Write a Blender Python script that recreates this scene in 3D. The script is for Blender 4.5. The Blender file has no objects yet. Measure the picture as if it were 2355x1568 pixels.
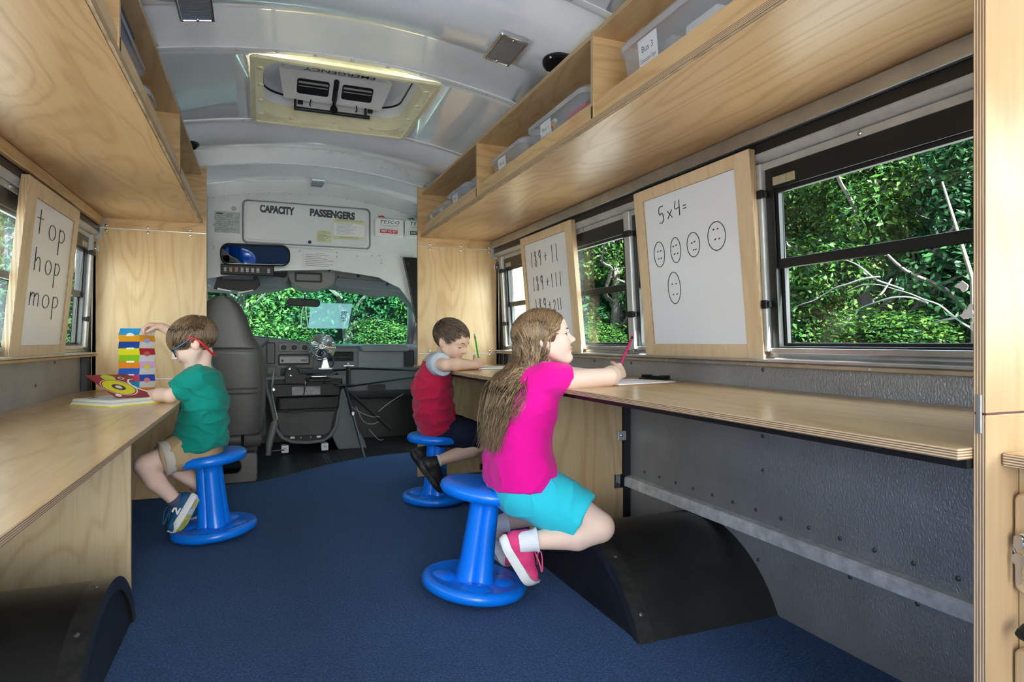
import bpy, bmesh, math, random
import numpy as np
from mathutils import Vector, Matrix, Euler

random.seed(7)
rng = np.random.default_rng(7)
scene = bpy.context.scene
C = scene.collection
PI = math.pi

# ------------------------------------------------------------------ camera
cam = bpy.data.cameras.new('camera')
cam.sensor_width = 36.0
cam.lens = 1444.9 * 36.0 / 2355.0
cam.shift_y = 1.9 / 2355.0
cam.clip_start = 0.02
cam.clip_end = 400
cam_o = bpy.data.objects.new('camera', cam)
cam_o.location = (-0.305, 0.0, 0.83)
cam_o.rotation_euler = (PI / 2, 0, -0.379)
C.objects.link(cam_o)
scene.camera = cam_o

# ------------------------------------------------------------------ world, sun, exposure
world = bpy.data.worlds.new('world')
scene.world = world
world.use_nodes = True
wn = world.node_tree.nodes
wl = world.node_tree.links
sky = wn.new('ShaderNodeTexSky')
sky.sky_type = 'HOSEK_WILKIE'
sky.turbidity = 6.0
sky.ground_albedo = 0.4
SUN_DIR = Vector((0.10, -0.72, 0.60)).normalized()
sky.sun_direction = SUN_DIR
bg = wn['Background']
hsv = wn.new('ShaderNodeHueSaturation')
hsv.inputs['Saturation'].default_value = 0.55
wl.new(sky.outputs[0], hsv.inputs['Color'])
wl.new(hsv.outputs[0], bg.inputs['Color'])
bg.inputs['Strength'].default_value = 1.25
sun = bpy.data.lights.new('sun', 'SUN')
sun.energy = 3.0
sun.angle = math.radians(1.5)
sun.color = (1.0, 0.97, 0.92)
sun_o = bpy.data.objects.new('sun', sun)
sun_o.rotation_euler = (-SUN_DIR).to_track_quat('-Z', 'Y').to_euler()
C.objects.link(sun_o)
scene.view_settings.view_transform = 'Standard'
scene.view_settings.look = 'None'
scene.view_settings.gamma = 1.0
scene.view_settings.use_curve_mapping = False
scene.view_settings.exposure = 5.15
scene.cycles.max_bounces = 10
scene.cycles.diffuse_bounces = 6
scene.cycles.glossy_bounces = 4
scene.cycles.transparent_max_bounces = 16
scene.cycles.sample_clamp_indirect = 6.0
scene.cycles.use_denoising = True
scene.cycles.caustics_reflective = False
scene.cycles.caustics_refractive = False

# ------------------------------------------------------------------ mesh helpers
def root_offset(p):
    v = Vector((0, 0, 0))
    while p is not None:
        v += p.location
        p = p.parent
    return v

def link(name, me, mats, parent=None):
    o = bpy.data.objects.new(name, me)
    C.objects.link(o)
    if not isinstance(mats, (list, tuple)):
        mats = [mats]
    if not me.materials:
        for m in mats:
            me.materials.append(m)
    if parent is not None:
        o.parent = parent
    return o

def rrect(w, h, r, n=5, cx=0.0, cy=0.0):
    """rounded rectangle, counter-clockwise, centred"""
    r = min(r, w / 2 - 1e-5, h / 2 - 1e-5)
    pts = []
    for (sx, sy, a0) in ((1, -1, -PI / 2), (1, 1, 0), (-1, 1, PI / 2), (-1, -1, PI)):
        for k in range(n + 1):
            a = a0 + k * PI / 2 / n
            pts.append((cx + sx * (w / 2 - r) + r * math.cos(a), cy + sy * (h / 2 - r) + r * math.sin(a)))
    return pts

class MB:
    def __init__(s):
        s.v = []; s.f = []; s.m = []
    def add(s, verts, faces, mi=0):
        b = len(s.v)
        s.v.extend([tuple(q) for q in verts])
        for k, f in enumerate(faces):
            s.f.append(tuple(i + b for i in f))
            s.m.append(mi[k] if isinstance(mi, (list, tuple)) else mi)
        return s
    def box(s, x0, x1, y0, y1, z0, z1, mi=0, thick=None, M=None):
        """thick: 'x','y','z' = panel thickness axis; the faces round it use material slot 1"""
        V = [(x0, y0, z0), (x1, y0, z0), (x1, y1, z0), (x0, y1, z0), (x0, y0, z1), (x1, y0, z1), (x1, y1, z1), (x0, y1, z1)]
        F = [(3, 2, 1, 0), (4, 5, 6, 7), (0, 1, 5, 4), (2, 3, 7, 6), (1, 2, 6, 5), (3, 0, 4, 7)]
        ax = ['z', 'z', 'y', 'y', 'x', 'x']
        m = [(1 if (thick and a != thick) else mi) for a in ax]
        if M is not None:
            V = [tuple(M @ Vector(q)) for q in V]
        return s.add(V, F, m)
    def prism(s, poly, axis, a0, a1, mi=0, side=None, M=None):
        """poly: 2d points; axis the extrusion axis; the 2d coords fill the other axes in order x,y,z"""
        def P(q, a):
            if axis == 'x': return (a, q[0], q[1])
            if axis == 'y': return (q[0], a, q[1])
            return (q[0], q[1], a)
        n = len(poly)
        V = [P(q, a0) for q in poly] + [P(q, a1) for q in poly]
        F = [tuple(range(n - 1, -1, -1)), tuple(range(n, 2 * n))]
        m = [mi, mi]
        for i in range(n):
            j = (i + 1) % n
            F.append((i, j, j + n, i + n)); m.append(mi if side is None else side)
        if axis == 'y':
            F = [tuple(reversed(f)) for f in F]
        if M is not None:
            V = [tuple(M @ Vector(q)) for q in V]
        return s.add(V, F, m)
    def ring(s, outer, inner, axis, a0, a1, mi=0, M=None):
        def P(q, a):
            if axis == 'x': return (a, q[0], q[1])
            if axis == 'y': return (q[0], a, q[1])
            return (q[0], q[1], a)
        n = len(outer)
        V = [P(q, a0) for q in outer] + [P(q, a0) for q in inner] + [P(q, a1) for q in outer] + [P(q, a1) for q in inner]
        F = []
        for i in range(n):
            j = (i + 1) % n
            F += [(j, i, i + n, j + n), (i + 2 * n, j + 2 * n, j + 3 * n, i + 3 * n), (i, j, j + 2 * n, i + 2 * n), (j + n, i + n, i + 3 * n, j + 3 * n)]
        if axis == 'y':
            F = [tuple(reversed(f)) for f in F]
        if M is not None:
            V = [tuple(M @ Vector(q)) for q in V]
        return s.add(V, F, mi)
    def tube(s, path, r, n=8, mi=0, caps=True, closed=False):
        P = [Vector(p) for p in path]
        m = len(P)
        R = [r] * m if not isinstance(r, (list, tuple)) else list(r)
        V = []; F = []
        prev = None
        for i in range(m):
            if closed:
                t = P[(i + 1) % m] - P[i - 1]
            else:
                t = P[min(i + 1, m - 1)] - P[max(i - 1, 0)]
            if t.length < 1e-9: t = Vector((0, 0, 1))
            t.normalize()
            if prev is None:
                u = t.orthogonal().normalized()
            else:
                u = prev - t * prev.dot(t)
                u = u.normalized() if u.length > 1e-6 else t.orthogonal().normalized()
            prev = u
            w = t.cross(u)
            for k in range(n):
                a = 2 * PI * k / n
                V.append(P[i] + (u * math.cos(a) + w * math.sin(a)) * R[i])
        for i in range(m if closed else m - 1):
            j = (i + 1) % m
            for k in range(n):
                l = (k + 1) % n
                F.append((i * n + k, i * n + l, j * n + l, j * n + k))
        if caps and not closed:
            F.append(tuple(range(n - 1, -1, -1)))
            F.append(tuple(range((m - 1) * n, m * n)))
        return s.add(V, F, mi)
    def lathe(s, prof, n=32, M=None, mi=0, fn=None):
        """profile [(r,z)] revolved round z; fn(angle, r, z) -> r"""
        V = []; F = []
        m = len(prof)
        for (r, z) in prof:
            for k in range(n):
                a = 2 * PI * k / n
                rr = fn(a, r, z) if fn else r
                V.append((rr * math.cos(a), rr * math.sin(a), z))
        for i in range(m - 1):
            for k in range(n):
                l = (k + 1) % n
                F.append((i * n + k, i * n + l, (i + 1) * n + l, (i + 1) * n + k))
        if prof[0][0] > 1e-6: F.append(tuple(range(n - 1, -1, -1)))
        if prof[-1][0] > 1e-6: F.append(tuple(range((m - 1) * n, m * n)))
        if M is not None:
            V = [tuple(M @ Vector(q)) for q in V]
        return s.add(V, F, mi)
    def grid(s, fn, nu, nv, mi=0, closed_u=False):
        V = [fn(i / (nu - (0 if closed_u else 1)), j / (nv - 1)) for j in range(nv) for i in range(nu)]
        F = []
        for j in range(nv - 1):
            for i in range(nu if closed_u else nu - 1):
                k = (i + 1) % nu
                F.append((j * nu + i, j * nu + k, (j + 1) * nu + k, (j + 1) * nu + i))
        return s.add(V, F, mi)
    def sphere(s, c, r, n=12, m=8, mi=0):
        if not isinstance(r, (list, tuple)): r = (r, r, r)
        prof = [(max(1e-7, math.sin(PI * k / m)), -math.cos(PI * k / m)) for k in range(m + 1)]
        M = Matrix.Translation(c) @ Matrix.Diagonal((r[0], r[1], r[2], 1))
        return s.lathe(prof, n, M, mi)
    def build(s, name, mats, parent=None, bevel=0.0, smooth=35, local=False, seg=2):
        off = Vector((0, 0, 0)) if local else root_offset(parent)
        me = bpy.data.meshes.new(name)
        me.from_pydata([(q[0] - off.x, q[1] - off.y, q[2] - off.z) for q in s.v], [], s.f)
        if not isinstance(mats, (list, tuple)): mats = [mats]
        for m in mats: me.materials.append(m)
        if len(mats) > 1:
            me.polygons.foreach_set('material_index', [min(k, len(mats) - 1) for k in s.m])
        me.validate(clean_customdata=False)
        bm = bmesh.new(); bm.from_mesh(me)
        bmesh.ops.remove_doubles(bm, verts=bm.verts, dist=1e-6)
        bmesh.ops.recalc_face_normals(bm, faces=bm.faces)
        bm.to_mesh(me); bm.free()
        if smooth:
            me.shade_smooth()
            me.set_sharp_from_angle(angle=math.radians(smooth))
        o = link(name, me, mats, parent)
        if bevel:
            b = o.modifiers.new('bevel', 'BEVEL')
            b.width = bevel; b.segments = seg; b.limit_method = 'ANGLE'; b.angle_limit = math.radians(40)
        return o

def empty(name, loc=(0, 0, 0), label=None, cat=None, group=None, kind=None):
    o = bpy.data.objects.new(name, None)
    o.empty_display_size = 0.05
    o.location = loc
    C.objects.link(o)
    return tag(o, label, cat, group, kind)

def tag(o, label=None, cat=None, group=None, kind=None):
    if label: o['label'] = label
    if cat: o['category'] = cat
    if group: o['group'] = group
    if kind: o['kind'] = kind
    return o

def inst(name, me, parent, loc, rot=None, scale=None):
    o = bpy.data.objects.new(name, me)
    C.objects.link(o)
    o.parent = parent
    o.location = Vector(loc) - root_offset(parent)
    if rot is not None: o.rotation_euler = rot
    if scale is not None: o.scale = scale
    return o

def catmull(P, n=8):
    P = [Vector(p) for p in P]
    Q = [P[0] * 2 - P[1]] + P + [P[-1] * 2 - P[-2]]
    out = []
    for i in range(1, len(Q) - 2):
        for k in range(n):
            t = k / n
            a, b, c, d = Q[i - 1], Q[i], Q[i + 1], Q[i + 2]
            out.append(0.5 * ((2 * b) + (c - a) * t + (2 * a - 5 * b + 4 * c - d) * t * t + (3 * b - a - 3 * c + d) * t ** 3))
    out.append(P[-1])
    return out

def text_obj(name, body, size, mat, parent, M, extrude=0.0004, sx=1.0, align='CENTER', spacing=1.0, shear=0.0, bold=0.0):
    cu = bpy.data.curves.new(name, 'FONT')
    cu.body = body
    cu.size = size
    cu.align_x = align
    cu.align_y = 'CENTER'
    cu.extrude = extrude
    cu.space_character = spacing
    cu.shear = shear
    cu.offset = bold
    cu.materials.append(mat)
    o = bpy.data.objects.new(name, cu)
    C.objects.link(o)
    o.parent = parent
    off = root_offset(parent)
    o.matrix_basis = Matrix.Translation(-off) @ M @ Matrix.Diagonal((sx, 1, 1, 1))
    return o

# ------------------------------------------------------------------ materials
def nodes(m):
    m.use_nodes = True
    return m.node_tree.nodes, m.node_tree.links

def pbr(name, col, rough=0.5, metal=0.0, spec=0.5, bump=None, trans=0.0, coat=0.0, sheen=0.0, mottle=None, alpha=1.0, sss=0.0):
    """bump=(scale, strength, distance, stretch) ; mottle=(scale, amount) darkens/lightens the colour"""
    m = bpy.data.materials.new(name)
    N, L = nodes(m)
    b = N['Principled BSDF']
    b.inputs['Base Color'].default_value = (*col, 1)
    b.inputs['Roughness'].default_value = rough
    b.inputs['Metallic'].default_value = metal
    b.inputs['Specular IOR Level'].default_value = spec
    if coat: b.inputs['Coat Weight'].default_value = coat; b.inputs['Coat Roughness'].default_value = 0.025; b.inputs['Coat IOR'].default_value = 1.9
    if sheen: b.inputs['Sheen Weight'].default_value = sheen
    if trans: b.inputs['Transmission Weight'].default_value = trans
    if sss:
        b.inputs['Subsurface Weight'].default_value = sss
        b.inputs['Subsurface Radius'].default_value = (0.012, 0.004, 0.002)
        b.inputs['Subsurface Scale'].default_value = 0.6
    if alpha < 1: b.inputs['Alpha'].default_value = alpha
    tc = N.new('ShaderNodeTexCoord')
    if bump:
        mp = N.new('ShaderNodeMapping')
        if len(bump) > 3: mp.inputs['Scale'].default_value = bump[3]
        L.new(tc.outputs['Object'], mp.inputs['Vector'])
        nz = N.new('ShaderNodeTexNoise')
        nz.inputs['Scale'].default_value = bump[0]
        nz.inputs['Detail'].default_value = 3
        L.new(mp.outputs[0], nz.inputs['Vector'])
        bp = N.new('ShaderNodeBump')
        bp.inputs['Strength'].default_value = bump[1]
        bp.inputs['Distance'].default_value = bump[2]
        L.new(nz.outputs[0], bp.inputs['Height'])
        L.new(bp.outputs[0], b.inputs['Normal'])
    if mottle:
        n2 = N.new('ShaderNodeTexNoise')
        n2.inputs['Scale'].default_value = mottle[0]
        n2.inputs['Detail'].default_value = 5
        n2.inputs['Roughness'].default_value = 0.65
        L.new(tc.outputs['Object'], n2.inputs['Vector'])
        mr = N.new('ShaderNodeMapRange')
        mr.inputs['From Min'].default_value = 0.3; mr.inputs['From Max'].default_value = 0.7
        mr.inputs['To Min'].default_value = 1 - mottle[1]; mr.inputs['To Max'].default_value = 1 + mottle[1]
        L.new(n2.outputs[0], mr.inputs['Value'])
        mx = N.new('ShaderNodeVectorMath'); mx.operation = 'SCALE'
        mx.inputs[0].default_value = col
        L.new(mr.outputs[0], mx.inputs['Scale'])
        L.new(mx.outputs[0], b.inputs['Base Color'])
    return m

def wood(name, light, dark, grain='y', rough=0.35, seed=0.0, contrast=1.0, ring=9.0):
    m = bpy.data.materials.new(name)
    N, L = nodes(m)
    b = N['Principled BSDF']
    b.inputs['Roughness'].default_value = rough
    b.inputs['Specular IOR Level'].default_value = 0.4
    tc = N.new('ShaderNodeTexCoord')
    mp = N.new('ShaderNodeMapping')
    sc = {'x': (0.55, 2.4, 2.4), 'y': (2.4, 0.55, 2.4), 'z': (2.4, 2.4, 0.55)}[grain]
    mp.inputs['Scale'].default_value = sc
    mp.inputs['Location'].default_value = (seed, seed * 1.7, seed * 0.6)
    L.new(tc.outputs['Object'], mp.inputs['Vector'])
    n1 = N.new('ShaderNodeTexNoise')
    n1.inputs['Scale'].default_value = 1.5; n1.inputs['Detail'].default_value = 2.5; n1.inputs['Roughness'].default_value = 0.45
    n1.inputs['Distortion'].default_value = 0.35
    L.new(mp.outputs[0], n1.inputs['Vector'])
    mul = N.new('ShaderNodeMath'); mul.operation = 'MULTIPLY'; mul.inputs[1].default_value = ring * 3.3 * PI
    L.new(n1.outputs[0], mul.inputs[0])
    sn = N.new('ShaderNodeMath'); sn.operation = 'SINE'
    L.new(mul.outputs[0], sn.inputs[0])
    mr = N.new('ShaderNodeMapRange')
    mr.inputs['From Min'].default_value = -1; mr.inputs['From Max'].default_value = 1
    mr.inputs['To Min'].default_value = 0; mr.inputs['To Max'].default_value = 1.0
    L.new(sn.outputs[0], mr.inputs['Value'])
    pw = N.new('ShaderNodeMath'); pw.operation = 'POWER'; pw.inputs[1].default_value = 3.5
    L.new(mr.outputs[0], pw.inputs[0])
    ml = N.new('ShaderNodeMath'); ml.operation = 'MULTIPLY'; ml.inputs[1].default_value = 0.27 * contrast
    L.new(pw.outputs[0], ml.inputs[0])
    # broad figure
    n2 = N.new('ShaderNodeTexNoise'); n2.inputs['Scale'].default_value = 2.6; n2.inputs['Detail'].default_value = 3
    L.new(mp.outputs[0], n2.inputs['Vector'])
    # fine fibres
    mp2 = N.new('ShaderNodeMapping')
    fs = {'x': (4, 130, 130), 'y': (130, 4, 130), 'z': (130, 130, 4)}[grain]
    mp2.inputs['Scale'].default_value = fs
    L.new(tc.outputs['Object'], mp2.inputs['Vector'])
    n3 = N.new('ShaderNodeTexNoise'); n3.inputs['Scale'].default_value = 1.0; n3.inputs['Detail'].default_value = 3
    L.new(mp2.outputs[0], n3.inputs['Vector'])
    a1 = N.new('ShaderNodeMath'); a1.operation = 'MULTIPLY_ADD'; a1.inputs[1].default_value = 0.62 * contrast
    L.new(n2.outputs[0], a1.inputs[0]); L.new(ml.outputs[0], a1.inputs[2])
    a2 = N.new('ShaderNodeMath'); a2.operation = 'MULTIPLY_ADD'; a2.inputs[1].default_value = 0.45
    L.new(n3.outputs[0], a2.inputs[0]); L.new(a1.outputs[0], a2.inputs[2])
    rp = N.new('ShaderNodeValToRGB')
    rp.color_ramp.elements[0].position = 0.32; rp.color_ramp.elements[0].color = (*light, 1)
    rp.color_ramp.elements[1].position = 0.98; rp.color_ramp.elements[1].color = (*dark, 1)
    L.new(a2.outputs[0], rp.inputs['Fac'])
    L.new(rp.outputs[0], b.inputs['Base Color'])
    bp = N.new('ShaderNodeBump'); bp.inputs['Strength'].default_value = 0.08; bp.inputs['Distance'].default_value = 0.001
    L.new(n3.outputs[0], bp.inputs['Height']); L.new(bp.outputs[0], b.inputs['Normal'])
    return m

def ply_edge(name, axis, period=0.0036, off=0.0):
    """laminations: stripes across the thickness axis of the board"""
    m = bpy.data.materials.new(name)
    N, L = nodes(m)
    b = N['Principled BSDF']; b.inputs['Roughness'].default_value = 0.55
    tc = N.new('ShaderNodeTexCoord')
    sp = N.new('ShaderNodeSeparateXYZ')
    L.new(tc.outputs['Object'], sp.inputs[0])
    mm = N.new('ShaderNodeMath'); mm.operation = 'MULTIPLY_ADD'; mm.inputs[1].default_value = 2 * PI / period; mm.inputs[2].default_value = off
    L.new(sp.outputs['xyz'.index(axis)], mm.inputs[0])
    sn = N.new('ShaderNodeMath'); sn.operation = 'SINE'
    L.new(mm.outputs[0], sn.inputs[0])
    nz = N.new('ShaderNodeTexNoise'); nz.inputs['Scale'].default_value = 14; nz.inputs['Detail'].default_value = 4
    mp = N.new('ShaderNodeMapping'); s3 = [1, 1, 1]; s3['xyz'.index(axis)] = 22; mp.inputs['Scale'].default_value = s3
    L.new(tc.outputs['Object'], mp.inputs['Vector']); L.new(mp.outputs[0], nz.inputs['Vector'])
    ad = N.new('ShaderNodeMath'); ad.operation = 'MULTIPLY_ADD'; ad.inputs[1].default_value = 1.6
    L.new(nz.outputs[0], ad.inputs[0]); L.new(sn.outputs[0], ad.inputs[2])
    rp = N.new('ShaderNodeValToRGB')
    rp.color_ramp.elements[0].position = 0.25; rp.color_ramp.elements[0].color = (0.62, 0.46, 0.29, 1)
    rp.color_ramp.elements[1].position = 1.0; rp.color_ramp.elements[1].color = (0.20, 0.115, 0.055, 1)
    L.new(ad.outputs[0], rp.inputs['Fac']); L.new(rp.outputs[0], b.inputs['Base Color'])
    return m

def glass(name, tint, refl=0.06, rough=0.0):
    m = bpy.data.materials.new(name)
    N, L = nodes(m)
    N.remove(N['Principled BSDF'])
    out = N['Material Output']
    t = N.new('ShaderNodeBsdfTransparent'); t.inputs[0].default_value = (*tint, 1)
    g = N.new('ShaderNodeBsdfGlossy'); g.inputs['Roughness'].default_value = rough
    f = N.new('ShaderNodeLayerWeight'); f.inputs[0].default_value = 0.5
    pw = N.new('ShaderNodeMath'); pw.operation = 'POWER'; pw.inputs[1].default_value = 4.0
    L.new(f.outputs['Facing'], pw.inputs[0])
    ml = N.new('ShaderNodeMath'); ml.operation = 'MULTIPLY_ADD'; ml.inputs[1].default_value = 0.6; ml.inputs[2].default_value = refl
    L.new(pw.outputs[0], ml.inputs[0])
    mx = N.new('ShaderNodeMixShader')
    L.new(ml.outputs[0], mx.inputs[0]); L.new(t.outputs[0], mx.inputs[1]); L.new(g.outputs[0], mx.inputs[2])
    L.new(mx.outputs[0], out.inputs[0])
    return m

def frosted(name, col, clear=0.5):
    """thin translucent plastic"""
    m = bpy.data.materials.new(name)
    N, L = nodes(m)
    b = N['Principled BSDF']; out = N['Material Output']
    b.inputs['Base Color'].default_value = (*col, 1); b.inputs['Roughness'].default_value = 0.18
    t = N.new('ShaderNodeBsdfTransparent'); t.inputs[0].default_value = (0.93, 0.94, 0.96, 1)
    mx = N.new('ShaderNodeMixShader'); mx.inputs[0].default_value = 1 - clear
    L.new(t.outputs[0], mx.inputs[1]); L.new(b.outputs[0], mx.inputs[2]); L.new(mx.outputs[0], out.inputs[0])
    return m

def attr_mat(name, rough=0.5, attr='Col', sss=0.0, spec=0.4, bump=None, sheen=0.0, aniso=None):
    m = pbr(name, (0.5, 0.5, 0.5), rough, 0, spec, bump=bump, sss=sss, sheen=sheen)
    N, L = m.node_tree.nodes, m.node_tree.links
    a = N.new('ShaderNodeAttribute'); a.attribute_name = attr
    L.new(a.outputs['Color'], N['Principled BSDF'].inputs['Base Color'])
    return m

BL, BD = (0.65, 0.455, 0.235), (0.45, 0.265, 0.115)
W_Y = wood('birch_plywood_along', BL, BD, 'y', seed=1.3)
W_Z = wood('birch_plywood_upright', (0.71, 0.525, 0.295), (0.52, 0.335, 0.16), 'z', seed=4.1)
W_X = wood('birch_plywood_across', (0.66, 0.455, 0.235), (0.44, 0.26, 0.11), 'x', seed=2.2)
W_SH = wood('birch_plywood_shelf', (0.60, 0.395, 0.20), (0.40, 0.23, 0.095), 'y', seed=7.7, contrast=1.0, ring=8)
W_TOP = wood('birch_plywood_worktop', (0.63, 0.43, 0.225), (0.46, 0.28, 0.125), 'y', rough=0.22, seed=9.4, contrast=0.8, ring=6)
W_FR = wood('pale_maple_frame', (0.76, 0.60, 0.40), (0.60, 0.42, 0.24), 'z', seed=31.0, contrast=0.8)
E_Z = ply_edge('plywood_edge_flat', 'z')
E_Y = ply_edge('plywood_edge_cross', 'y')
E_X = ply_edge('plywood_edge_side', 'x')
def ceiling_paint():
    m = pbr('ceiling_gloss_paint', (0.65, 0.69, 0.745), 0.22, 0.0, 0.7, bump=(2.2, 0.25, 0.03, (1.0, 0.6, 1)), coat=1.0, mottle=(6, 0.05))
    return m
CEIL = ceiling_paint()
CEIL2 = pbr('ceiling_seam_paint', (0.70, 0.73, 0.76), 0.2, 0.0, 0.6)
HDR = pbr('header_white_paint', (0.74, 0.76, 0.77), 0.25, 0.0, 0.5, bump=(3, 0.1, 0.01), mottle=(8, 0.04))
WALLM = pbr('embossed_grey_metal', (0.36, 0.365, 0.375), 0.38, 0.45, 0.5, bump=(210, 1.0, 0.003, (1, 1.0, 0.6)), mottle=(3.5, 0.16))
ALU = pbr('aluminium', (0.55, 0.56, 0.57), 0.32, 0.9, 0.5, bump=(30, 0.1, 0.002), mottle=(9, 0.15))
ALUP = pbr('grey_painted_steel', (0.48, 0.49, 0.50), 0.38, 0.3, 0.5, mottle=(12, 0.15))
RAILM = pbr('worn_grey_rail_paint', (0.62, 0.63, 0.64), 0.45, 0.1, 0.5, mottle=(26, 0.28))
BLK = pbr('black_plastic', (0.008, 0.008, 0.009), 0.45, 0.0, 0.28)
BLKF = pbr('black_window_frame', (0.016, 0.017, 0.018), 0.33, 0.2, 0.5, mottle=(9, 0.2))
RUB = pbr('black_rubber', (0.014, 0.014, 0.015), 0.5, 0.0, 0.4, bump=(60, 0.2, 0.002), mottle=(5, 0.4))
WELLM = pbr('black_well_cover', (0.012, 0.012, 0.012), 0.42, 0.0, 0.5, bump=(40, 0.25, 0.002), mottle=(6, 0.5))
CHROME = pbr('chrome', (0.75, 0.76, 0.78), 0.09, 1.0)
STEEL = pbr('steel', (0.55, 0.55, 0.56), 0.25, 1.0)
WHITE = pbr('white_plastic', (0.78, 0.79, 0.80), 0.3)
PAPER = pbr('white_paper', (0.80, 0.80, 0.82), 0.7)
YPAPER = pbr('yellow_paper', (0.66, 0.68, 0.42), 0.7)
INK = pbr('black_ink', (0.01, 0.01, 0.012), 0.4)
GREYINK = pbr('grey_ink', (0.22, 0.22, 0.25), 0.6)
BOARD = pbr('whiteboard_face', (0.83, 0.875, 0.95), 0.12, 0.0, 0.5)
DASH = pbr('grey_dash_plastic', (0.085, 0.088, 0.095), 0.42, 0.0, 0.4, bump=(220, 0.15, 0.001))
DASHL = pbr('light_dash_plastic', (0.13, 0.135, 0.145), 0.42, 0.0, 0.4, bump=(220, 0.15, 0.001))
LINER = pbr('grey_headliner', (0.26, 0.265, 0.27), 0.75, 0.0, 0.3, bump=(150, 0.2, 0.001))
VISORM = pbr('blue_grey_vinyl', (0.17, 0.20, 0.235), 0.45, 0.0, 0.4)
SEATM = pbr('grey_seat_vinyl', (0.075, 0.072, 0.070), 0.38, 0.0, 0.45, bump=(55, 0.25, 0.002), mottle=(4, 0.12))
GL_SIDE = glass('side_window_glass', (0.80, 0.90, 0.88), 0.05)
GL_WS = glass('windshield_glass', (0.50, 0.93, 0.80), 0.05)
BLUE = pbr('blue_stool_plastic', (0.002, 0.18, 0.82), 0.28, 0.0, 0.5, bump=(140, 0.05, 0.001))
CREAM = pbr('cream_fibreglass', (0.66, 0.62, 0.42), 0.34, 0.0, 0.5, mottle=(14, 0.1))
BIN = frosted('clear_bin_plastic', (0.62, 0.64, 0.72), 0.78)
BINL = frosted('clear_bin_lid_plastic', (0.66, 0.68, 0.76), 0.6)
def carpet():
    m = bpy.data.materials.new('blue_carpet')
    N, L = nodes(m)
    b = N['Principled BSDF']; b.inputs['Roughness'].default_value = 0.95; b.inputs['Specular IOR Level'].default_value = 0.1
    b.inputs['Sheen Weight'].default_value = 0.35; b.inputs['Sheen Tint'].default_value = (0.35, 0.55, 1, 1)
    tc = N.new('ShaderNodeTexCoord')
    v = N.new('ShaderNodeTexVoronoi'); v.inputs['Scale'].default_value = 330
    L.new(tc.outputs['Object'], v.inputs['Vector'])
    n = N.new('ShaderNodeTexNoise'); n.inputs['Scale'].default_value = 170; n.inputs['Detail'].default_value = 2
    L.new(tc.outputs['Object'], n.inputs['Vector'])
    n2 = N.new('ShaderNodeTexNoise'); n2.inputs['Scale'].default_value = 2.2; n2.inputs['Detail'].default_value = 4
    L.new(tc.outputs['Object'], n2.inputs['Vector'])
    rp = N.new('ShaderNodeValToRGB')
    e = rp.color_ramp.elements
    e[0].position = 0.30; e[0].color = (0.004, 0.015, 0.050, 1)
    e[1].position = 0.72; e[1].color = (0.050, 0.115, 0.26, 1)
    e2 = rp.color_ramp.elements.new(0.50); e2.color = (0.011, 0.036, 0.105, 1)
    L.new(n.outputs[0], rp.inputs['Fac'])
    mr = N.new('ShaderNodeMapRange'); mr.inputs['To Min'].default_value = 0.75; mr.inputs['To Max'].default_value = 1.25
    L.new(n2.outputs[0], mr.inputs['Value'])
    sc = N.new('ShaderNodeVectorMath'); sc.operation = 'SCALE'
    L.new(rp.outputs[0], sc.inputs[0]); L.new(mr.outputs[0], sc.inputs['Scale'])
    L.new(sc.outputs[0], b.inputs['Base Color'])
    bp = N.new('ShaderNodeBump'); bp.inputs['Strength'].default_value = 0.8; bp.inputs['Distance'].default_value = 0.004
    L.new(v.outputs[0], bp.inputs['Height']); L.new(bp.outputs[0], b.inputs['Normal'])
    return m
CARPET = carpet()

# shared small hardware
def shared(name, fn, mats, smooth=35):
    b = MB(); fn(b)
    o = b.build(name, mats, None, smooth=smooth, local=True)
    me = o.data
    bpy.data.objects.remove(o)
    return me
def dome(b, r, h, n=10):
    b.lathe([(r, 0), (r * 0.92, h * 0.45), (r * 0.6, h * 0.85), (1e-7, h)], n)
RIVET = shared('rivet', lambda b: dome(b, 0.0075, 0.004), ALUP)
RIVETD = shared('rivet_dark', lambda b: dome(b, 0.0065, 0.004), pbr('rivet_grey', (0.10, 0.10, 0.105), 0.35, 0.5))
RIVETS = shared('rivet_small', lambda b: dome(b, 0.0055, 0.003), ALUP)
BOLT = shared('bolt', lambda b: (dome(b, 0.0075, 0.004), b.lathe([(0.003, 0.004), (0.003, 0.0062), (1e-7, 0.0065)], 6)), STEEL)
# ================================================================== SHELL
def ceil_z(x):
    a = abs(x)
    if a <= 0.62: return 1.855 - 0.18 * a * a
    pts = [(0.62, 1.786), (0.80, 1.735), (0.95, 1.655), (1.05, 1.55), (1.10, 1.44), (1.115, 1.34)]
    for (x0, z0), (x1, z1) in zip(pts, pts[1:]):
        if a <= x1: return z0 + (z1 - z0) * (a - x0) / (x1 - x0)
    return 1.34
SEAMS = [-1.30, -0.60, 0.13, 0.865, 1.60, 2.335, 3.07, 3.82, 4.58]
HX, HY0, HY1 = 0.325, 2.385, 3.045          # roof hatch hole
ceiling = empty('ceiling', (0, 1.8, 1.8), kind='structure')
cx = [-1.115, -1.10, -1.05, -0.95, -0.80, -0.70, -0.62, -0.50, -0.40, -HX, -0.2, -0.1, 0, 0.1, 0.2, HX, 0.40, 0.50, 0.62, 0.70, 0.80, 0.95, 1.05, 1.10, 1.115]
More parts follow.
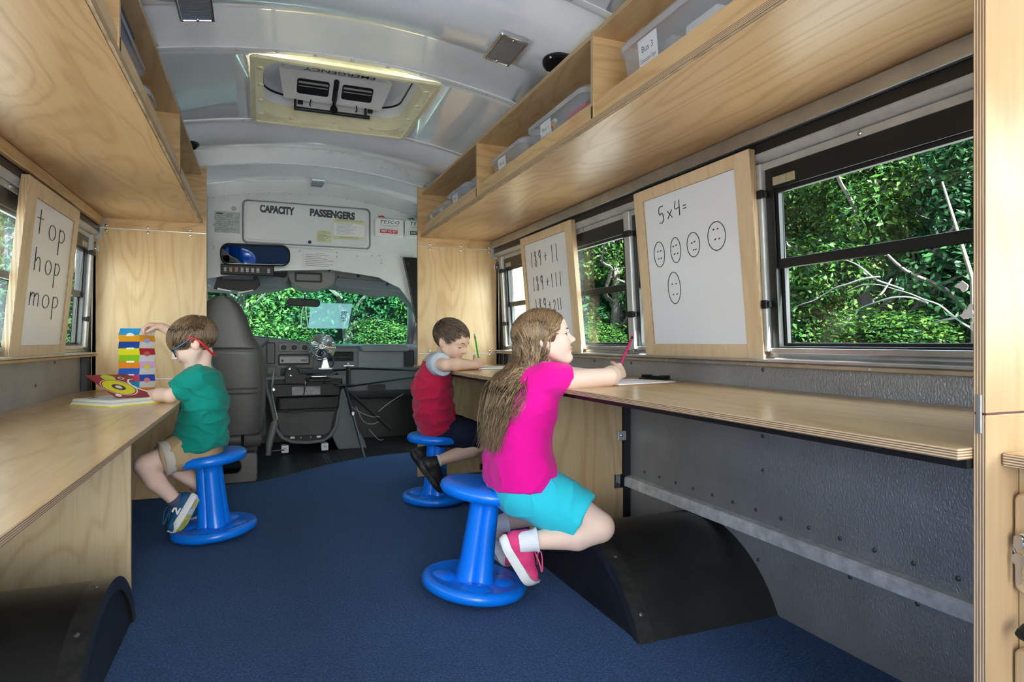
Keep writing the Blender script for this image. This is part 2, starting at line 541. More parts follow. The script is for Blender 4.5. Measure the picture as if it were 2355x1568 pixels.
for y0, y1 in zip(SEAMS, SEAMS[1:]):
    b = MB()
    ys = [y0, y1] if not (y0 < HY0 < y1) else [y0, HY0, HY1, y1]
    for j in range(len(ys) - 1):
        for i in range(len(cx) - 1):
            if len(ys) == 4 and j == 1 and cx[i] >= -HX - 1e-6 and cx[i + 1] <= HX + 1e-6: continue
            b.add([(cx[i], ys[j], ceil_z(cx[i])), (cx[i + 1], ys[j], ceil_z(cx[i + 1])), (cx[i + 1], ys[j + 1], ceil_z(cx[i + 1])), (cx[i], ys[j + 1], ceil_z(cx[i]))], [(0, 1, 2, 3)])
    o = b.build('ceiling_panel', CEIL, ceiling, smooth=60)
    so = o.modifiers.new('thick', 'SOLIDIFY'); so.thickness = 0.02; so.offset = 1
for y in SEAMS[3:]:
    b = MB()
    w = 0.017
    prof = [(-w, 0.0), (-w, -0.0035), (w * 0.5, -0.0045), (w, -0.001), (w, 0.0)]
    if y < 4.5:
        xs = np.linspace(-1.05, 1.05, 49)
        for i in range(len(xs) - 1):
            for k in range(len(prof) - 1):
                q = []
                for (xx, kk) in ((xs[i], k), (xs[i + 1], k), (xs[i + 1], k + 1), (xs[i], k + 1)):
                    q.append((xx, y + prof[kk][0], ceil_z(xx) + prof[kk][1]))
                b.add(q, [(0, 1, 2, 3)])
        b.build('seam_strip', CEIL2, ceiling, smooth=60)
    if y > 1.4:
        for k in range(11):
            x = -0.64 + 0.128 * k
            nrm = math.atan(0.36 * x)
            inst('rivet', RIVET if y < 3.5 else RIVETS, ceiling, (x, y - (0.012 if y > 4.5 else 0), ceil_z(x) - 0.004), (PI, 0, 0))

# ---- floor
floor = empty('floor', (0, 2, 0), kind='structure')
poly = [(-1.149, -1.3), (1.149, -1.3), (1.149, 3.80), (0.76, 3.80), (0.745, 4.47), (0.72, 4.67), (0.552, 4.641), (0.37, 4.582), (0.13, 4.435), (-0.05, 4.258), (-0.211, 4.10), (-0.33, 4.02), (-0.50, 3.995), (-0.70, 4.03), (-1.149, 4.03)]
b = MB(); b.prism(poly, 'z', -0.012, 0.0)
b.build('carpet', CARPET, floor, smooth=0)
RIBS = pbr('black_ribbed_mat', (0.018, 0.018, 0.019), 0.5, 0, 0.4, bump=(90, 0.6, 0.003, (0.12, 1, 1)), mottle=(30, 0.5))
b = MB(); b.box(-1.149, 1.149, 3.7, 5.95, -0.03, -0.012)
for k in range(60):
    x = -0.45 + k * 0.020
    b.box(x, x + 0.009, 3.98, 5.0, -0.012, -0.008)
b.build('cab_mat', RIBS, floor, smooth=0)
b = MB(); b.box(-1.2, 1.2, -1.35, 5.95, -0.10, -0.03)
b.build('sub_floor', RUB, floor, smooth=0)

# ---- side walls with window openings
YP = [-0.696, 0.035, 0.766, 1.497, 2.228, 2.959, 3.690]       # window posts
def wp(s, a, bb, c):
    """point on the leaning window plane: a along the bus, bb up from the sill, c inwards"""
    return (s * (1.143 - 0.0563 * bb - c), a, 0.805 + bb)
def wbox(mb, s, a0, a1, b0, b1, c0, c1, mi=0):
    V = [wp(s, a, q, c) for c in (c0, c1) for (a, q) in ((a0, b0), (a1, b0), (a1, b1), (a0, b1))]
    mb.add(V, [(0, 1, 2, 3), (7, 6, 5, 4), (0, 4, 5, 1), (1, 5, 6, 2), (2, 6, 7, 3), (3, 7, 4, 0)], mi)
nwin = 0
for s, side in ((1, 'right'), (-1, 'left')):
    wall = empty('wall_' + side, (s * 1.15, 1.8, 0), kind='structure')
    def wb(x0, x1, *r): return (min(s * x0, s * x1), max(s * x0, s * x1)) + r
    b = MB(); b.box(*wb(1.149, 1.19, -1.3, 3.86, -0.03, 0.765)); b.build('lower_panel', WALLM, wall, smooth=0)
    # upright trim beside the partition
    b = MB(); b.box(*wb(1.118, 1.15, 3.725, 3.80, 0.0, 1.36)); b.build('corner_post', BLKF, wall, smooth=0, bevel=0.004)
    # bench rail
    b = MB()
    b.prism([(s * 1.149, 0.216), (s * 1.149, 0.266), (s * 1.124, 0.262), (s * 1.117, 0.254), (s * 1.117, 0.222)], 'y', -1.2, 2.36 if s > 0 else 3.79)
    b.build('bench_rail', RAILM, wall, smooth=0, bevel=0.002)
    k = 0
    y = 0.63
    while y < 2.22:
        inst('rivet', RIVETD, wall, (s * 1.149, y, 0.298), (0, -s * PI / 2, 0)); y += 0.1037
    for (yy, zz) in ((1.534, 0.535), (1.534, 0.43), (1.533, 0.742), (2.285, 0.74), (1.22, 0.205), (1.035, 0.205), (1.554, 0.143), (0.80, 0.742), (3.05, 0.655), (2.55, 0.655), (2.6, 0.74), (3.3, 0.74)):
        inst('rivet', RIVETD, wall, (s * 1.149, yy, zz), (0, -s * PI / 2, 0))
    # window posts
    for i, y in enumerate(YP):
        if y < -0.5: continue
        b = MB(); wbox(b, s, y - 0.021, y + 0.021, -0.005, 0.56, -0.03, 0.028)
        p = b.build('window_post', ALUP, wall, smooth=0, bevel=0.004)
        for q in ((0.125, 0.455) if abs(y - 2.959) > 0.1 else ()):
            b = MB(); wbox(b, s, y - 0.027, y + 0.025, q, q + 0.026, 0.024, 0.034)
            wbox(b, s, y - 0.034, y - 0.022, q + 0.003, q + 0.023, 0.015, 0.028)
            b.build('clip', BLK, p, smooth=0, bevel=0.003)
        inst('screw', RIVETS, p, wp(s, y, 0.545, 0.028), (0, -s * PI / 2, 0))
    # sill
    sill = empty('trim_1' if s > 0 else 'trim_2', (s * 1.12, 1.8, 0.77), kind='structure')
    b = MB(); b.prism([(s * 1.145, 0.765), (s * 1.150, 0.806), (s * 1.137, 0.808), (s * 1.128, 0.785), (s * 1.120, 0.779), (s * 1.082, 0.777), (s * 1.082, 0.771), (s * 1.120, 0.766)], 'y', -1.2, 3.79 if s > 0 else 3.74)
    b.build('sill_tray', ALU, sill, smooth=20)
    b = MB(); b.prism([(s * 1.149, 0.765), (s * 1.099, 0.772), (s * 1.092, 0.766), (s * 1.095, 0.757), (s * 1.149, 0.752)], 'y', -1.2, 3.79 if s > 0 else 3.83)
    b.build('sill_lip', ALU if s > 0 else W_Y, sill, smooth=20)
    for k in range(8):
        inst('screw', RIVETS, sill, (s * 1.0945, 0.7 + 0.42 * k, 0.7615), (0, -s * PI / 2, 0))
    # head channel, roll and shelf angle
    head = empty('trim_3' if s > 0 else 'trim_4', (s * 1.09, 1.8, 1.4), kind='structure')
    b = MB(); b.box(*wb(1.058, 1.078, -1.2, 3.77, 1.425, 1.470)); b.build('shelf_angle', ALU if s > 0 else W_Y, head, smooth=0, bevel=0.003)
    b = MB(); b.box(*wb(1.080, 1.13, -1.2, 3.79, 1.395, 1.452)); b.build('dark_channel', BLKF, head, smooth=0)
    pr = [(s * (1.125), 1.410)] + [(s * (1.113 - 0.032 * math.sin(t) - 0.006 * math.cos(t)), 1.388 + 0.022 * math.cos(t)) for t in np.linspace(0.0, PI, 9)] + [(s * 1.125, 1.364)]
    b = MB(); b.prism(pr, 'y', -1.2, 3.79); b.build('head_roll', ALUP, head, smooth=40)
    b = MB(); b.box(*wb(1.098, 1.13, -1.2, 3.79, 1.345, 1.367)); b.build('head_flange', ALUP, head, smooth=0, bevel=0.002)
    for k in range(10):
        inst('screw', BOLT, head, (s * 1.098, 0.42 + 0.365 * k, 1.357), (0, -s * PI / 2, 0))
    # windows
    for i in range(1, len(YP) - 1):
        a0, a1 = YP[i] + 0.021, YP[i + 1] - 0.021
        nwin += 1
        w = empty('window_%d' % nwin, (s * 1.14, (a0 + a1) / 2, 0.805), kind='structure')
        b = MB()
        for (p0, p1, q0, q1) in ((a0, a0 + 0.030, 0, 0.545), (a1 - 0.030, a1, 0, 0.545), (a0 + 0.03, a1 - 0.03, 0.478, 0.545), (a0 + 0.03, a1 - 0.03, 0, 0.012)):
            wbox(b, s, p0, p1, q0, q1, -0.03, 0.012)
        b.build('frame', BLKF, w, smooth=0, bevel=0.003)
        b = MB(); wbox(b, s, a0, a1, -0.010, 0.006, -0.03, 0.020); b.build('frame_foot', ALU, w, smooth=0, bevel=0.002)
        # upper sash (inside) and lower sash (behind)
        for (nm, q0, q1, c) in (('upper_sash', 0.243, 0.478, -0.006), ('lower_sash', 0.012, 0.262, -0.018)):
            b = MB()
            for (p0, p1, r0, r1) in ((a0 + 0.03, a0 + 0.042, q0, q1), (a1 - 0.042, a1 - 0.03, q0, q1), (a0 + 0.042, a1 - 0.042, q0, q0 + (0.028 if 'upper' in nm else 0.010)), (a0 + 0.042, a1 - 0.042, q1 - 0.012, q1)):
                wbox(b, s, p0, p1, r0, r1, c - 0.006, c + 0.010)
            sash = b.build(nm, BLKF, w, smooth=0, bevel=0.002)
            b = MB(); b.add([wp(s, a0 + 0.04, q0 + 0.008, c), wp(s, a1 - 0.04, q0 + 0.008, c), wp(s, a1 - 0.04, q1 - 0.008, c), wp(s, a0 + 0.04, q1 - 0.008, c)], [(0, 1, 2, 3)])
            b.build('pane', GL_SIDE, sash, smooth=0)
        b = MB(); wbox(b, s, a1 - 0.115, a1 - 0.032, 0.487, 0.512, 0.010, 0.015)
        wbox(b, s, a1 - 0.085, a1 - 0.060, 0.490, 0.508, 0.014, 0.020)
        b.build('latch', pbr('worn_latch', (0.45, 0.40, 0.28), 0.5, 0.2), w, smooth=0, bevel=0.002)
    # outer skin above the windows so the roof is closed
    b = MB(); b.box(*wb(1.115, 1.19, -1.3, 3.86, 1.34, 1.46)); b.build('cant_rail', ALUP, wall, smooth=0)
    # wall behind the partition up to the front, with an opening for the entrance or the driver's window
    b = MB()
    b.box(*wb(1.10, 1.19, 3.80, 3.98, -0.03, 1.70))
    if s > 0:
        b.box(*wb(1.10, 1.19, 4.66, 5.95, -0.03, 0.85)); b.box(*wb(1.10, 1.19, 3.98, 4.66, 1.45, 1.70)); b.box(*wb(1.05, 1.19, 4.66, 4.78, 0.85, 1.70)); b.box(*wb(1.05, 1.19, 5.35, 5.95, 0.85, 1.70)); b.box(*wb(1.10, 1.19, 4.66, 5.95, 1.30, 1.70))
    else:
        b.box(*wb(1.10, 1.19, 3.98, 5.95, -0.03, 0.90)); b.box(*wb(1.10, 1.19, 3.98, 5.95, 1.36, 1.70)); b.box(*wb(1.10, 1.19, 3.98, 4.25, 0.90, 1.36)); b.box(*wb(1.10, 1.19, 5.1, 5.95, 0.90, 1.36))
    b.build('cab_side', HDR, wall, smooth=0)
# torn white sticker remains on the lower pane of the big window
st = empty('sticker_remains', (1.12, 0.93, 0.86), 'torn white sticker remains on the big window pane', 'sticker')
rs = random.Random(3)
for (a, q, sz) in ((0.905, 0.060, 0.022), (0.925, 0.085, 0.018), (0.915, 0.100, 0.012), (0.935, 0.150, 0.016)):
    n = 11
    pl = [(a + sz * rs.uniform(0.5, 1.1) * math.cos(2 * PI * k / n), q + sz * 0.8 * rs.uniform(0.4, 1.1) * math.sin(2 * PI * k / n)) for k in range(n)]
    b = MB(); V_ = [wp(1, p_, q_, -0.0165) for p_, q_ in pl] + [wp(1, p_, q_, -0.0175) for p_, q_ in pl]
    b.add(V_, [tuple(range(n)), tuple(range(2 * n - 1, n - 1, -1))] + [(k, (k + 1) % n, n + (k + 1) % n, n + k) for k in range(n)]); b.build('scrap', PAPER, st, smooth=0)
# entrance door
door = empty('door_1', (1.14, 4.32, 0), kind='structure')
b = MB()
for (y0, y1) in ((3.985, 4.315), (4.325, 4.655)):
    for (p0, p1, q0, q1) in ((y0, y0 + 0.04, 0.0, 1.44), (y1 - 0.04, y1, 0.0, 1.44), (y0 + 0.04, y1 - 0.04, 0.0, 0.06), (y0 + 0.04, y1 - 0.04, 1.38, 1.44), (y0 + 0.04, y1 - 0.04, 0.70, 0.75)):
        b.box(1.13, 1.16, p0, p1, q0, q1)
b.build('door_leaf', BLKF, door, smooth=0, bevel=0.003)
b = MB(); b.box(1.143, 1.147, 4.02, 4.62, 0.05, 1.40); b.build('door_pane', GL_SIDE, door, smooth=0)

# unseen rear wall with two windows, added with a narrowed doorway to cut light
wr = empty('wall_rear', (0, -1.32, 0), kind='structure')
b = MB()
for sx in (1, -1):
    def rb(x0, x1, z0, z1): b.box(*sorted((sx * x0, sx * x1)), -1.36, -1.30, z0, z1)
    rb(0.60, 1.19, -0.10, 0.85); rb(0.60, 1.19, 1.35, 1.90); rb(0.60, 0.68, 0.85, 1.35); rb(1.02, 1.19, 0.85, 1.35)
b.box(-0.60, 0.60, -1.36, -1.30, 1.68, 1.92)
b.box(0.20, 0.60, -1.36, -1.30, -0.10, 0.90); b.box(0.20, 0.60, -1.36, -1.30, 1.45, 1.68); b.box(0.20, 0.26, -1.36, -1.30, 0.90, 1.45); b.box(0.54, 0.60, -1.36, -1.30, 0.90, 1.45)
b.build('rear_panel', HDR, wr, smooth=0)
b = MB()
for sx in (1, -1): b.box(*sorted((sx * 0.68, sx * 1.02)), -1.335, -1.33, 0.85, 1.35)
b.box(0.26, 0.54, -1.335, -1.33, 0.90, 1.45)
b.build('rear_pane', GL_SIDE, wr, smooth=0)

# ---- wheel well covers
for s, lab in ((1, 'black rounded wheel well cover under the worktop behind the pink shirt'), (-1, 'black rounded wheel well cover below the lower worktop at the bottom corner')):
    t = empty('wheel_well_cover', (s * 0.9, 1.82, 0), lab, 'wheel well')
    yc, zc, R = 1.82, -0.165, 0.387
    a0 = math.acos(0.35 / R)
    arc = [(yc - R * math.cos(a), max(0.0, zc + R * math.sin(a))) for a in np.linspace(a0, PI - a0, 25)]
    xa, xb = s * 0.66, s * 1.149
    b = MB(); b.prism(arc, 'x', min(xa + s * 0.004, xb), max(xa + s * 0.004, xb)); b.build('hood', WELLM, t, smooth=40)
    b = MB()
    out2 = [(yc - (R + 0.004) * math.cos(a), max(0.0, zc + (R + 0.004) * math.sin(a))) for a in np.linspace(a0, PI - a0, 25)]
    inn = [(yc - (R - 0.03) * math.cos(a), max(0.0, zc + (R - 0.03) * math.sin(a))) for a in np.linspace(a0, PI - a0, 25)]
    n = len(out2)
    # raised flange strip that wraps the front edge of the hood
    V = []; F = []
    for k in range(n):
        V += [(xa + s * 0.045, *out2[k]), (xa - s * 0.004, *out2[k]), (xa - s * 0.004, *inn[k]), (xa + s * 0.045, *arc[k])]
    for k in range(n - 1):
        for q in range(3):
            F.append((4 * k + q, 4 * k + q + 1, 4 * k + 5 + q, 4 * k + 4 + q))
    b.add(V, F); b.build('flange', pbr('black_well_flange', (0.02, 0.02, 0.02), 0.3, 0, 0.5, mottle=(40, 0.6)), t, smooth=40)
    for k in (2, 7, 12, 17, 22):
        a = a0 + (PI - 2 * a0) * k / 24
        inst('rivet', RIVETD, t, (xa + s * 0.024, yc - (R + 0.003) * math.cos(a), zc + (R + 0.003) * math.sin(a)), (0 if True else 0, 0, 0)).rotation_euler = (PI / 2 - a, 0, 0)

# ---- front partitions either side of the aisle
def partition(s, seam_lo):
    lab = ('birch plywood partition behind the boy in red, with bolted joint plates' if s > 0 else 'birch plywood partition behind the boy in green, with bolted joint plates')
    t = empty('plywood_partition', (s * 0.86, 3.81, 0), lab, 'partition', 'front plywood partitions')
    y0, y1 = 3.80, 3.816
    xi = 0.585
    def P(poly, name, m):
        b = MB(); b.prism([(s * q[0], q[1]) for q in poly], 'y', y0, y1, 0, side=1); return b.build(name, [m, E_Y], t, smooth=0)
    P([(xi, 0.0), (1.118, 0.0), (1.118, seam_lo - 0.0015), (xi, seam_lo - 0.0015)], 'lower_panel', W_Z)
    P([(xi, seam_lo + 0.0015), (1.118, seam_lo + 0.0015), (1.108, 1.362), (1.073, 1.362), (1.073, 1.418), (xi, 1.418)], 'middle_panel', W_Z)
    P([(xi, 1.421), (1.058, 1.421), (1.058, 1.50), (0.95, 1.64), (0.80, 1.72), (0.62, 1.778), (xi, 1.781)], 'upper_panel', W_X)
    for zz in (1.4195, seam_lo):
        b = MB(); b.box(*sorted((s * xi, s * 1.09)), y0 - 0.0025, y0, zz - 0.0022, zz + 0.0022); b.build('joint_plate', ALU, t, smooth=0)
    pairs = [(0.662, 1.4195), (0.863, 1.4195), (1.053, 1.4195)] + ([(1.053, seam_lo), (0.66, seam_lo)] if s > 0 else [(0.66, seam_lo)])
    for (x, z) in pairs:
        for d in (-0.013, 0.014):
            inst('bolt', BOLT, t, (s * x, y0, z + d), (PI / 2, 0, 0))
    b = MB(); b.box(*sorted((s * 1.085, s * 1.135)), y0 - 0.004, y0, 1.295, 1.332); b.build('angle_bracket', ALU, t, smooth=0, bevel=0.002)
    inst('bolt', BOLT, t, (s * 1.104, y0 - 0.004, 1.312), (PI / 2, 0, 0))
    if s > 0:
        b = MB(); b.box(0.985, 1.03, y0 - 0.03, y0, 0.015, 0.055); b.build('floor_bracket', BLKF, t, smooth=0, bevel=0.003)
        inst('bolt', BOLT, t, (1.005, y0 - 0.03, 0.037), (PI / 2, 0, 0))
partition(1, 0.757)
partition(-1, 0.634)

# ---- worktops
t = empty('worktop', (0.85, 2.2, 0.672), 'higher birch plywood worktop where the two writing children lean', 'worktop')
b = MB(); b.box(0.557, 1.147, 0.558, 3.798, 0.6715, 0.687, thick='z'); b.build('top_board', [W_TOP, E_Z], t, bevel=0.0015, smooth=0)
b = MB(); b.box(0.575, 0.60, 0.558, 3.798, 0.659, 0.6715); b.box(1.12, 1.147, 0.558, 3.798, 0.640, 0.6715); b.build('support_angle', BLK, t, smooth=0)
t = empty('worktop', (-0.88, 1.4, 0.567), 'lower birch plywood worktop holding the open picture book', 'worktop')
b = MB(); b.box(-1.147, -0.615, -1.0, 3.798, 0.5665, 0.582, thick='z'); b.build('top_board', [W_TOP, E_Z], t, bevel=0.0015, smooth=0)
b = MB(); b.box(-1.147, -1.12, -1.0, 3.798, 0.540, 0.5665); b.build('support_angle', BLK, t, smooth=0)
# supporting panels under the worktops (cut round the wheel well)
def well_cut(x_in):  # z of well top at given y
    return 0.0
t = empty('support_panel', (-0.88, 2.30, 0), 'pale plywood support panel under the lower worktop, behind the wheel well', 'panel')
b = MB(); b.prism([(-0.690, 0.0), (-0.690, 0.5655), (-1.112, 0.5655), (-1.112, 0.0)], 'y', 2.292, 2.308, 0, side=1)
b.build('board', [wood('pale_birch', (0.60, 0.48, 0.31), (0.42, 0.30, 0.17), 'z', seed=12.2), E_Y], t, smooth=0)
t = empty('support_panel', (0.88, 2.30, 0), 'pale plywood support panel under the higher worktop, beside the pink shirt', 'panel')
b = MB(); b.prism([(0.690, 0.0), (0.690, 0.6585), (1.108, 0.6585), (1.108, 0.272), (1.070, 0.272), (1.070, 0.214), (1.112, 0.214), (1.112, 0.0)], 'y', 2.292, 2.308, 0, side=1)
b.build('board', [wood('pale_birch_figured', (0.66, 0.51, 0.31), (0.45, 0.30, 0.15), 'z', seed=21.5, ring=6), E_Y], t, smooth=0)
b = MB(); b.box(1.085, 1.125, 2.286, 2.292, 0.415, 0.455); b.build('angle_bracket', ALU, t, smooth=0, bevel=0.002)
inst('bolt', BOLT, t, (1.103, 2.286, 0.436), (PI / 2, 0, 0))
b = MB(); b.box(1.112, 1.146, 2.288, 2.312, 0.0, 0.66); b.build('black_upright', BLKF, t, smooth=0)

# ---- overhead shelves
def shelf(s, divs, y0, lab):
    t = empty('overhead_shelf', (s * 0.85, 2.0, 1.47), lab, 'shelf', 'long overhead shelves')
    xf = 0.610
    def bx(b, x0, x1, *r, **k): b.box(*sorted((s * x0, s * x1)), *r, **k)
    b = MB(); bx(b, xf + 0.004, 1.075, y0, 3.80, 1.472, 1.487, thick='z'); b.build('bottom_board', [W_SH, E_Z], t, smooth=0)
    b = MB(); bx(b, xf + 0.002, xf + 0.014, y0, 3.80, 1.487, 1.545, thick='x'); b.build('front_lip', [W_Y, E_X], t, smooth=0, bevel=0.001)
    b = MB(); bx(b, xf - 0.006, xf + 0.004, y0, 3.80, 1.4735, 1.492, thick='z'); b.build('front_edging', [E_Z, E_Z], t, smooth=0, bevel=0.001)
    b = MB(); bx(b, xf, 0.785, y0, 3.80, 1.737, 1.752, thick='z'); b.build('top_rail', [W_Y, E_Z], t, smooth=0, bevel=0.001)
    for y in divs:
        b = MB(); b.prism([(s * (xf - 0.002), 1.487), (s * (xf - 0.002), 1.7535), (s * 0.70, 1.7535), (s * 0.80, 1.728), (s * 0.94, 1.655), (s * 1.03, 1.56), (s * 1.06, 1.487)], 'y', y, y + 0.015, 0, side=1)
        b.build('divider', [W_X, E_Y], t, smooth=0)
        b = MB(); bx(b, xf - 0.0035, xf - 0.001, y + 0.004, y + 0.011, 1.495, 1.53); b.build('joint_slot', INK, t, smooth=0)
    return t
shelf(1, [0.56, 1.642, 2.725], 0.558, 'overhead plywood shelf holding the labelled clear bins, above the maths whiteboards')
shelf(-1, [0.53, 1.670, 2.813], -0.6, 'overhead plywood shelf above the spelling whiteboard')

# ---- rear partition and drawer cabinet at the edge of the frame
t = empty('rear_partition', (0.86, 0.548, 0), 'tall plywood partition with layered edge at the end of the higher worktop', 'partition')
W_Z_DIM = wood('birch_near_partition_dimmed', (0.47, 0.325, 0.178), (0.35, 0.215, 0.105), 'z', seed=15.3, contrast=0.8)  # same birch, darkened in colour to stand in for weaker light here
b = MB(); b.box(0.585, 1.147, 0.540, 0.5565, 0.0, 0.7325, thick='y'); b.build('lower_panel', [W_Z_DIM, ply_edge('near_edge', 'y', 0.0036)], t, smooth=0, bevel=0.0008)
b = MB(); b.prism([(0.585, 0.7355), (1.06, 0.7355), (1.06, 1.50), (0.95, 1.64), (0.80, 1.72), (0.62, 1.778), (0.585, 1.781)], 'y', 0.540, 0.5565, 0, side=1); b.build('upper_panel', [W_Z_DIM, bpy.data.materials['near_edge']], t, smooth=0, bevel=0.0008)
b = MB(); b.box(0.582, 0.5852, 0.5445, 0.5515, 0.708, 0.760); b.build('joint_clip', ALU, t, smooth=0, bevel=0.001)
b = MB(); b.box(0.587, 1.05, 0.541, 0.5555, 0.7325, 0.7355); b.build('joint_line', pbr('dark_red_gap', (0.10, 0.03, 0.02), 0.7), t, smooth=0)
t = empty('drawer_cabinet', (0.9, 0.25, 0), 'plywood drawer cabinet with keys in its lock at the edge of the frame', 'cabinet')
b = MB(); b.box(0.652, 1.147, -0.3, 0.5385, 0.0, 0.664, thick='x'); b.build('body', [W_Z_DIM, W_Z_DIM], t, smooth=0)
b = MB(); b.box(0.614, 1.147, -0.3, 0.5385, 0.664, 0.682, thick='z'); b.build('top_board', [W_TOP, ply_edge('near_top_edge', 'z', 0.0036)], t, smooth=0, bevel=0.003)
for (z0, z1) in ((0.493, 0.628), (0.16, 0.42)):
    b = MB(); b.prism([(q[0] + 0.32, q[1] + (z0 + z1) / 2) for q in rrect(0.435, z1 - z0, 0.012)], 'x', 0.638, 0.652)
    d = b.build('drawer', W_Z_DIM, t, smooth=30, bevel=0.003)
    if z0 > 0.4:
        b = MB(); b.lathe([(0.010, 0), (0.011, 0.004), (0.009, 0.008), (0.0045, 0.0085), (1e-7, 0.0085)], 20, Matrix.Translation((0.638, 0.520, 0.568)) @ Matrix.Rotation(-PI / 2, 4, 'Y'))
        b.build('lock', CHROME, d)
    else:
        b = MB(); b.tube(catmull([(0.638, 0.515, 0.458), (0.620, 0.515, 0.452), (0.612, 0.505, 0.448), (0.612, 0.40, 0.448), (0.638, 0.39, 0.455)], 5), 0.006, 8); b.build('handle', BLK, d)
k = empty('key_ring', (0.63, 0.52, 0.5), 'steel keys on a ring hanging from the drawer lock', 'keys')
ringp = [(0.6275, 0.5235 + 0.0085 * math.cos(a), 0.556 + 0.0085 * math.sin(a)) for a in np.linspace(0, 2 * PI, 25)[:-1]]
b = MB(); b.tube(ringp, 0.001, 6, closed=True); b.build('split_ring', CHROME, k)
b = MB(); b.prism([(q[0] + 0.5255, q[1] + 0.5635) for q in rrect(0.011, 0.02, 0.005)], 'x', 0.626, 0.6282); b.build('lock_key', STEEL, k, smooth=30)
def kk(cy, cz):
    head = [(cy + 0.0085 * math.sin(a), cz + 0.0085 * math.cos(a)) for a in np.linspace(-PI + 0.5, PI - 0.5, 17)]
    return head + [(cy + 0.003, cz - 0.030), (cy + 0.0, cz - 0.034), (cy - 0.003, cz - 0.031), (cy - 0.0042, cz - 0.026), (cy - 0.0028, cz - 0.023), (cy - 0.0042, cz - 0.019), (cy - 0.0028, cz - 0.016)][::1]
b = MB(); b.prism(kk(0.525, 0.541), 'x', 0.6262, 0.6280); b.build('key', STEEL, k, smooth=30)
# ================================================================== CAB
def text_fit(name, body, w, h, mat, parent, M, extrude=0.0004, spacing=1.0, shear=0.0, bold=0.0):
    """text centred on M, scaled so that it is w wide and its capitals h tall"""
    cu = bpy.data.curves.new(name, 'FONT')
    cu.body = body; cu.size = 1.0; cu.align_x = 'CENTER'; cu.align_y = 'CENTER'
    cu.space_character = spacing; cu.shear = shear; cu.offset = bold
    cu.resolution_u = 4
    cu.materials.append(mat)
    o = bpy.data.objects.new(name, cu)
    C.objects.link(o)
    bpy.context.view_layer.update()
    dx, dy = max(o.dimensions.x, 1e-3), max(o.dimensions.y, 1e-3)
    off = root_offset(parent)
    me = bpy.data.meshes.new_from_object(o.evaluated_get(bpy.context.evaluated_depsgraph_get()))
    bpy.data.objects.remove(o); bpy.data.curves.remove(cu)
    me.name = name
    o = bpy.data.objects.new(name, me)
    C.objects.link(o)
    if not me.materials: me.materials.append(mat)
    o.parent = parent
    o.matrix_basis = Matrix.Translation(-off) @ M @ Matrix.Diagonal((w / dx, h / dy, 1, 1))
    return o
RX = Matrix.Rotation(PI / 2, 4, 'X')
def front(x, y, z): return Matrix.Translation((x, y, z)) @ RX

wf = empty('wall_front', (0, 4.6, 1.5), kind='structure')
topx = np.linspace(-0.95, 0.95, 25)
poly = [(-0.95, 1.20), (-0.63, 1.25), (-0.40, 1.295), (-0.158, 1.32), (0.144, 1.338), (0.478, 1.298), (0.636, 1.225), (0.75, 1.07), (0.95, 0.95)] + [(x, ceil_z(x) + 0.004) for x in topx[::-1]]
b = MB(); b.prism(poly, 'y', 4.58, 4.60); b.build('header_panel', HDR, wf, smooth=0)
# raised band round the access door
def rr_path(w, h, r, cx, cy, n=6): return rrect(w, h, r, n, cx, cy)
acc = MB(); acc.ring(rr_path(0.85, 0.295, 0.035, -0.003, 1.638), rr_path(0.832, 0.277, 0.028, -0.003, 1.638), 'y', 4.574, 4.581)
acc = acc.build('access_door_seal', pbr('grey_rubber_seal', (0.16, 0.165, 0.17), 0.5), wf, smooth=40)
b = MB(); b.prism(rr_path(0.826, 0.271, 0.027, -0.003, 1.638), 'y', 4.572, 4.581); ad = b.build('access_door', HDR, wf, smooth=40, bevel=0.004)
b = MB(); b.tube([(q[0], 4.572, q[1]) for q in rr_path(0.79, 0.235, 0.02, -0.003, 1.640)], 0.003, 6, closed=True); b.build('pressed_bead', HDR, ad)
b = MB(); b.box(-0.36, 0.36, 4.568, 4.573, 1.771, 1.777); b.build('hinge', ALUP, ad, smooth=0)
b = MB(); b.lathe([(0.011, 0), (0.011, 0.006), (0.008, 0.008), (1e-7, 0.008)], 16, Matrix.Translation((0.004, 4.572, 1.522)) @ RX); b.build('latch', BLK, ad)
b = MB(); b.box(-0.40, 0.40, 4.555, 4.58, 1.478, 1.492); b.build('drip_ledge', HDR, wf, smooth=0, bevel=0.005)
TXT = pbr('dark_lettering', (0.03, 0.032, 0.04), 0.5)
text_fit('lettering', 'CAPACITY', 0.222, 0.056, TXT, ad, front(-0.209, 4.5712, 1.727) @ Matrix.Rotation(-0.03, 4, 'Z'), bold=0.06)
text_fit('lettering', 'PASSENGERS', 0.306, 0.056, TXT, ad, front(0.157, 4.5712, 1.724) @ Matrix.Rotation(-0.03, 4, 'Z'), bold=0.06)
text_fit('embossed_lettering', 'Thomas', 0.26, 0.058, pbr('emboss_grey', (0.69, 0.71, 0.72), 0.3), ad, front(0.03, 4.5714, 1.636))
for k in range(9):
    inst('rivet', RIVETS, wf, (-0.6 + 0.155 * k, 4.58, 1.445 + 0.01 * math.sin(k)), (PI / 2, 0, 0))
for (x, z) in ((-0.60, 1.78), (-0.60, 1.60), (-0.60, 1.46), (0.43, 1.45), (0.5, 1.42), (0.5, 1.40), (0.19, 1.46), (0.19, 1.43), (-0.06, 1.46)):
    inst('rivet', RIVETS, wf, (x, 4.58, z), (PI / 2, 0, 0))
# side returns of the header
b = MB(); b.box(-0.66, -0.635, 4.45, 4.58, 1.0, 1.80); b.build('header_return', ALUP, wf, smooth=0)
b = MB(); b.box(-0.648, -0.632, 4.42, 4.45, 1.60, 1.625); b.build('cable_clip', BLK, wf, smooth=0)

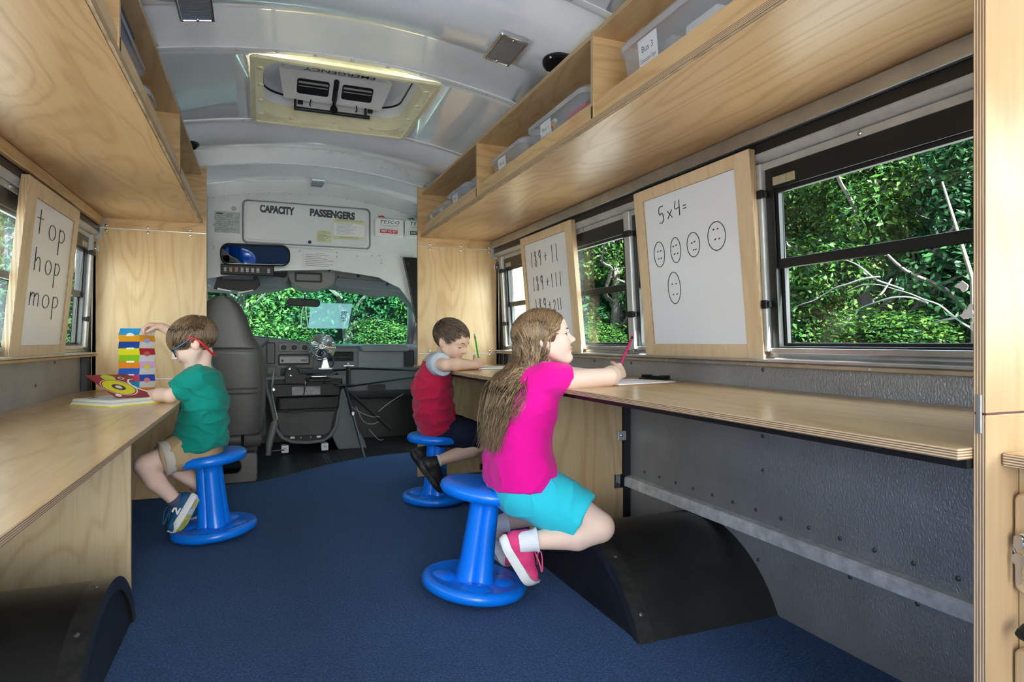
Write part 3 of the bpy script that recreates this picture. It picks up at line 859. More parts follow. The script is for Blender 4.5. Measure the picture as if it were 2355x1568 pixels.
b = MB(); b.box(-1.19, 1.19, 5.62, 5.70, -0.03, 0.80); b.build('firewall', RUB, wf, smooth=0)

def notice(name, lab, x0, x1, z0, z1, y, mat, lines=0, ink=GREYINK, tilt=0.0):
    t = empty(name, ((x0 + x1) / 2, y, z0), lab, 'notice')
    M = Matrix.Translation(((x0 + x1) / 2, y, (z0 + z1) / 2)) @ Matrix.Rotation(tilt, 4, 'Y')
    w, h = x1 - x0, z1 - z0
    b = MB(); b.box(-w / 2, w / 2, -0.0012, 0.0, -h / 2, h / 2, M=M); b.build('sheet', mat, t, smooth=0)
    b = MB()
    r = random.Random(len(lab))
    for k in range(lines):
        z = h / 2 - h * (k + 1.2) / (lines + 1.6)
        ww = w * (0.86 if k else 0.5) * r.uniform(0.55, 1.0)
        xs = -w * 0.43 if k else -ww / 2
        b.box(xs, xs + ww, -0.0016, -0.0012, z - h * 0.010, z + h * 0.010, M=M)
    if lines: b.build('printed_line', ink, t, smooth=0)
    return t
notice('posted_notice', 'yellow-edged notice with a white sheet posted under PASSENGERS', 0.162, 0.379, 1.553, 1.697, 4.570, YPAPER, 0)
b = MB(); b.box(0.163, 0.378, 4.5678, 4.5688, 1.578, 1.668); o = b.build('white_sheet', PAPER, bpy.data.objects['posted_notice'], smooth=0)
b = MB()
for k in range(9): b.box(0.185, 0.185 + 0.17 * random.uniform(0.5, 1), 4.5672, 4.5678, 1.662 - 0.009 * k, 1.6635 - 0.009 * k)
for k in range(2): b.box(0.18, 0.36, 4.5682, 4.5688, 1.690 - 0.007 * k, 1.692 - 0.007 * k)
for k in range(2): b.box(0.20, 0.34, 4.5682, 4.5688, 1.571 - 0.007 * k, 1.573 - 0.007 * k)
b.build('printed_line', GREYINK, bpy.data.objects['posted_notice'], smooth=0)
notice('sticky_note', 'small yellow note beside the round latch', 0.050, 0.150, 1.527, 1.610, 4.570, YPAPER, 8, INK)
notice('posted_notice', 'white notice in a clear sleeve above the overhead console', -0.041, 0.182, 1.341, 1.462, 4.574, PAPER, 8, GREYINK, 0.02)
notice('inspection_sticker', 'faded printed sticker left of the capacity door', -0.594, -0.440, 1.554, 1.695, 4.578, pbr('faded_sticker', (0.42, 0.45, 0.44), 0.5, mottle=(60, 0.4)), 9, pbr('faded_print', (0.22, 0.27, 0.25), 0.6))
t = bpy.data.objects['inspection_sticker']
b = MB(); b.lathe([(0.016, 0), (0.016, 0.001), (1e-7, 0.001)], 20, front(-0.478, 4.578, 1.718)); b.build('round_sticker', pbr('olive_sticker', (0.40, 0.42, 0.28), 0.5), t)
b = MB(); b.box(-0.583, -0.543, 4.5762, 4.5768, 1.676, 1.684); b.build('heading', INK, t, smooth=0)

def kit(x0, x1, lab, red, words, tagcol):
    t = empty('first_aid_box', ((x0 + x1) / 2, 4.55, 1.59), lab, 'first aid box', 'white first aid boxes')
    cxm, w = (x0 + x1) / 2, x1 - x0
    b = MB(); b.prism(rrect(w, 0.128, 0.018, 5, cxm, 1.653), 'y', 4.53, 4.578); b.build('case', WHITE, t, smooth=40, bevel=0.006)
    b = MB(); b.tube(catmull([(cxm - 0.035, 4.545, 1.717), (cxm - 0.03, 4.54, 1.728), (cxm + 0.03, 4.54, 1.728), (cxm + 0.035, 4.545, 1.717)], 5), 0.003, 6); b.build('handle', WHITE, t)
    b = MB(); b.tube(catmull([(cxm - 0.07, 4.54, 1.722), (cxm - 0.05, 4.54, 1.735), (cxm - 0.03, 4.54, 1.723), (cxm - 0.05, 4.535, 1.728), (cxm - 0.08, 4.54, 1.730)], 5), 0.003, 6); b.build('seal_tie', tagcol, t)
    b = MB(); b.box(cxm - 0.066, cxm + 0.06, 4.5275, 4.5300, 1.611, 1.637); b.build('label_band', red, t, smooth=0)
    text_fit('lettering', 'TESCO', 0.137, 0.024, INK, t, front(cxm, 4.5298, 1.690), shear=0.25, bold=0.01, spacing=1.25)
    text_fit('lettering', words, 0.112, 0.015, WHITE, t, front(cxm - 0.003, 4.5272, 1.624), bold=0.02)
    b = MB(); b.box(cxm - 0.07, cxm + 0.07, 4.5294, 4.53, 1.667, 1.669); b.box(cxm - 0.06, cxm + 0.06, 4.5294, 4.53, 1.661, 1.663); b.box(cxm - 0.07, cxm + 0.07, 4.5294, 4.53, 1.645, 1.6465); b.build('small_print', GREYINK, t, smooth=0)
kit(0.444, 0.652, 'white first aid box with red FIRST AID KIT band', pbr('red_label', (0.55, 0.02, 0.03), 0.4), 'FIRST AID KIT', pbr('red_tie', (0.6, 0.03, 0.02), 0.4))
kit(0.662, 0.870, 'white box with dark BODY band, half behind the partition', pbr('dark_label', (0.02, 0.05, 0.06), 0.4), 'BODY FLUID KIT', pbr('green_tie', (0.01, 0.20, 0.08), 0.4))

# interior mirror and switch panel
MIR = pbr('mirror_glass', (0.75, 0.82, 0.88), 0.03, 1.0)
t = empty('interior_mirror', (-0.34, 4.45, 1.33), 'wide black-framed interior mirror above the driver seat', 'mirror')
Mm = Matrix.Translation((-0.342, 4.44, 1.397)) @ Matrix.Rotation(-0.02, 4, 'Y') @ Matrix.Rotation(math.radians(24), 4, 'X')
outer = rrect(0.425, 0.142, 0.055, 7); inner = rrect(0.405, 0.122, 0.047, 7)
b = MB(); b.ring(outer, inner, 'y', -0.008, 0.012, M=Mm); b.prism(outer, 'y', 0.012, 0.022, M=Mm); b.build('frame', BLK, t, smooth=40, bevel=0.003)
b = MB(); b.prism(inner, 'y', 0.0, 0.012, M=Mm); b.build('mirror_face', MIR, t, smooth=0)
b = MB(); b.tube([(-0.342, 4.46, 1.40), (-0.342, 4.58, 1.42)], 0.01, 8); b.build('arm', BLK, t)
t = empty('switch_panel', (-0.39, 4.47, 1.26), 'black panel of lit rocker switches below the wide mirror', 'switch panel')
b = MB(); b.box(-0.553, -0.228, 4.465, 4.50, 1.266, 1.335); b.build('panel', BLK, t, smooth=0, bevel=0.006)
b = MB(); b.box(-0.40, -0.38, 4.49, 4.58, 1.28, 1.32); b.build('bracket', BLK, t, smooth=0)
cols = [(0.5, 0.6, 0.7), (0.8, 0.12, 0.03), (0.5, 0.02, 0.06), (0.6, 0.6, 0.62), (0.6, 0.62, 0.65), (0.6, 0.62, 0.65), (0.6, 0.62, 0.65), (0.6, 0.62, 0.65)]
for k, x in enumerate((-0.525, -0.492, -0.459, -0.424, -0.393, -0.361, -0.329, -0.263)):
    m = pbr('switch_icon_%d' % k, cols[k], 0.5)
    b = MB(); b.box(x - 0.012, x + 0.012, 4.4615, 4.466, 1.283, 1.318); sw = b.build('switch', pbr('switch_black', (0.02, 0.02, 0.02), 0.3) if k == 0 else bpy.data.materials['switch_black'], t, smooth=0, bevel=0.002)
    b = MB(); b.ring(rrect(0.011, 0.011, 0.003, 2, x, 1.303), rrect(0.007, 0.007, 0.002, 2, x, 1.303), 'y', 4.4605, 4.4616); b.box(x - 0.006, x + 0.006, 4.4605, 4.4616, 1.289, 1.2915); b.build('icon', m, sw, smooth=0)

# headliner, overhead console, visors
hl = empty('trim_5', (0, 4.9, 1.3), kind='structure')
b = MB(); b.add([(-1.1, 4.60, 1.40), (1.1, 4.60, 1.40), (1.1, 5.17, 1.265), (-1.1, 5.17, 1.265), (-1.1, 4.60, 1.44), (1.1, 4.60, 1.44), (1.1, 5.20, 1.305), (-1.1, 5.20, 1.305)], [(0, 1, 2, 3), (7, 6, 5, 4), (0, 4, 5, 1), (2, 6, 7, 3), (1, 5, 6, 2), (3, 7, 4, 0)])
b.build('headliner', LINER, hl, smooth=0)
b = MB(); b.box(-1.19, 1.19, 4.605, 5.30, 1.44, 1.90); b.box(-1.19, 1.19, 5.17, 5.30, 1.29, 1.45); b.build('cab_roof', LINER, hl, smooth=0)
# curved front fascia hanging below the header: left lip, centre console, right sweep
fx = np.linspace(-0.95, 0.95, 58)
def fascia_top(x): return float(np.interp(x, [-0.95, -0.63, -0.15, -0.12, 0.18, 0.50, 0.68, 0.80, 0.95], [1.27, 1.285, 1.30, 1.345, 1.362, 1.33, 1.27, 1.17, 1.0]))
def fascia_bot(x): return float(np.interp(x, [-0.95, -0.70, -0.40, -0.20, -0.12, 0.0, 0.10, 0.20, 0.30, 0.55, 0.72, 0.80, 0.95], [1.24, 1.21, 1.195, 1.22, 1.255, 1.262, 1.262, 1.25, 1.235, 1.20, 1.215, 1.14, 0.97]))
V = []; F = []
for x in fx:
    V += [(x, 4.86, fascia_top(x)), (x, 4.90, (fascia_top(x) * 0.6 + fascia_bot(x) * 0.4)), (x, 5.08, fascia_bot(x)), (x, 5.17, fascia_bot(x) + 0.03)]
for i in range(len(fx) - 1):
    for k in range(3): F.append((4 * i + k, 4 * i + 4 + k, 4 * i + 5 + k, 4 * i + 1 + k))
b = MB(); b.add(V, F); o = b.build('fascia', LINER, hl, smooth=70); so = o.modifiers.new('thick', 'SOLIDIFY'); so.thickness = 0.015
conp = [(-0.135, 1.375), (-0.132, 1.32), (-0.10, 1.255), (-0.05, 1.222), (0.02, 1.208), (0.09, 1.215), (0.15, 1.235), (0.20, 1.265), (0.205, 1.32), (0.20, 1.372)]
b = MB(); b.prism(conp, 'y', 4.82, 5.10); con = b.build('overhead_console', LINER, hl, smooth=30, bevel=0.012)
b = MB(); b.ring(rrect(0.19, 0.070, 0.008, 3, 0.012, 1.300), rrect(0.165, 0.045, 0.005, 3, 0.012, 1.300), 'y', 4.808, 4.825); b.box(-0.075, 0.10, 4.8205, 4.826, 1.275, 1.325); b.build('slot', BLK, con, smooth=0)
for x in (-0.09, 0.14, 0.34, 0.55):
    b = MB(); b.sphere((x, 4.61, 1.338 - max(0, x - 0.2) * 0.25), 0.010); b.build('clip_knob', BLK, hl)
def visor(x0, x1, zc, h, lab, tilt):
    t = empty('sun_visor', ((x0 + x1) / 2, 4.84, zc), lab, 'sun visor', 'sun visors')
    M = Matrix.Translation(((x0 + x1) / 2, 4.83, zc)) @ Matrix.Rotation(tilt, 4, 'Y') @ Matrix.Rotation(math.radians(-12), 4, 'X')
    b = MB(); b.prism(rrect(x1 - x0, h, h * 0.45, 6), 'y', -0.012, 0.012, M=M); b.build('pad', VISORM, t, smooth=40, bevel=0.008)
    b = MB(); b.tube([M @ Vector((-(x1 - x0) / 2 + 0.03, 0, h * 0.3)), M @ Vector((-(x1 - x0) / 2 + 0.03, 0.05, h * 0.6 + 0.03))], 0.005, 8); b.build('pivot', BLK, t)
    return t, M
tv, Mv = visor(-0.665, -0.155, 1.255, 0.085, 'blue-grey sun visor with a black organiser strapped on', -0.01)
visor(0.195, 0.715, 1.262, 0.075, 'plain blue-grey sun visor on the passenger side', 0.05)
org = empty('visor_organiser', (-0.47, 4.80, 1.19), 'black visor organiser with white papers sticking out', 'organiser')
b = MB(); b.prism([(-0.615, 1.195), (-0.585, 1.30), (-0.565, 1.305), (-0.56, 1.265), (-0.36, 1.265), (-0.355, 1.305), (-0.335, 1.30), (-0.315, 1.235), (-0.345, 1.195), (-0.42, 1.183), (-0.47, 1.190)], 'y', 4.79, 4.812); b.build('pouch', BLK, org, smooth=0, bevel=0.004)
b = MB(); b.prism([(-0.590, 1.203), (-0.50, 1.186), (-0.505, 1.180), (-0.588, 1.193)], 'y', 4.786, 4.789); b.prism([(-0.46, 1.176), (-0.362, 1.198), (-0.36, 1.190), (-0.46, 1.166)], 'y', 4.786, 4.789); b.build('papers', PAPER, org, smooth=0)

# windshield
ws = empty('window_20', (0, 5.5, 1.0), kind='structure')
def wsy(z): return 5.17 + (1.25 - z) * 1.50
b = MB(); b.add([(-1.02, wsy(1.26), 1.26), (0.88, wsy(1.26), 1.26), (1.0, wsy(0.78), 0.78), (-1.10, wsy(0.78), 0.78)], [(0, 1, 2, 3)]); b.build('pane', GL_WS, ws, smooth=0)
b = MB(); b.tube(catmull([(0.80, 5.14, 1.30), (0.868, 5.24, 1.20), (0.925, 5.48, 1.03), (0.975, 5.80, 0.80), (0.98, 5.86, 0.70)], 5), 0.032, 10); b.build('pillar_trim', DASHL, ws)
b = MB(); b.prism([(5.12, 1.32), (5.24, 1.20), (5.82, 0.80), (5.95, 0.80), (5.95, 1.32)], 'x', 0.985, 1.19); b.prism([(5.12, 1.32), (5.24, 1.20), (5.82, 0.80), (5.95, 0.80), (5.95, 1.32)], 'x', -1.19, -1.03); b.build('pillar_side', DASHL, ws, smooth=0)
b = MB(); b.tube([(0.985, 4.75, 0.4), (0.965, 4.78, 0.9), (0.88, 4.80, 1.30)], 0.022, 8); b.build('door_seal', BLK, ws)
dp = empty('trim_6', (0.68, 4.56, 1.2), kind='structure')
b = MB(); b.prism([(0.648, 1.448), (0.76, 1.448), (0.79, 0.90), (0.745, 0.98), (0.70, 1.22)], 'y', 4.545, 4.57); b.build('door_head_panel', BLKF, dp, smooth=0, bevel=0.006)
inst('bolt', RIVETD, dp, (0.69, 4.545, 1.40), (PI / 2, 0, 0))
# paper and mirror on the glass
t = empty('windshield_paper', (0.2, 5.5, 0.95), 'pale paper with a mirrored code taped to the windshield', 'paper')
Pm = bpy.data.materials.new('backlit_paper')
_N, _L = nodes(Pm); _t = _N.new('ShaderNodeBsdfTranslucent'); _t.inputs[0].default_value = (0.55, 0.6, 0.62, 1); _x = _N.new('ShaderNodeMixShader'); _x.inputs[0].default_value = 0.6
_N['Principled BSDF'].inputs['Base Color'].default_value = (0.7, 0.75, 0.78, 1); _L.new(_N['Principled BSDF'].outputs[0], _x.inputs[1]); _L.new(_t.outputs[0], _x.inputs[2]); _y = _N.new('ShaderNodeMixShader'); _y.inputs[0].default_value = 0.62; _z = _N.new('ShaderNodeBsdfTransparent'); _L.new(_z.outputs[0], _y.inputs[1]); _L.new(_x.outputs[0], _y.inputs[2]); _L.new(_y.outputs[0], _N['Material Output'].inputs[0])
b = MB(); b.add([(0.062, wsy(1.145) - 0.012, 1.145), (0.392, wsy(1.145) - 0.012, 1.145), (0.392, wsy(0.945) - 0.012, 0.945), (0.062, wsy(0.945) - 0.012, 0.945)], [(0, 1, 2, 3)]); b.build('sheet', Pm, t, smooth=0)
up = Vector((0, wsy(1.145) - wsy(0.945), 0.2)).normalized()
Mt = Matrix.Translation((0.335, wsy(1.045) - 0.018, 1.045)) @ Matrix(((1, 0, 0, 0), (0, up.y, -up.z, 0), (0, up.z, up.y, 0), (0, 0, 0, 1))) @ Matrix.Rotation(PI / 2, 4, 'Z') @ Matrix.Diagonal((1, -1, 1, 1))
text_fit('lettering', 'F828', 0.145, 0.045, pbr('blue_ink', (0.02, 0.10, 0.14), 0.5), t, Mt)
t = empty('rear_view_mirror', (0, 5.35, 1.11), 'small black rear-view mirror at the top of the windshield', 'mirror')
Mr = Matrix.Translation((0.005, 5.25, 1.143)) @ Matrix.Rotation(0.03, 4, 'Y')
b = MB(); b.prism(rrect(0.25, 0.062, 0.026, 6), 'y', 0, 0.03, M=Mr); b.build('housing', BLK, t, smooth=40, bevel=0.006)
b = MB(); b.tube([(0.012, 5.27, 1.165), (0.012, 5.25, 1.195), (0.012, 5.24, 1.215)], 0.009, 8); b.build('stem', CHROME, t)
cl = MB(); cl.tube(catmull([(0.005, 5.262, 1.115), (-0.010, 5.262, 1.05), (-0.012, 5.262, 0.96), (0.012, 5.262, 0.935), (0.036, 5.262, 0.96), (0.028, 5.262, 1.03), (0.018, 5.262, 1.115)], 6), 0.0045, 6)
tag(cl.build('cord_loop', pbr('white_cord', (0.75, 0.8, 0.78), 0.7), None), 'white cord loop hanging from the rear-view mirror', 'cord')

# dashboard
d = empty('dashboard', (0.1, 5.4, 0.4), 'grey van dashboard with radio, vents and glovebox', 'dashboard')
prof = [(5.25, 0.60), (5.25, 0.775), (5.265, 0.800), (5.32, 0.812), (5.88, 0.800), (5.88, 0.34), (5.45, 0.34), (5.29, 0.40), (5.262, 0.43)]
b = MB(); b.prism(prof, 'x', -1.0, 0.955); b.build('body', DASH, d, smooth=30, bevel=0.008)
hood = [(-0.95, 0.79), (-0.95, 0.86)] + [(x, z) for x, z in ((-0.60, 0.895), (-0.40, 0.885), (-0.25, 0.868), (-0.10, 0.845), (0.02, 0.825), (0.075, 0.80))] + [(0.08, 0.50), (-0.95, 0.50)]
b = MB(); b.prism(hood, 'y', 5.235, 5.56); b.build('cluster_hood', DASH, d, smooth=30, bevel=0.012)
b = MB(); b.prism(rrect(0.40, 0.060, 0.028, 6, 0.645, 0.778), 'y', 5.205, 5.35); b.build('passenger_brow', DASHL, d, smooth=40, bevel=0.01)
b = MB(); b.prism(rrect(0.365, 0.140, 0.008, 3, 0.611, 0.682), 'y', 5.240, 5.26); gb = b.build('glovebox_door', DASHL, d, smooth=30, bevel=0.003)
b = MB(); b.box(0.43, 0.792, 5.2385, 5.2405, 0.671, 0.6735); b.build('crease', DASH, gb, smooth=0)
def vent(x0, x1, z0, z1, vert):
    y = 5.232 if x0 < 0.07 else 5.246
    v = MB(); v.ring(rrect(x1 - x0, z1 - z0, 0.012, 4, (x0 + x1) / 2, (z0 + z1) / 2), rrect(x1 - x0 - 0.016, z1 - z0 - 0.016, 0.006, 4, (x0 + x1) / 2, (z0 + z1) / 2), 'y', y - 0.008, y + 0.01)
    v.box(x0 + 0.006, x1 - 0.006, y + 0.004, y + 0.009, z0 + 0.006, z1 - 0.006)
    vo = v.build('air_vent', BLK, d, smooth=0, bevel=0.002)
    n = 6 if vert else 5
    for k in range(n):
        if vert:
            x = x0 + 0.010 + (x1 - x0 - 0.02) * (k + 0.5) / n
            q = MB(); q.box(x - 0.0015, x + 0.0015, y - 0.005, y + 0.004, z0 + 0.010, z1 - 0.010)
        else:
            z = z0 + 0.010 + (z1 - z0 - 0.02) * (k + 0.5) / n
            q = MB(); q.box(x0 + 0.010, x1 - 0.010, y - 0.005, y + 0.004, z - 0.0015, z + 0.0015)
        q.build('vent_slat', DASH, vo, smooth=0)
vent(-0.274, -0.207, 0.657, 0.826, True)
vent(0.812, 0.892, 0.622, 0.760, True)
vent(0.235, 0.391, 0.673, 0.752, False)
vent(0.110, 0.228, 0.673, 0.752, False)
b = MB(); b.prism(rrect(0.238, 0.072, 0.014, 4, -0.068, 0.788), 'y', 5.226, 5.24); hv = b.build('climate_panel', pbr('dark_panel', (0.035, 0.035, 0.037), 0.4), d, smooth=30, bevel=0.003)
for k, x in enumerate((-0.145, -0.068, 0.010)):
    b = MB(); b.lathe([(0.020, 0), (0.018, 0.014), (0.016, 0.016), (1e-7, 0.016)], 18, front(x, 5.226, 0.785)); b.box(x - 0.003, x + 0.003, 5.205, 5.212, 0.77, 0.80, M=Matrix.Translation((x, 5.21, 0.785)) @ Matrix.Rotation(-0.8 + 0.8 * k if k != 1 else 1.57, 4, 'Y') @ Matrix.Translation((-x, -5.21, -0.785)))
    kb = b.build('knob', BLK, hv, smooth=40)
    b = MB()
    for a in np.linspace(-2.2, 2.2, 9):
        b.box(-0.0012, 0.0012, -0.0004, 0.0, 0.025, 0.029, M=Matrix.Translation((x, 5.226, 0.785)) @ Matrix.Rotation(a, 4, 'Y'))
    b.build('dial_mark', WHITE if k != 1 else pbr('red_mark', (0.5, 0.1, 0.08), 0.5), hv, smooth=0)
b = MB(); b.prism(rrect(0.240, 0.088, 0.010, 3, -0.068, 0.690), 'y', 5.226, 5.24); b.build('radio_surround', BLK, d, smooth=30, bevel=0.003)
b = MB(); b.prism(rrect(0.215, 0.058, 0.005, 3, -0.068, 0.690), 'y', 5.214, 5.23); rd = b.build('radio', pbr('radio_grey', (0.10, 0.10, 0.105), 0.3), d, smooth=30, bevel=0.002)
b = MB(); b.box(-0.020, 0.030, 5.2125, 5.215, 0.676, 0.692); b.build('display', INK, rd, smooth=0)
b = MB(); b.lathe([(0.010, 0), (0.009, 0.012), (1e-7, 0.012)], 14, front(-0.155, 5.214, 0.683)); b.build('volume_knob', BLK, rd)
for k in range(6):
    b = MB(); b.box(-0.118 + 0.014 * k, -0.108 + 0.014 * k, 5.212, 5.215, 0.674 + 0.012 * (k % 2), 0.681 + 0.012 * (k % 2)); b.build('button', DASHL, rd, smooth=0)
b = MB(); b.box(-0.165, 0.045, 5.2125, 5.215, 0.711, 0.714); b.build('tape_slot', INK, rd, smooth=0)
b = MB(); b.prism(rrect(0.246, 0.085, 0.012, 3, -0.047, 0.585), 'y', 5.226, 5.24); b.build('cubby', BLK, d, smooth=30)
b = MB(); b.ring(rrect(0.080, 0.082, 0.006, 3, -0.236, 0.606), rrect(0.062, 0.062, 0.004, 3, -0.236, 0.606), 'y', 5.230, 5.24); b.box(-0.265, -0.207, 5.232, 5.24, 0.577, 0.635); b.build('blank_switch_plate', pbr('dash_dark', (0.04, 0.04, 0.043), 0.4), d, smooth=0, bevel=0.002)
b = MB(); b.prism(rrect(0.140, 0.054, 0.010, 3, 0.582, 0.450), 'y', 5.245, 5.28); b.build('lower_pocket', BLK, d, smooth=30)
b = MB(); b.tube([(-0.33, 5.20, 0.77), (-0.26, 5.10, 0.845)], [0.008, 0.011], 8); b.build('gear_lever', DASHL, d)
b = MB(); b.lathe([(0.02, 0), (0.018, 0.008), (0.006, 0.012), (1e-7, 0.012)], 16, front(0.262, 5.25, 0.56)); b.build('power_socket', BLK, d)
b = MB(); b.box(-1.0, 0.955, 5.262, 5.275, 0.535, 0.545); b.build('seam', BLK, d, smooth=0)

# steering wheel, mostly hidden by the seat
t = empty('steering_wheel', (-0.55, 5.05, 0.7), 'dark steering wheel hidden behind the driver seat', 'steering wheel')
Ms = Matrix.Translation((-0.55, 4.98, 0.76)) @ Matrix.Rotation(math.radians(62), 4, 'X')
b = MB(); b.tube([Ms @ Vector((0.19 * math.cos(a), 0.19 * math.sin(a), 0)) for a in np.linspace(0, 2 * PI, 33)[:-1]], 0.014, 8, closed=True)
for a in (0.4, PI - 0.4, 1.5 * PI): b.tube([Ms @ Vector((0.05 * math.cos(a), 0.05 * math.sin(a), 0)), Ms @ Vector((0.19 * math.cos(a), 0.19 * math.sin(a), 0))], 0.011, 8)
b.build('rim', BLK, t)
b = MB(); b.lathe([(0.06, -0.02), (0.06, 0.015), (0.04, 0.025), (1e-7, 0.025)], 18, Ms); b.tube([Ms @ Vector((0, 0, -0.02)), (-0.55, 5.25, 0.66)], 0.035, 10); b.build('hub', BLK, t)

# engine cover / centre console
d = empty('engine_cover', (0.01, 5.1, 0), 'dark engine cover console with tray between the front seats', 'console')
def con_poly(e):
    pts = [(-0.275 - e, 0.56 + e), (-0.275 - e, 0.50), (-0.235 - e, 0.35), (-0.205 - e, 0.18), (-0.165 - e, 0.115 - e * 0.5), (-0.10, 0.080 - e), (0.02, 0.066 - e), (0.13, 0.075 - e), (0.185 + e, 0.11 - e * 0.5), (0.225 + e, 0.18), (0.255 + e, 0.35), (0.283 + e, 0.50), (0.283 + e, 0.56 + e)]
    return pts
b = MB(); b.ring(con_poly(0.012), con_poly(-0.014), 'y', 4.985, 5.06); b.build('rim', DASH, d, smooth=30, bevel=0.006)
b = MB(); b.prism(con_poly(-0.012), 'y', 5.035, 5.50); b.build('well', BLK, d, smooth=0)
b = MB(); b.prism([(-0.215, 0.305), (-0.175, 0.135), (-0.13, 0.118), (0.145, 0.112), (0.19, 0.135), (0.225, 0.300)], 'y', 5.015, 5.04); b.build('lower_panel', pbr('grey_panel', (0.055, 0.055, 0.057), 0.6, bump=(30, 0.3, 0.002), mottle=(8, 0.25)), d, smooth=0, bevel=0.008)
b = MB(); b.prism([(q[0], q[1]) for q in rrect(0.455, 0.105, 0.03, 5, 0.02, 5.0)], 'z', 0.325, 0.415); b.build('tray', BLK, d, smooth=40, bevel=0.006)
b = MB(); b.prism(rrect(0.50, 0.095, 0.014, 4, 0.006, 0.465), 'y', 5.0, 5.08); b.build('upper_box', BLK, d, smooth=30, bevel=0.004)
b = MB(); b.prism(rrect(0.205, 0.064, 0.006, 3, 0.008, 0.460), 'y', 4.995, 5.001); b.build('worn_label', pbr('worn_grey_label', (0.30, 0.30, 0.31), 0.6, mottle=(20, 0.3)), d, smooth=0)
b = MB(); b.lathe([(0.014, 0), (0.014, 0.006), (0.009, 0.008), (0.006, 0.003), (1e-7, 0.003)], 16, front(-0.225, 5.0, 0.475)); b.build('lighter_socket', CHROME, d)
# flared side toward the passenger
sp = [(0.29, 0.56), (0.33, 0.35), (0.38, 0.18), (0.45, 0.05), (0.47, -0.012), (0.25, -0.012), (0.20, 0.10), (0.262, 0.35), (0.29, 0.50)]
b = MB(); b.prism(sp, 'y', 5.06, 5.55); b.build('flared_side', pbr('slate_plastic', (0.07, 0.075, 0.085), 0.45, bump=(10, 0.3, 0.01)), d, smooth=30, bevel=0.02)
for x in (-0.145, 0.14):
    b = MB(); b.ring(rrect(0.05, 0.055, 0.003, 2, x, 0.034), rrect(0.032, 0.036, 0.002, 2, x, 0.036), 'y', 4.95, 4.965); b.box(x - 0.022, x + 0.022, 4.962, 5.06, 0.012, 0.056); b.build('latch_bracket', ALUP, d, smooth=0, bevel=0.002)
    inst('bolt', BOLT, d, (x, 4.962, 0.036), (PI / 2, 0, 0))
for (x, z, w) in ((-0.09, 0.108, 0.03), (0.10, 0.105, 0.03), (-0.03, 0.105, 0.004), (0.04, 0.105, 0.004)):
    b = MB(); b.box(x - w / 2, x + w / 2, 5.0, 5.02, z - 0.006, z + 0.008); b.build('clip', ALUP, d, smooth=0)
b = MB(); b.box(-0.12, -0.02, 4.995, 5.03, 0.293, 0.312); b.box(0.10, 0.17, 4.995, 5.03, 0.293, 0.305); b.build('hinge', BLK, d, smooth=0)

# fan on its bracket
t = empty('dash_fan', (0.13, 4.9, 0.62), 'chrome wire-cage fan on the dashboard bracket', 'fan')
Mf = Matrix.Translation((0.113, 4.90, 0.792)) @ Matrix.Rotation(math.radians(-8), 4, 'Z') @ Matrix.Rotation(math.radians(84), 4, 'X')
R = 0.098
b = MB()
for k in range(12):
    r = 0.028 + (R - 0.028) * k / 11
    z = 0.032 * math.cos(PI / 2 * (r / R)) + 0.004
    b.tube([Mf @ Vector((r * math.cos(a), r * math.sin(a), z)) for a in np.linspace(0, 2 * PI, 37)[:-1]], 0.0015, 4, closed=True)
for k in range(4):
    r = R - 0.012 * k
    b.tube([Mf @ Vector((r * math.cos(a), r * math.sin(a), -0.012 - 0.010 * k)) for a in np.linspace(0, 2 * PI, 37)[:-1]], 0.0016, 4, closed=True)
for k in range(16):
    a = 2 * PI * k / 16
    b.tube([Mf @ Vector((r * math.cos(a), r * math.sin(a), 0.032 * math.cos(PI / 2 * r / R) + 0.003)) for r in np.linspace(0.02, R, 6)] + [Mf @ Vector((R * 0.7 * math.cos(a), R * 0.7 * math.sin(a), -0.04))], 0.0013, 4)
b.build('cage', CHROME, t)
for k in range(4):
    a0 = 2 * PI * k / 4 + 0.5
    def blade(u, v):
        r = 0.018 + 0.066 * v; a = a0 + (u - 0.5) * 1.05 * (0.6 + 0.4 * v)
        return Mf @ Vector((r * math.cos(a), r * math.sin(a), -0.004 + (u - 0.5) * 0.028))
    b = MB(); b.grid(blade, 8, 6); o = b.build('blade', pbr('bronze_blade', (0.45, 0.40, 0.36), 0.25, 0.9) if k == 0 else bpy.data.materials['bronze_blade'], t, smooth=70); so = o.modifiers.new('thick', 'SOLIDIFY'); so.thickness = 0.0015
b = MB(); b.lathe([(1e-7, 0.0375), (0.017, 0.0375), (0.019, 0.035), (0.019, 0.030)], 20, Mf); b.build('badge', WHITE, t)
b = MB(); b.lathe([(1e-7, 0.0385), (0.006, 0.0385), (0.007, 0.0375)], 14, Mf @ Matrix.Translation((0.006, 0.001, 0))); b.build('badge_mark', pbr('orange_mark', (0.6, 0.12, 0.03), 0.4), t)
b = MB(); b.lathe([(0.02, 0.03), (0.03, -0.01), (0.036, -0.03), (0.034, -0.085), (0.02, -0.095), (1e-7, -0.095)], 18, Mf); b.build('motor', CHROME, t)
b = MB(); b.prism([(0.105, 0.63), (0.12, 0.685), (0.125, 0.715), (0.15, 0.715), (0.155, 0.685), (0.172, 0.63)], 'y', 4.905, 4.96); b.prism(rrect(0.10, 0.012, 0.004, 3, 0.138, 0.628), 'y', 4.89, 4.975); b.build('stand', ALU, t, smooth=0, bevel=0.004)
b = MB(); b.tube(catmull([(0.17, 4.95, 0.70), (0.20, 4.95, 0.68), (0.195, 4.95, 0.65), (0.17, 4.95, 0.63)], 5), 0.006, 6); b.build('cable', BLK, t)

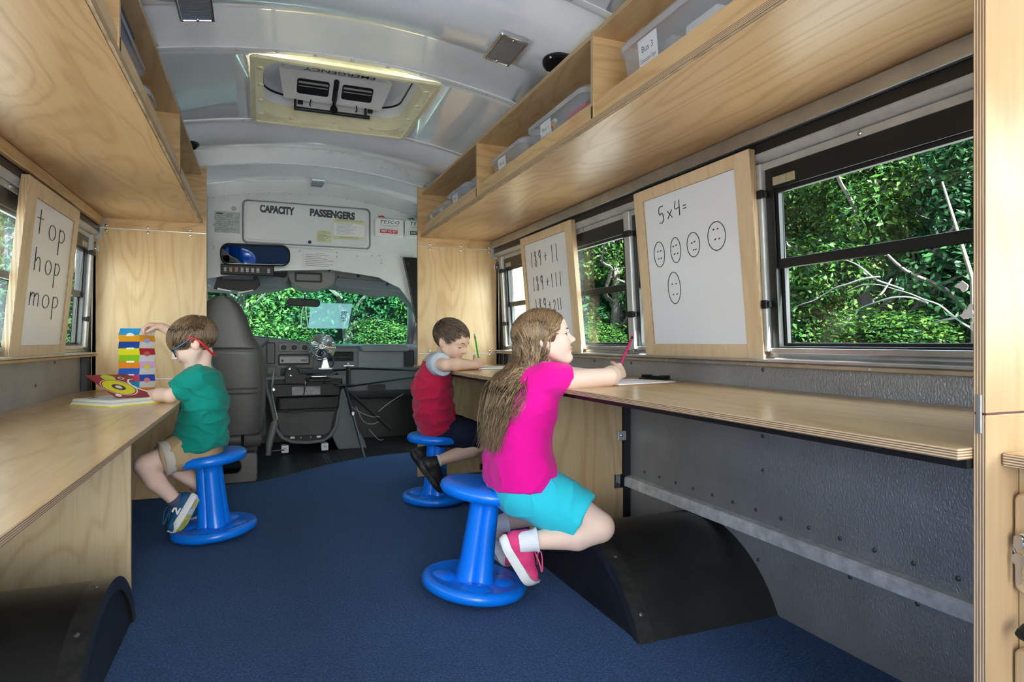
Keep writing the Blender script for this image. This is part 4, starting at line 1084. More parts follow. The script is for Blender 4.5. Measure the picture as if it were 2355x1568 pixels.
# door opener linkage
t = empty('door_linkage', (0.3, 4.85, 0), 'black bus door opener linkage with rods and floor post', 'door linkage')
def tb(name, pts, r, m=BLK, n=8): q = MB(); q.tube(pts, r, n); return q.build(name, m, t)
tb('cross_rod', catmull([(0.19, 4.86, 0.618), (0.30, 4.86, 0.624), (0.36, 4.86, 0.630), (0.55, 4.86, 0.622), (0.90, 4.87, 0.604)], 6), 0.0105)
tb('diagonal_rod', [(0.235, 4.84, 0.488), (0.90, 4.86, 0.566)], 0.0085)
tb('pivot_post', [(0.301, 4.84, 0.505), (0.299, 4.84, 0.650)], 0.016)
b = MB(); b.box(0.262, 0.338, 4.815, 4.865, 0.648, 0.654); b.sphere((0.298, 4.84, 0.664), 0.011); b.build('post_cap', STEEL, t, smooth=40)
b = MB(); b.box(0.20, 0.345, 4.82, 4.87, 0.500, 0.512); b.prism([(0.13, 0.535), (0.20, 0.535), (0.25, 0.512), (0.25, 0.50), (0.19, 0.520), (0.13, 0.522)], 'y', 4.825, 4.86); b.build('pivot_plate', BLK, t, smooth=0, bevel=0.003)
b = MB(); b.box(-0.05, 0.195, 4.87, 4.98, 0.595, 0.622); b.build('fan_bracket', BLK, t, smooth=0, bevel=0.004)
b = MB(); b.prism([(-0.145, 0.52), (-0.145, 0.60), (-0.12, 0.655), (-0.085, 0.655), (-0.05, 0.61), (-0.01, 0.60), (0.03, 0.565), (0.12, 0.535), (0.12, 0.51)], 'y', 4.93, 4.945); b.build('lever_plate', BLK, t, smooth=0, bevel=0.003)
for (x, z) in ((-0.112, 0.628), (-0.105, 0.578)): inst('bolt', BOLT, t, (x, 4.93, z), (PI / 2, 0, 0), (1.6, 1.6, 1.6))
b = MB(); b.prism([(q[0], q[1]) for q in rrect(0.19, 0.11, 0.03, 5, 0.088, 4.86)], 'z', 0.536, 0.560); b.prism([(q[0], q[1]) for q in rrect(0.13, 0.06, 0.01, 4, 0.088, 4.86)], 'z', 0.560, 0.572); b.build('control_box', BLK, t, smooth=30, bevel=0.006)
b = MB(); b.prism([(q[0], q[1]) for q in rrect(0.115, 0.05, 0.008, 4, 0.088, 4.86)], 'z', 0.572, 0.576); b.build('box_lid', ALU, t, smooth=0)
tb('floor_post', [(0.275, 4.84, 0.50), (0.318, 4.76, 0.30)], 0.012)
tb('floor_post_lower', [(0.318, 4.76, 0.30), (0.385, 4.615, -0.008)], 0.0095, pbr('worn_black_steel', (0.06, 0.06, 0.065), 0.3, 0.7))
b = MB(); b.lathe([(0.018, -0.012), (0.018, 0.012)], 12, Matrix.Translation((0.318, 4.76, 0.30))); b.build('collar', STEEL, t)
tb('brace', [(0.30, 4.86, 0.46), (0.66, 5.05, 0.12)], 0.011)
for k, pts in enumerate(([(0.26, 4.85, 0.46), (0.31, 4.88, 0.36), (0.38, 4.9, 0.30), (0.48, 4.95, 0.25), (0.56, 4.98, 0.24)], [(0.36, 4.88, 0.34), (0.42, 4.9, 0.22), (0.50, 4.95, 0.19), (0.55, 5.0, 0.20)], [(0.55, 5.0, 0.28), (0.66, 5.1, 0.34), (0.78, 5.15, 0.40)], [(0.47, 4.96, 0.15), (0.55, 5.0, 0.06), (0.60, 5.05, 0.05)])):
    tb('loose_wire', catmull(pts, 5), 0.0025, pbr('grey_wire', (0.25, 0.25, 0.26), 0.5) if k == 0 else bpy.data.materials['grey_wire'], 5)
b = MB(); b.tube(catmull([(-0.005, 4.86, 0.55), (-0.01, 4.86, 0.50), (-0.015, 4.9, 0.44)], 4), 0.004, 6); b.build('chain', STEEL, t)

# driver seat
t = empty('driver_seat', (-0.53, 4.3, 0), 'grey vinyl driver seat seen from behind', 'seat')
def hw(z): return float(np.interp(z, [0.27, 0.30, 0.45, 0.60, 0.74, 0.79, 0.82, 0.87, 0.95, 1.04, 1.09, 1.105], [0.215, 0.238, 0.250, 0.250, 0.242, 0.228, 0.205, 0.178, 0.147, 0.108, 0.065, 0.02]))
zs = [0.27, 0.285, 0.33, 0.40, 0.50, 0.60, 0.70, 0.75, 0.775, 0.79, 0.805, 0.83, 0.87, 0.92, 0.98, 1.03, 1.07, 1.095, 1.105]
def back(u, v):
    k = v * (len(zs) - 1); i = min(int(k), len(zs) - 2); z = zs[i] + (zs[i + 1] - zs[i]) * (k - i)
    a = 2 * PI * u
    th = 0.075 * (1 if z < 0.8 else max(0.35, 1 - (z - 0.8) * 1.6))
    ca, sa = math.cos(a), math.sin(a)
    x = hw(z) * math.copysign(abs(ca) ** 0.45, ca); y = th * math.copysign(abs(sa) ** 0.6, sa)
    dent = -0.006 if abs(z - 0.785) < 0.008 else 0
    return (-0.53 + x, 4.20 + y * (1 + dent * 10) - (z - 0.3) * 0.06, z)
b = MB(); b.grid(back, 40, 38, closed_u=True); bk = b.build('backrest', SEATM, t, smooth=60)
def seam(z, r=0.006):
    b = MB(); b.tube([(-0.53 + x, 4.20 - (z - 0.3) * 0.06 - 0.0755, z + 0.004 * math.sin(6 * x)) for x in np.linspace(-0.20, 0.20, 12)], r, 6); b.build('seam_welt', SEATM, bk)
seam(0.785, 0.004); seam(0.545); seam(0.515)
b = MB(); b.tube(catmull([(-0.315, 4.14, 0.32), (-0.30, 4.13, 0.55), (-0.312, 4.12, 0.74), (-0.345, 4.115, 0.82), (-0.385, 4.11, 0.95), (-0.43, 4.11, 1.05), (-0.50, 4.12, 1.095)], 6), 0.0035, 6); b.build('piping', SEATM, bk)
b = MB(); b.tube([(-0.74, 4.22, 0.235), (-0.42, 4.20, 0.232)], 0.052, 14); b.tube([(-0.415, 4.20, 0.232), (-0.315, 4.22, 0.225)], [0.055, 0.045], 14); b.build('lower_bolster', SEATM, t, smooth=50)
b = MB(); b.prism(rrect(0.50, 0.50, 0.06, 5, -0.53, 4.50), 'z', 0.22, 0.36); b.build('cushion', SEATM, t, smooth=40, bevel=0.02)
b = MB()
outp = rrect(0.40, 0.175, 0.02, 4, -0.53, 0.075); inp = rrect(0.22, 0.08, 0.035, 4, -0.53, 0.085)
b.ring(outp, inp, 'y', 4.09, 4.13); b.box(-0.72, -0.68, 4.1, 4.6, -0.012, 0.16); b.box(-0.375, -0.335, 4.1, 4.6, -0.012, 0.16)
b.build('pedestal', pbr('pedestal_plastic', (0.095, 0.09, 0.088), 0.5), t, smooth=30, bevel=0.006)
b = MB(); b.box(-0.70, -0.33, 4.2, 4.6, 0.155, 0.20); b.build('slide_rail', BLK, t, smooth=0)
b = MB(); b.tube(catmull([(-0.268, 4.16, 0.13), (-0.262, 4.16, 0.20), (-0.243, 4.17, 0.28), (-0.225, 4.18, 0.345)], 5), [0.016] * 4 + [0.020] * 5 + [0.022] * 5 + [0.016, 0.010], 10); b.build('recline_lever', pbr('lever_grey', (0.12, 0.12, 0.125), 0.35), t)
b = MB(); b.tube([(-0.26, 4.17, 0.15), (-0.17, 4.45, 0.11)], 0.005, 6); b.build('adjust_rod', STEEL, t)
b = MB(); b.tube(catmull([(-0.235, 4.3, 0.64), (-0.245, 4.28, 0.50), (-0.215, 4.2, 0.34)], 5), 0.006, 6); b.build('belt_stalk', STEEL, t)
# ================================================================== ROOF FITTINGS
t = empty('roof_hatch', (0, 2.71, 1.82), 'cream-framed emergency roof hatch with white lid and black bar', 'roof hatch')
def hz(x): return ceil_z(x)
N8 = 8
outer = rrect(0.69, 0.70, 0.02, N8, 0, 2.715); mid = rrect(0.655, 0.668, 0.018, N8, 0, 2.715)
inn = rrect(0.60, 0.632, 0.12, N8, 0, 2.715)
b = MB(); n = len(outer); V = []; F = []
for (lp, dz) in ((outer, -0.002), (outer, -0.014), (mid, -0.016), (mid, -0.010), (inn, -0.004), (inn, 0.055)):
    V += [(q[0], q[1], hz(q[0]) + dz) for q in lp]
for k in range(5):
    for i in range(n):
        j = (i + 1) % n
        F.append((k * n + i, k * n + j, (k + 1) * n + j, (k + 1) * n + i))
b.add(V, F); b.build('frame', CREAM, t, smooth=35)
for k in range(14):
    i = int(k * n / 14)
    q = mid[i]; p = inn[i]
for (x, y) in [(-0.31, 2.47), (-0.31, 2.63), (-0.31, 2.80), (-0.31, 2.96), (0.31, 2.47), (0.31, 2.63), (0.31, 2.80), (0.31, 2.96), (-0.15, 2.415), (0.05, 2.415), (0.20, 2.415), (-0.18, 3.015), (0.0, 3.015), (0.18, 3.015)]:
    b = MB(); b.lathe([(0.013, 0), (0.012, -0.004), (0.009, -0.006), (1e-7, -0.006)], 14, Matrix.Translation((x, y, hz(x) - 0.006))); b.build('cap', CREAM, t)
# white riser, open lid with vents
LIDM = pbr('white_hatch_lid', (0.70, 0.71, 0.73), 0.3, mottle=(8, 0.05))
ris = rrect(0.63, 0.662, 0.12, N8, 0, 2.715); ris2 = rrect(0.604, 0.636, 0.12, N8, 0, 2.715)
b = MB(); b.ring([(q[0], q[1]) for q in ris], [(q[0], q[1]) for q in ris2], 'z', 1.880, 1.986); b.build('riser', LIDM, t, smooth=40)
b = MB(); b.prism(rrect(0.66, 0.69, 0.12, N8, 0, 2.715), 'z', 1.985, 2.02); lid = b.build('lid', LIDM, t, smooth=40, bevel=0.01)
b = MB(); b.ring(rrect(0.606, 0.638, 0.12, N8, 0, 2.715), rrect(0.596, 0.628, 0.12, N8, 0, 2.715), 'z', 1.945, 1.952); b.build('gasket', BLK, t, smooth=40)
# vent housing hanging from the lid: sloped front with two openings
Y0, Y1 = 2.78, 2.86
def slope(x, v): return (x * (1 - 0.12 * v), Y0 + (Y1 - Y0) * (1 - v) , 1.985 - 0.075 * (1 - v))
hb = MB()
fr = [(-0.235, 0), (0.235, 0), (0.20, 1), (-0.20, 1)]
hb.prism([(-0.20, 1.985), (-0.215, 1.915), (0.215, 1.915), (0.20, 1.985)], 'y', 2.965, 2.980)
hb.add([(-0.24, 2.812, 1.984), (0.24, 2.812, 1.984), (0.215, 2.965, 1.915), (-0.215, 2.965, 1.915), (-0.24, 2.812, 1.986), (0.24, 2.812, 1.986), (0.20, 2.965, 1.985), (-0.20, 2.965, 1.985)], [(0, 1, 2, 3), (0, 4, 7, 3), (1, 2, 6, 5)])
vh = hb.build('vent_housing', LIDM, lid, smooth=0, bevel=0.004)
for x in (-0.095, 0.095):
    M = Matrix.Translation((x, 2.890, 1.9475)) @ Matrix.Rotation(-math.atan(0.069 / 0.153), 4, 'X')
    b = MB(); b.prism(rrect(0.135, 0.085, 0.012, 4), 'z', -0.002, 0.004, M=M); vo = b.build('vent_opening', INK, vh, smooth=0)
    b = MB(); b.box(-0.062, 0.062, -0.006, -0.002, -0.0035, -0.002, M=M); b.box(-0.062, 0.062, -0.030, -0.020, -0.0035, -0.002, M=M); b.build('louvre', ALUP, vo, smooth=0)
b = MB(); M = Matrix.Translation((0, 2.890, 1.9468)) @ Matrix.Rotation(-math.atan(0.069 / 0.153), 4, 'X'); b.prism(rrect(0.022, 0.13, 0.010, 4), 'z', -0.003, 0.002, M=M); b.build('handle_slot', INK, vh, smooth=0)
b = MB(); b.tube([(0, 2.87, 1.945), (0, 2.955, 1.905)], 0.008, 8); b.lathe([(1e-7, -0.02), (0.016, -0.018), (0.018, -0.01), (0.016, 0.0), (1e-7, 0.002)], 14, Matrix.Translation((0, 2.965, 1.895)) @ Matrix.Rotation(-0.6, 4, 'X')); b.build('handle', BLK, lid)
b = MB(); b.tube([(-0.165, 2.982, 1.880), (0.165, 2.982, 1.880)], 0.009, 8)
for x in (-0.155, 0.155): b.box(x - 0.016, x - 0.006, 2.965, 2.985, 1.872, 1.955); b.box(x + 0.0, x + 0.022, 2.970, 2.985, 1.90, 1.955)
b.build('lift_bar', BLK, t, smooth=30)
text_fit('lettering', 'EMERGENCY', 0.30, 0.034, INK, lid, Matrix.Translation((0.01, 2.784, 1.9838)) @ Matrix.Rotation(PI, 4, 'X') @ Matrix.Rotation(PI, 4, 'Z') @ Matrix.Diagonal((1, 1, 1, 1)), bold=0.012)
text_fit('lettering', 'EXIT', 0.11, 0.034, INK, lid, Matrix.Translation((0.005, 2.735, 1.9838)) @ Matrix.Rotation(PI, 4, 'X') @ Matrix.Rotation(PI, 4, 'Z'), bold=0.012)
for x in (-0.2, 0.2):
    b = MB(); b.tube([(x * 1.1, 2.78, 1.980), (x * 0.6, 2.62, 1.982)], 0.014, 8); b.build('lid_rib', LIDM, lid)
    b = MB(); b.tube(catmull([(x * 0.5, 2.95, 1.915), (x * 0.52, 2.965, 1.90), (x * 0.5, 2.975, 1.895)], 4), 0.003, 5); b.build('tether', BLK, lid)

def dome_light(x, y, lab, sc=1.0, rot=0.0):
    t = empty('ceiling_light', (x, y, hz(x) - 0.02), lab, 'ceiling light', 'rectangular ceiling lights')
    M = Matrix.Translation((x, y, hz(x) - 0.003)) @ Matrix.Rotation(math.atan(0.36 * x), 4, 'Y') @ Matrix.Rotation(rot, 4, 'Z')
    w, h = 0.098 * sc, 0.185 * sc
    b = MB(); b.ring(rrect(w, h, 0.006, 3), rrect(w - 0.016, h - 0.016, 0.004, 3), 'z', -0.016, 0.0, M=M); b.build('bezel', CHROME, t, smooth=0, bevel=0.003)
    b = MB(); b.prism(rrect(w - 0.015, h - 0.015, 0.004, 3), 'z', -0.013, 0.0, M=M); b.build('lens', pbr('ribbed_lens', (0.15, 0.155, 0.165), 0.2, 0, 0.6, bump=(160, 0.8, 0.003, (0.05, 1, 1))) if 'ribbed_lens' not in bpy.data.materials else bpy.data.materials['ribbed_lens'], t, smooth=0)
    for yy in (-h * 0.42, h * 0.42):
        b = MB(); b.sphere(M @ Vector((0, yy, -0.014)), 0.005); b.build('screw', STEEL, t)
dome_light(0.452, 1.96, 'rectangular clear ceiling light beside the shelf of clear bins')
dome_light(-0.486, 2.02, 'rectangular clear ceiling light cut off by the top of the frame')
dome_light(0.025, 4.19, 'small clear ceiling light above the driver area', 0.9)
def speaker(x, y, lab):
    t = empty('ceiling_speaker', (x, y, hz(x)), lab, 'speaker', 'round ceiling speakers')
    M = Matrix.Translation((x, y, hz(x) - 0.001)) @ Matrix.Rotation(math.atan(0.36 * x) * 1.2, 4, 'Y')
    b = MB(); b.lathe([(0.075, 0.0), (0.075, -0.008), (0.066, -0.012), (0.060, -0.008), (0.05, -0.006), (1e-7, -0.006)], 28, M); b.build('grille', BLK, t)
    for k in range(4):
        b = MB(); b.sphere(M @ Vector((0.067 * math.cos(k * PI / 2 + .4), 0.067 * math.sin(k * PI / 2 + .4), -0.011)), 0.005); b.build('screw', STEEL, t)
speaker(0.655, 1.93, 'round black ceiling speaker half hidden above the bin shelf')
speaker(-0.66, 3.40, 'round black ceiling speaker peeking past the opposite shelf')

# ================================================================== BINS
def bin_box(x0, x1, y0, y1, h, lab, title, lines, content=None):
    z0 = 1.4875
    t = empty('storage_bin', ((x0 + x1) / 2, (y0 + y1) / 2, z0), lab, 'storage bin', 'clear plastic bins on the overhead shelves')
    s = 1 if x0 > 0 else -1
    xm, ym, w, l = (x0 + x1) / 2, (y0 + y1) / 2, x1 - x0, y1 - y0
    top = rrect(w, l, 0.03, 5, xm, ym); bot = rrect(w - 0.03, l - 0.03, 0.03, 5, xm, ym)
    n = len(top)
    b = MB(); V = [(q[0], q[1], z0 + 0.002) for q in bot] + [(q[0], q[1], z0 + h * 0.86) for q in top]
    F = [(i, (i + 1) % n, n + (i + 1) % n, n + i) for i in range(n)] + [tuple(range(n - 1, -1, -1))]
    b.add(V, F); b.build('tub', BIN, t, smooth=40)
    rim = rrect(w + 0.016, l + 0.016, 0.035, 5, xm, ym)
    b = MB(); V = [(q[0], q[1], z0 + h * 0.83) for q in rim] + [(q[0], q[1], z0 + h * 0.93) for q in rim] + [(q[0] * 0.0 + xm + (q[0] - xm) * 0.93, ym + (q[1] - ym) * 0.96, z0 + h) for q in rim]
    F = [(k * n + i, k * n + (i + 1) % n, (k + 1) * n + (i + 1) % n, (k + 1) * n + i) for k in range(2) for i in range(n)] + [tuple(range(2 * n, 3 * n))]
    b.add(V, F); b.build('lid', BINL, t, smooth=40)
    xf = x0 if s > 0 else x1
    yl = y0 + l * (0.66 if l < 0.5 else 0.78)
    if title:
        lw, lh = min(0.085, l * 0.35), h * 0.46
        M = Matrix.Translation((xf - s * 0.001 + s * 0.008, yl, z0 + h * 0.62)) @ Matrix.Rotation(-s * 0.10, 4, 'Y')
        b = MB(); b.box(-0.0015, 0.0, -lw / 2, lw / 2, -lh / 2, lh / 2, M=M); lb = b.build('label', PAPER, t, smooth=0)
        if s > 0:
            Mt = M @ Matrix.Translation((-0.0022, 0, lh * 0.14)) @ Matrix.Rotation(-PI / 2, 4, 'Z') @ RX
            text_fit('lettering', title, lw * 0.6, lh * 0.20, INK, lb, Mt)
            Mt = M @ Matrix.Translation((-0.0022, 0, -lh * 0.2)) @ Matrix.Rotation(-PI / 2, 4, 'Z') @ RX
            text_fit('lettering', lines, lw * 0.85, lh * 0.18, INK, lb, Mt)
    if content:
        r = random.Random(int(y0 * 1000))
        if content == 'markers':
            cols = [(0.8, 0.08, 0.01), (0.01, 0.45, 0.05), (0.75, 0.75, 0.78), (0.02, 0.05, 0.3), (0.8, 0.3, 0.02), (0.5, 0.02, 0.1), (0.7, 0.7, 0.72)]
            for k in range(7):
                c = cols[k % len(cols)]; nm = 'marker_%d' % (k % len(cols))
                m = bpy.data.materials.get(nm) or pbr(nm, c, 0.35)
                yy = ym + r.uniform(-0.3, 0.3) * l; zz = z0 + 0.070 + 0.009 * k; xx = x0 + 0.024 + 0.012 * (k % 2)
                a = r.uniform(-0.35, 0.35)
                dv = Vector((math.sin(a) * 0.3, math.cos(a), 0.12 * r.uniform(-1, 1))) * 0.065
                b = MB(); b.tube([Vector((xx, yy, zz)) - dv, Vector((xx, yy, zz)) + dv], 0.0075, 8)
                mk = b.build('marker', m, None)
                tag(mk, ['orange-red', 'green', 'white', 'navy blue', 'orange', 'wine red', 'pale grey'][k] + ' felt marker inside the clear bin of markers', 'marker', 'felt markers in a clear bin')
        else:
            cols = [(0.45, 0.47, 0.52), (0.55, 0.56, 0.60), (0.30, 0.31, 0.36), (0.6, 0.55, 0.45)]
            for k in range(3):
                nm = 'bin_content_%d' % k
                m = bpy.data.materials.get(nm) or pbr(nm, cols[k], 0.6)
                yy = y0 + l * (0.2 + 0.28 * k); hh = h * r.uniform(0.55, 0.78)
                b = MB(); b.box(x0 + 0.035, x1 - 0.04, yy - l * 0.10, yy + l * 0.10, z0 + 0.004, z0 + hh, M=None)
                b.build('contents', m, t, smooth=0, bevel=0.006)
    return t
bin_box(0.640, 0.84, 3.60, 3.755, 0.125, 'smallest clear bin at the partition end of the bin shelf', 'Bus', '3', 'x')
bin_box(0.640, 0.84, 3.36, 3.545, 0.125, 'clear lidded bin, second from the partition, on the bin shelf', 'Bus', '3', 'x')
bin_box(0.640, 0.90, 3.00, 3.30, 0.145, 'taller clear bin third from the partition on the bin shelf', 'Bus', 'III', 'x')
bin_box(0.640, 0.92, 2.27, 2.62, 0.150, 'clear bin with grey contents in the middle bay of the bin shelf', 'Bus', 'Dry Erase', 'x')
bin_box(0.640, 0.92, 1.76, 2.21, 0.160, 'clear bin of coloured markers in the middle bay of the bin shelf', 'Bus 1', 'Markers&Pencils', 'markers')
bin_box(0.640, 0.89, 0.95, 1.545, 0.182, 'large clear bin labelled construction paper in the nearest bay', 'Bus 3', 'Construction Paper', 'x')
bin_box(-0.86, -0.640, 1.74, 2.20, 0.185, 'clear bin under the dark blue cloth on the shelf above the spelling board', None, '', None)
b = MB(); b.box(-0.80, -0.645, 1.80, 2.10, 1.6735, 1.725); tag(b.build('folded_cloth', pbr('navy_cloth', (0.015, 0.025, 0.06), 0.8), None, smooth=0, bevel=0.02), 'dark blue folded cloth lying on the bin above the spelling board', 'cloth')
bin_box(-0.86, -0.640, 2.26, 2.42, 0.150, 'small clear bin beyond the dark blue cloth on the opposite shelf', None, '', 'x')
b = MB(); b.prism([(2.46, 1.488), (2.66, 1.488), (2.68, 1.53), (2.60, 1.585), (2.52, 1.56), (2.45, 1.53)], 'x', -0.80, -0.645); tag(b.build('orange_packet', pbr('orange_pack', (0.55, 0.22, 0.06), 0.5), None, smooth=30, bevel=0.012), 'orange packet on the shelf above the spelling board', 'packet')
b = MB(); b.prism([(2.66, 1.488), (2.79, 1.488), (2.79, 1.545), (2.73, 1.56), (2.66, 1.54)], 'x', -0.82, -0.650); tag(b.build('white_packet', pbr('white_pack', (0.66, 0.65, 0.72), 0.5), None, smooth=30, bevel=0.012), 'pale packet beside the last divider of the opposite shelf', 'packet')
def crumple(u, v):
    a = 2 * PI * u
    r = 0.045 + 0.012 * math.sin(5 * a + 3 * v)
    ph = PI * v
    return (-0.685 + r * math.sin(ph) * math.cos(a), 3.43 + 1.5 * r * math.sin(ph) * math.sin(a), 1.535 - r * 1.15 * math.cos(ph) + 0.01 * math.sin(3 * a))
b = MB(); b.grid(crumple, 18, 10, closed_u=True); tag(b.build('white_bag', pbr('white_bag_plastic', (0.72, 0.70, 0.76), 0.45), None, smooth=50), 'white bag on the opposite shelf near the partition', 'bag')

# ================================================================== WHITEBOARDS
GLYPH = {  # strokes in a unit box, x right, y up; baseline 0, x-height 0.6, ascender 1
 't': [[(.35, 1), (.35, .0)], [(.1, .62), (.62, .66)]], 'o': [[(.5 + .3 * math.cos(a), .3 + .32 * math.sin(a)) for a in np.linspace(1.6, 1.6 + 2 * PI, 17)]],
 'p': [[(.2, .62), (.2, -.55)], [(.2, .5), (.45, .62), (.68, .5), (.7, .28), (.5, .06), (.22, .1)]],
 'h': [[(.15, 1), (.15, 0)], [(.15, .35), (.4, .6), (.62, .5), (.68, 0)]],
 'm': [[(.08, .62), (.05, 0)], [(.08, .4), (.28, .62), (.4, .5), (.42, 0)], [(.42, .4), (.62, .62), (.78, .5), (.8, 0)]],
 '1': [[(.5, 1), (.5, 0)]], '8': [[(.62, .85), (.45, 1), (.28, .85), (.4, .6), (.65, .3), (.5, 0), (.28, .2), (.45, .55), (.62, .85)]],
 '9': [[(.65, .75), (.45, .98), (.25, .72), (.45, .52), (.65, .72), (.66, .98), (.62, 0)]],
 '+': [[(.5, .8), (.5, .1)], [(.2, .48), (.8, .52)]], '2': [[(.22, .75), (.45, .98), (.7, .75), (.5, .4), (.2, .02), (.75, .05)]],
 '5': [[(.7, 1), (.3, .95), (.28, .55), (.55, .6), (.7, .35), (.55, .05), (.25, .08)]], 'x': [[(.2, .6), (.7, 0)], [(.68, .62), (.2, 0)]],
 '4': [[(.3, 1), (.22, .5), (.7, .55)], [(.68, 1), (.66, 0)]], '=': [[(.2, .55), (.7, .58)], [(.2, .32), (.7, .35)]], ' ': []}
def whiteboard(s, y0, y1, ya, yb, za, zb, lab, marks):
    """marks: list of strokes in board plane coords (a: from far/left edge 0..1, b up 0..1)"""
    t = empty('whiteboard', (s * 1.09, (y0 + y1) / 2, 0.778), lab, 'whiteboard', 'wood-framed whiteboards')
    def P(y, z, c): return (s * (1.112 - (z - 0.778) * 0.0935 - c), y, z)
    def slab(mb, a0, a1, z0, z1, c0, c1, m=0):
        V = [P(a, z, c) for c in (c0, c1) for (a, z) in ((a0, z0), (a1, z0), (a1, z1), (a0, z1))]
        mb.add(V, [(0, 1, 2, 3), (7, 6, 5, 4), (0, 4, 5, 1), (1, 5, 6, 2), (2, 6, 7, 3), (3, 7, 4, 0)], [m, m, 1, 1, 1, 1])
    z0, z1 = 0.778, 1.410
    for (nm, a0, a1, q0, q1) in (('frame_stile', y0, ya, z0, z1), ('frame_stile', yb, y1, z0, z1), ('frame_rail', ya, yb, z0, za), ('frame_rail', ya, yb, zb, z1)):
        b = MB(); slab(b, a0, a1, q0, q1, 0.0, -0.024 if nm == 'frame_stile' else -0.018); b.build(nm, [W_FR, E_X], t, smooth=0, bevel=0.001)
    b = MB(); slab(b, ya - 0.004, yb + 0.004, za - 0.004, zb + 0.004, -0.006, -0.012); b.build('writing_face', [BOARD, BOARD], t, smooth=0)
    for k, (strokes, r) in enumerate(marks):
        b = MB()
        for st in strokes:
            pts = []
            for (a, q) in st:
                y = (yb - (yb - ya) * a) if s > 0 else (ya + (yb - ya) * a)
                pts.append(P(y, za + (zb - za) * q, -0.0055))
            if len(pts) > 2: pts = catmull(pts, 4)
            b.tube(pts, r, 5)
        if b.v: b.build('marker_writing', INK, t)
    return t
def word(txt, a, q, w, h, slant=0.0, drift=0.0):
    """letters placed from (a,q), each w wide and h tall in board units"""
    out = []
    for i, ch in enumerate(txt):
        for st in GLYPH[ch]:
            out.append([(a + (i + x) * w, q + y * h + drift * i + (slant * x)) for (x, y) in st])
    return out
def face(cx, cy, rx, ry, dots):
    st = [[(cx + rx * math.cos(t), cy + ry * math.sin(t)) for t in np.linspace(1.9, 1.9 + 2 * PI + 0.15, 25)]]
    dd = [[(cx + dx, cy + dy), (cx + dx + 0.012, cy + dy + 0.004)] for dx, dy in dots]
    return st, dd
R1 = 0.0016
def letters(items):
    out = []
    for (txt, a, q, w, h) in items:
        for i, ch in enumerate(txt): out.append((word(ch, a + i * w, q, w, h), R1 * 1.15))
    return out
whiteboard(-1, 2.640, 3.300, 2.745, 3.235, 0.818, 1.352, 'whiteboard with the words top, hop and mop',
           letters([('top', 0.06, 0.775, 0.27, 0.17), ('hop', 0.10, 0.52, 0.24, 0.16), ('mop', 0.10, 0.275, 0.26, 0.15)]))
whiteboard(1, 2.660, 3.290, 2.732, 3.245, 0.820, 1.368, 'whiteboard with three additions starting 189',
           letters([('189', 0.11, 0.76, 0.105, 0.15), ('+', 0.46, 0.785, 0.10, 0.11), ('11', 0.62, 0.76, 0.10, 0.16), ('189', 0.11, 0.525, 0.105, 0.14), ('+', 0.46, 0.545, 0.10, 0.10), ('111', 0.57, 0.53, 0.095, 0.13), ('189', 0.125, 0.305, 0.11, 0.14), ('+', 0.48, 0.325, 0.08, 0.10), ('2', 0.58, 0.315, 0.10, 0.10), ('11', 0.68, 0.315, 0.06, 0.11)]) + [([[(0.12, 0.10), (0.22, 0.16)]], 0.001)])
fm = letters([('5', 0.15, 0.815, 0.12, 0.115), ('x', 0.26, 0.835, 0.11, 0.085), ('4', 0.35, 0.835, 0.11, 0.10), ('=', 0.45, 0.845, 0.07, 0.08)])
for (cx, cy, rx, ry, dots) in ((0.145, 0.615, 0.065, 0.085, ((-.02, .02), (.015, .02), (-.015, -.03), (.015, -.03))), (0.345, 0.62, 0.058, 0.082, ((-.03, .025), (.005, .03), (-.02, -.025), (.015, -.025))), (0.545, 0.63, 0.068, 0.076, ((-.02, .01), (.01, .015), (-.005, -.035), (.018, -.035))), (0.785, 0.65, 0.085, 0.085, ((-.03, .04), (.01, .04), (-.02, -.02), (.02, -.02))), (0.295, 0.375, 0.072, 0.105, ((-.025, .025), (.02, .025), (-.02, -.045), (.022, -.045)))):
    st, dd = face(cx, cy, rx, ry, dots)
    fm += [(st, R1), (dd, 0.0022)]
whiteboard(1, 1.490, 2.120, 1.558, 2.060, 0.822, 1.368, 'whiteboard with 5 x 4 and five dotted circles', fm)

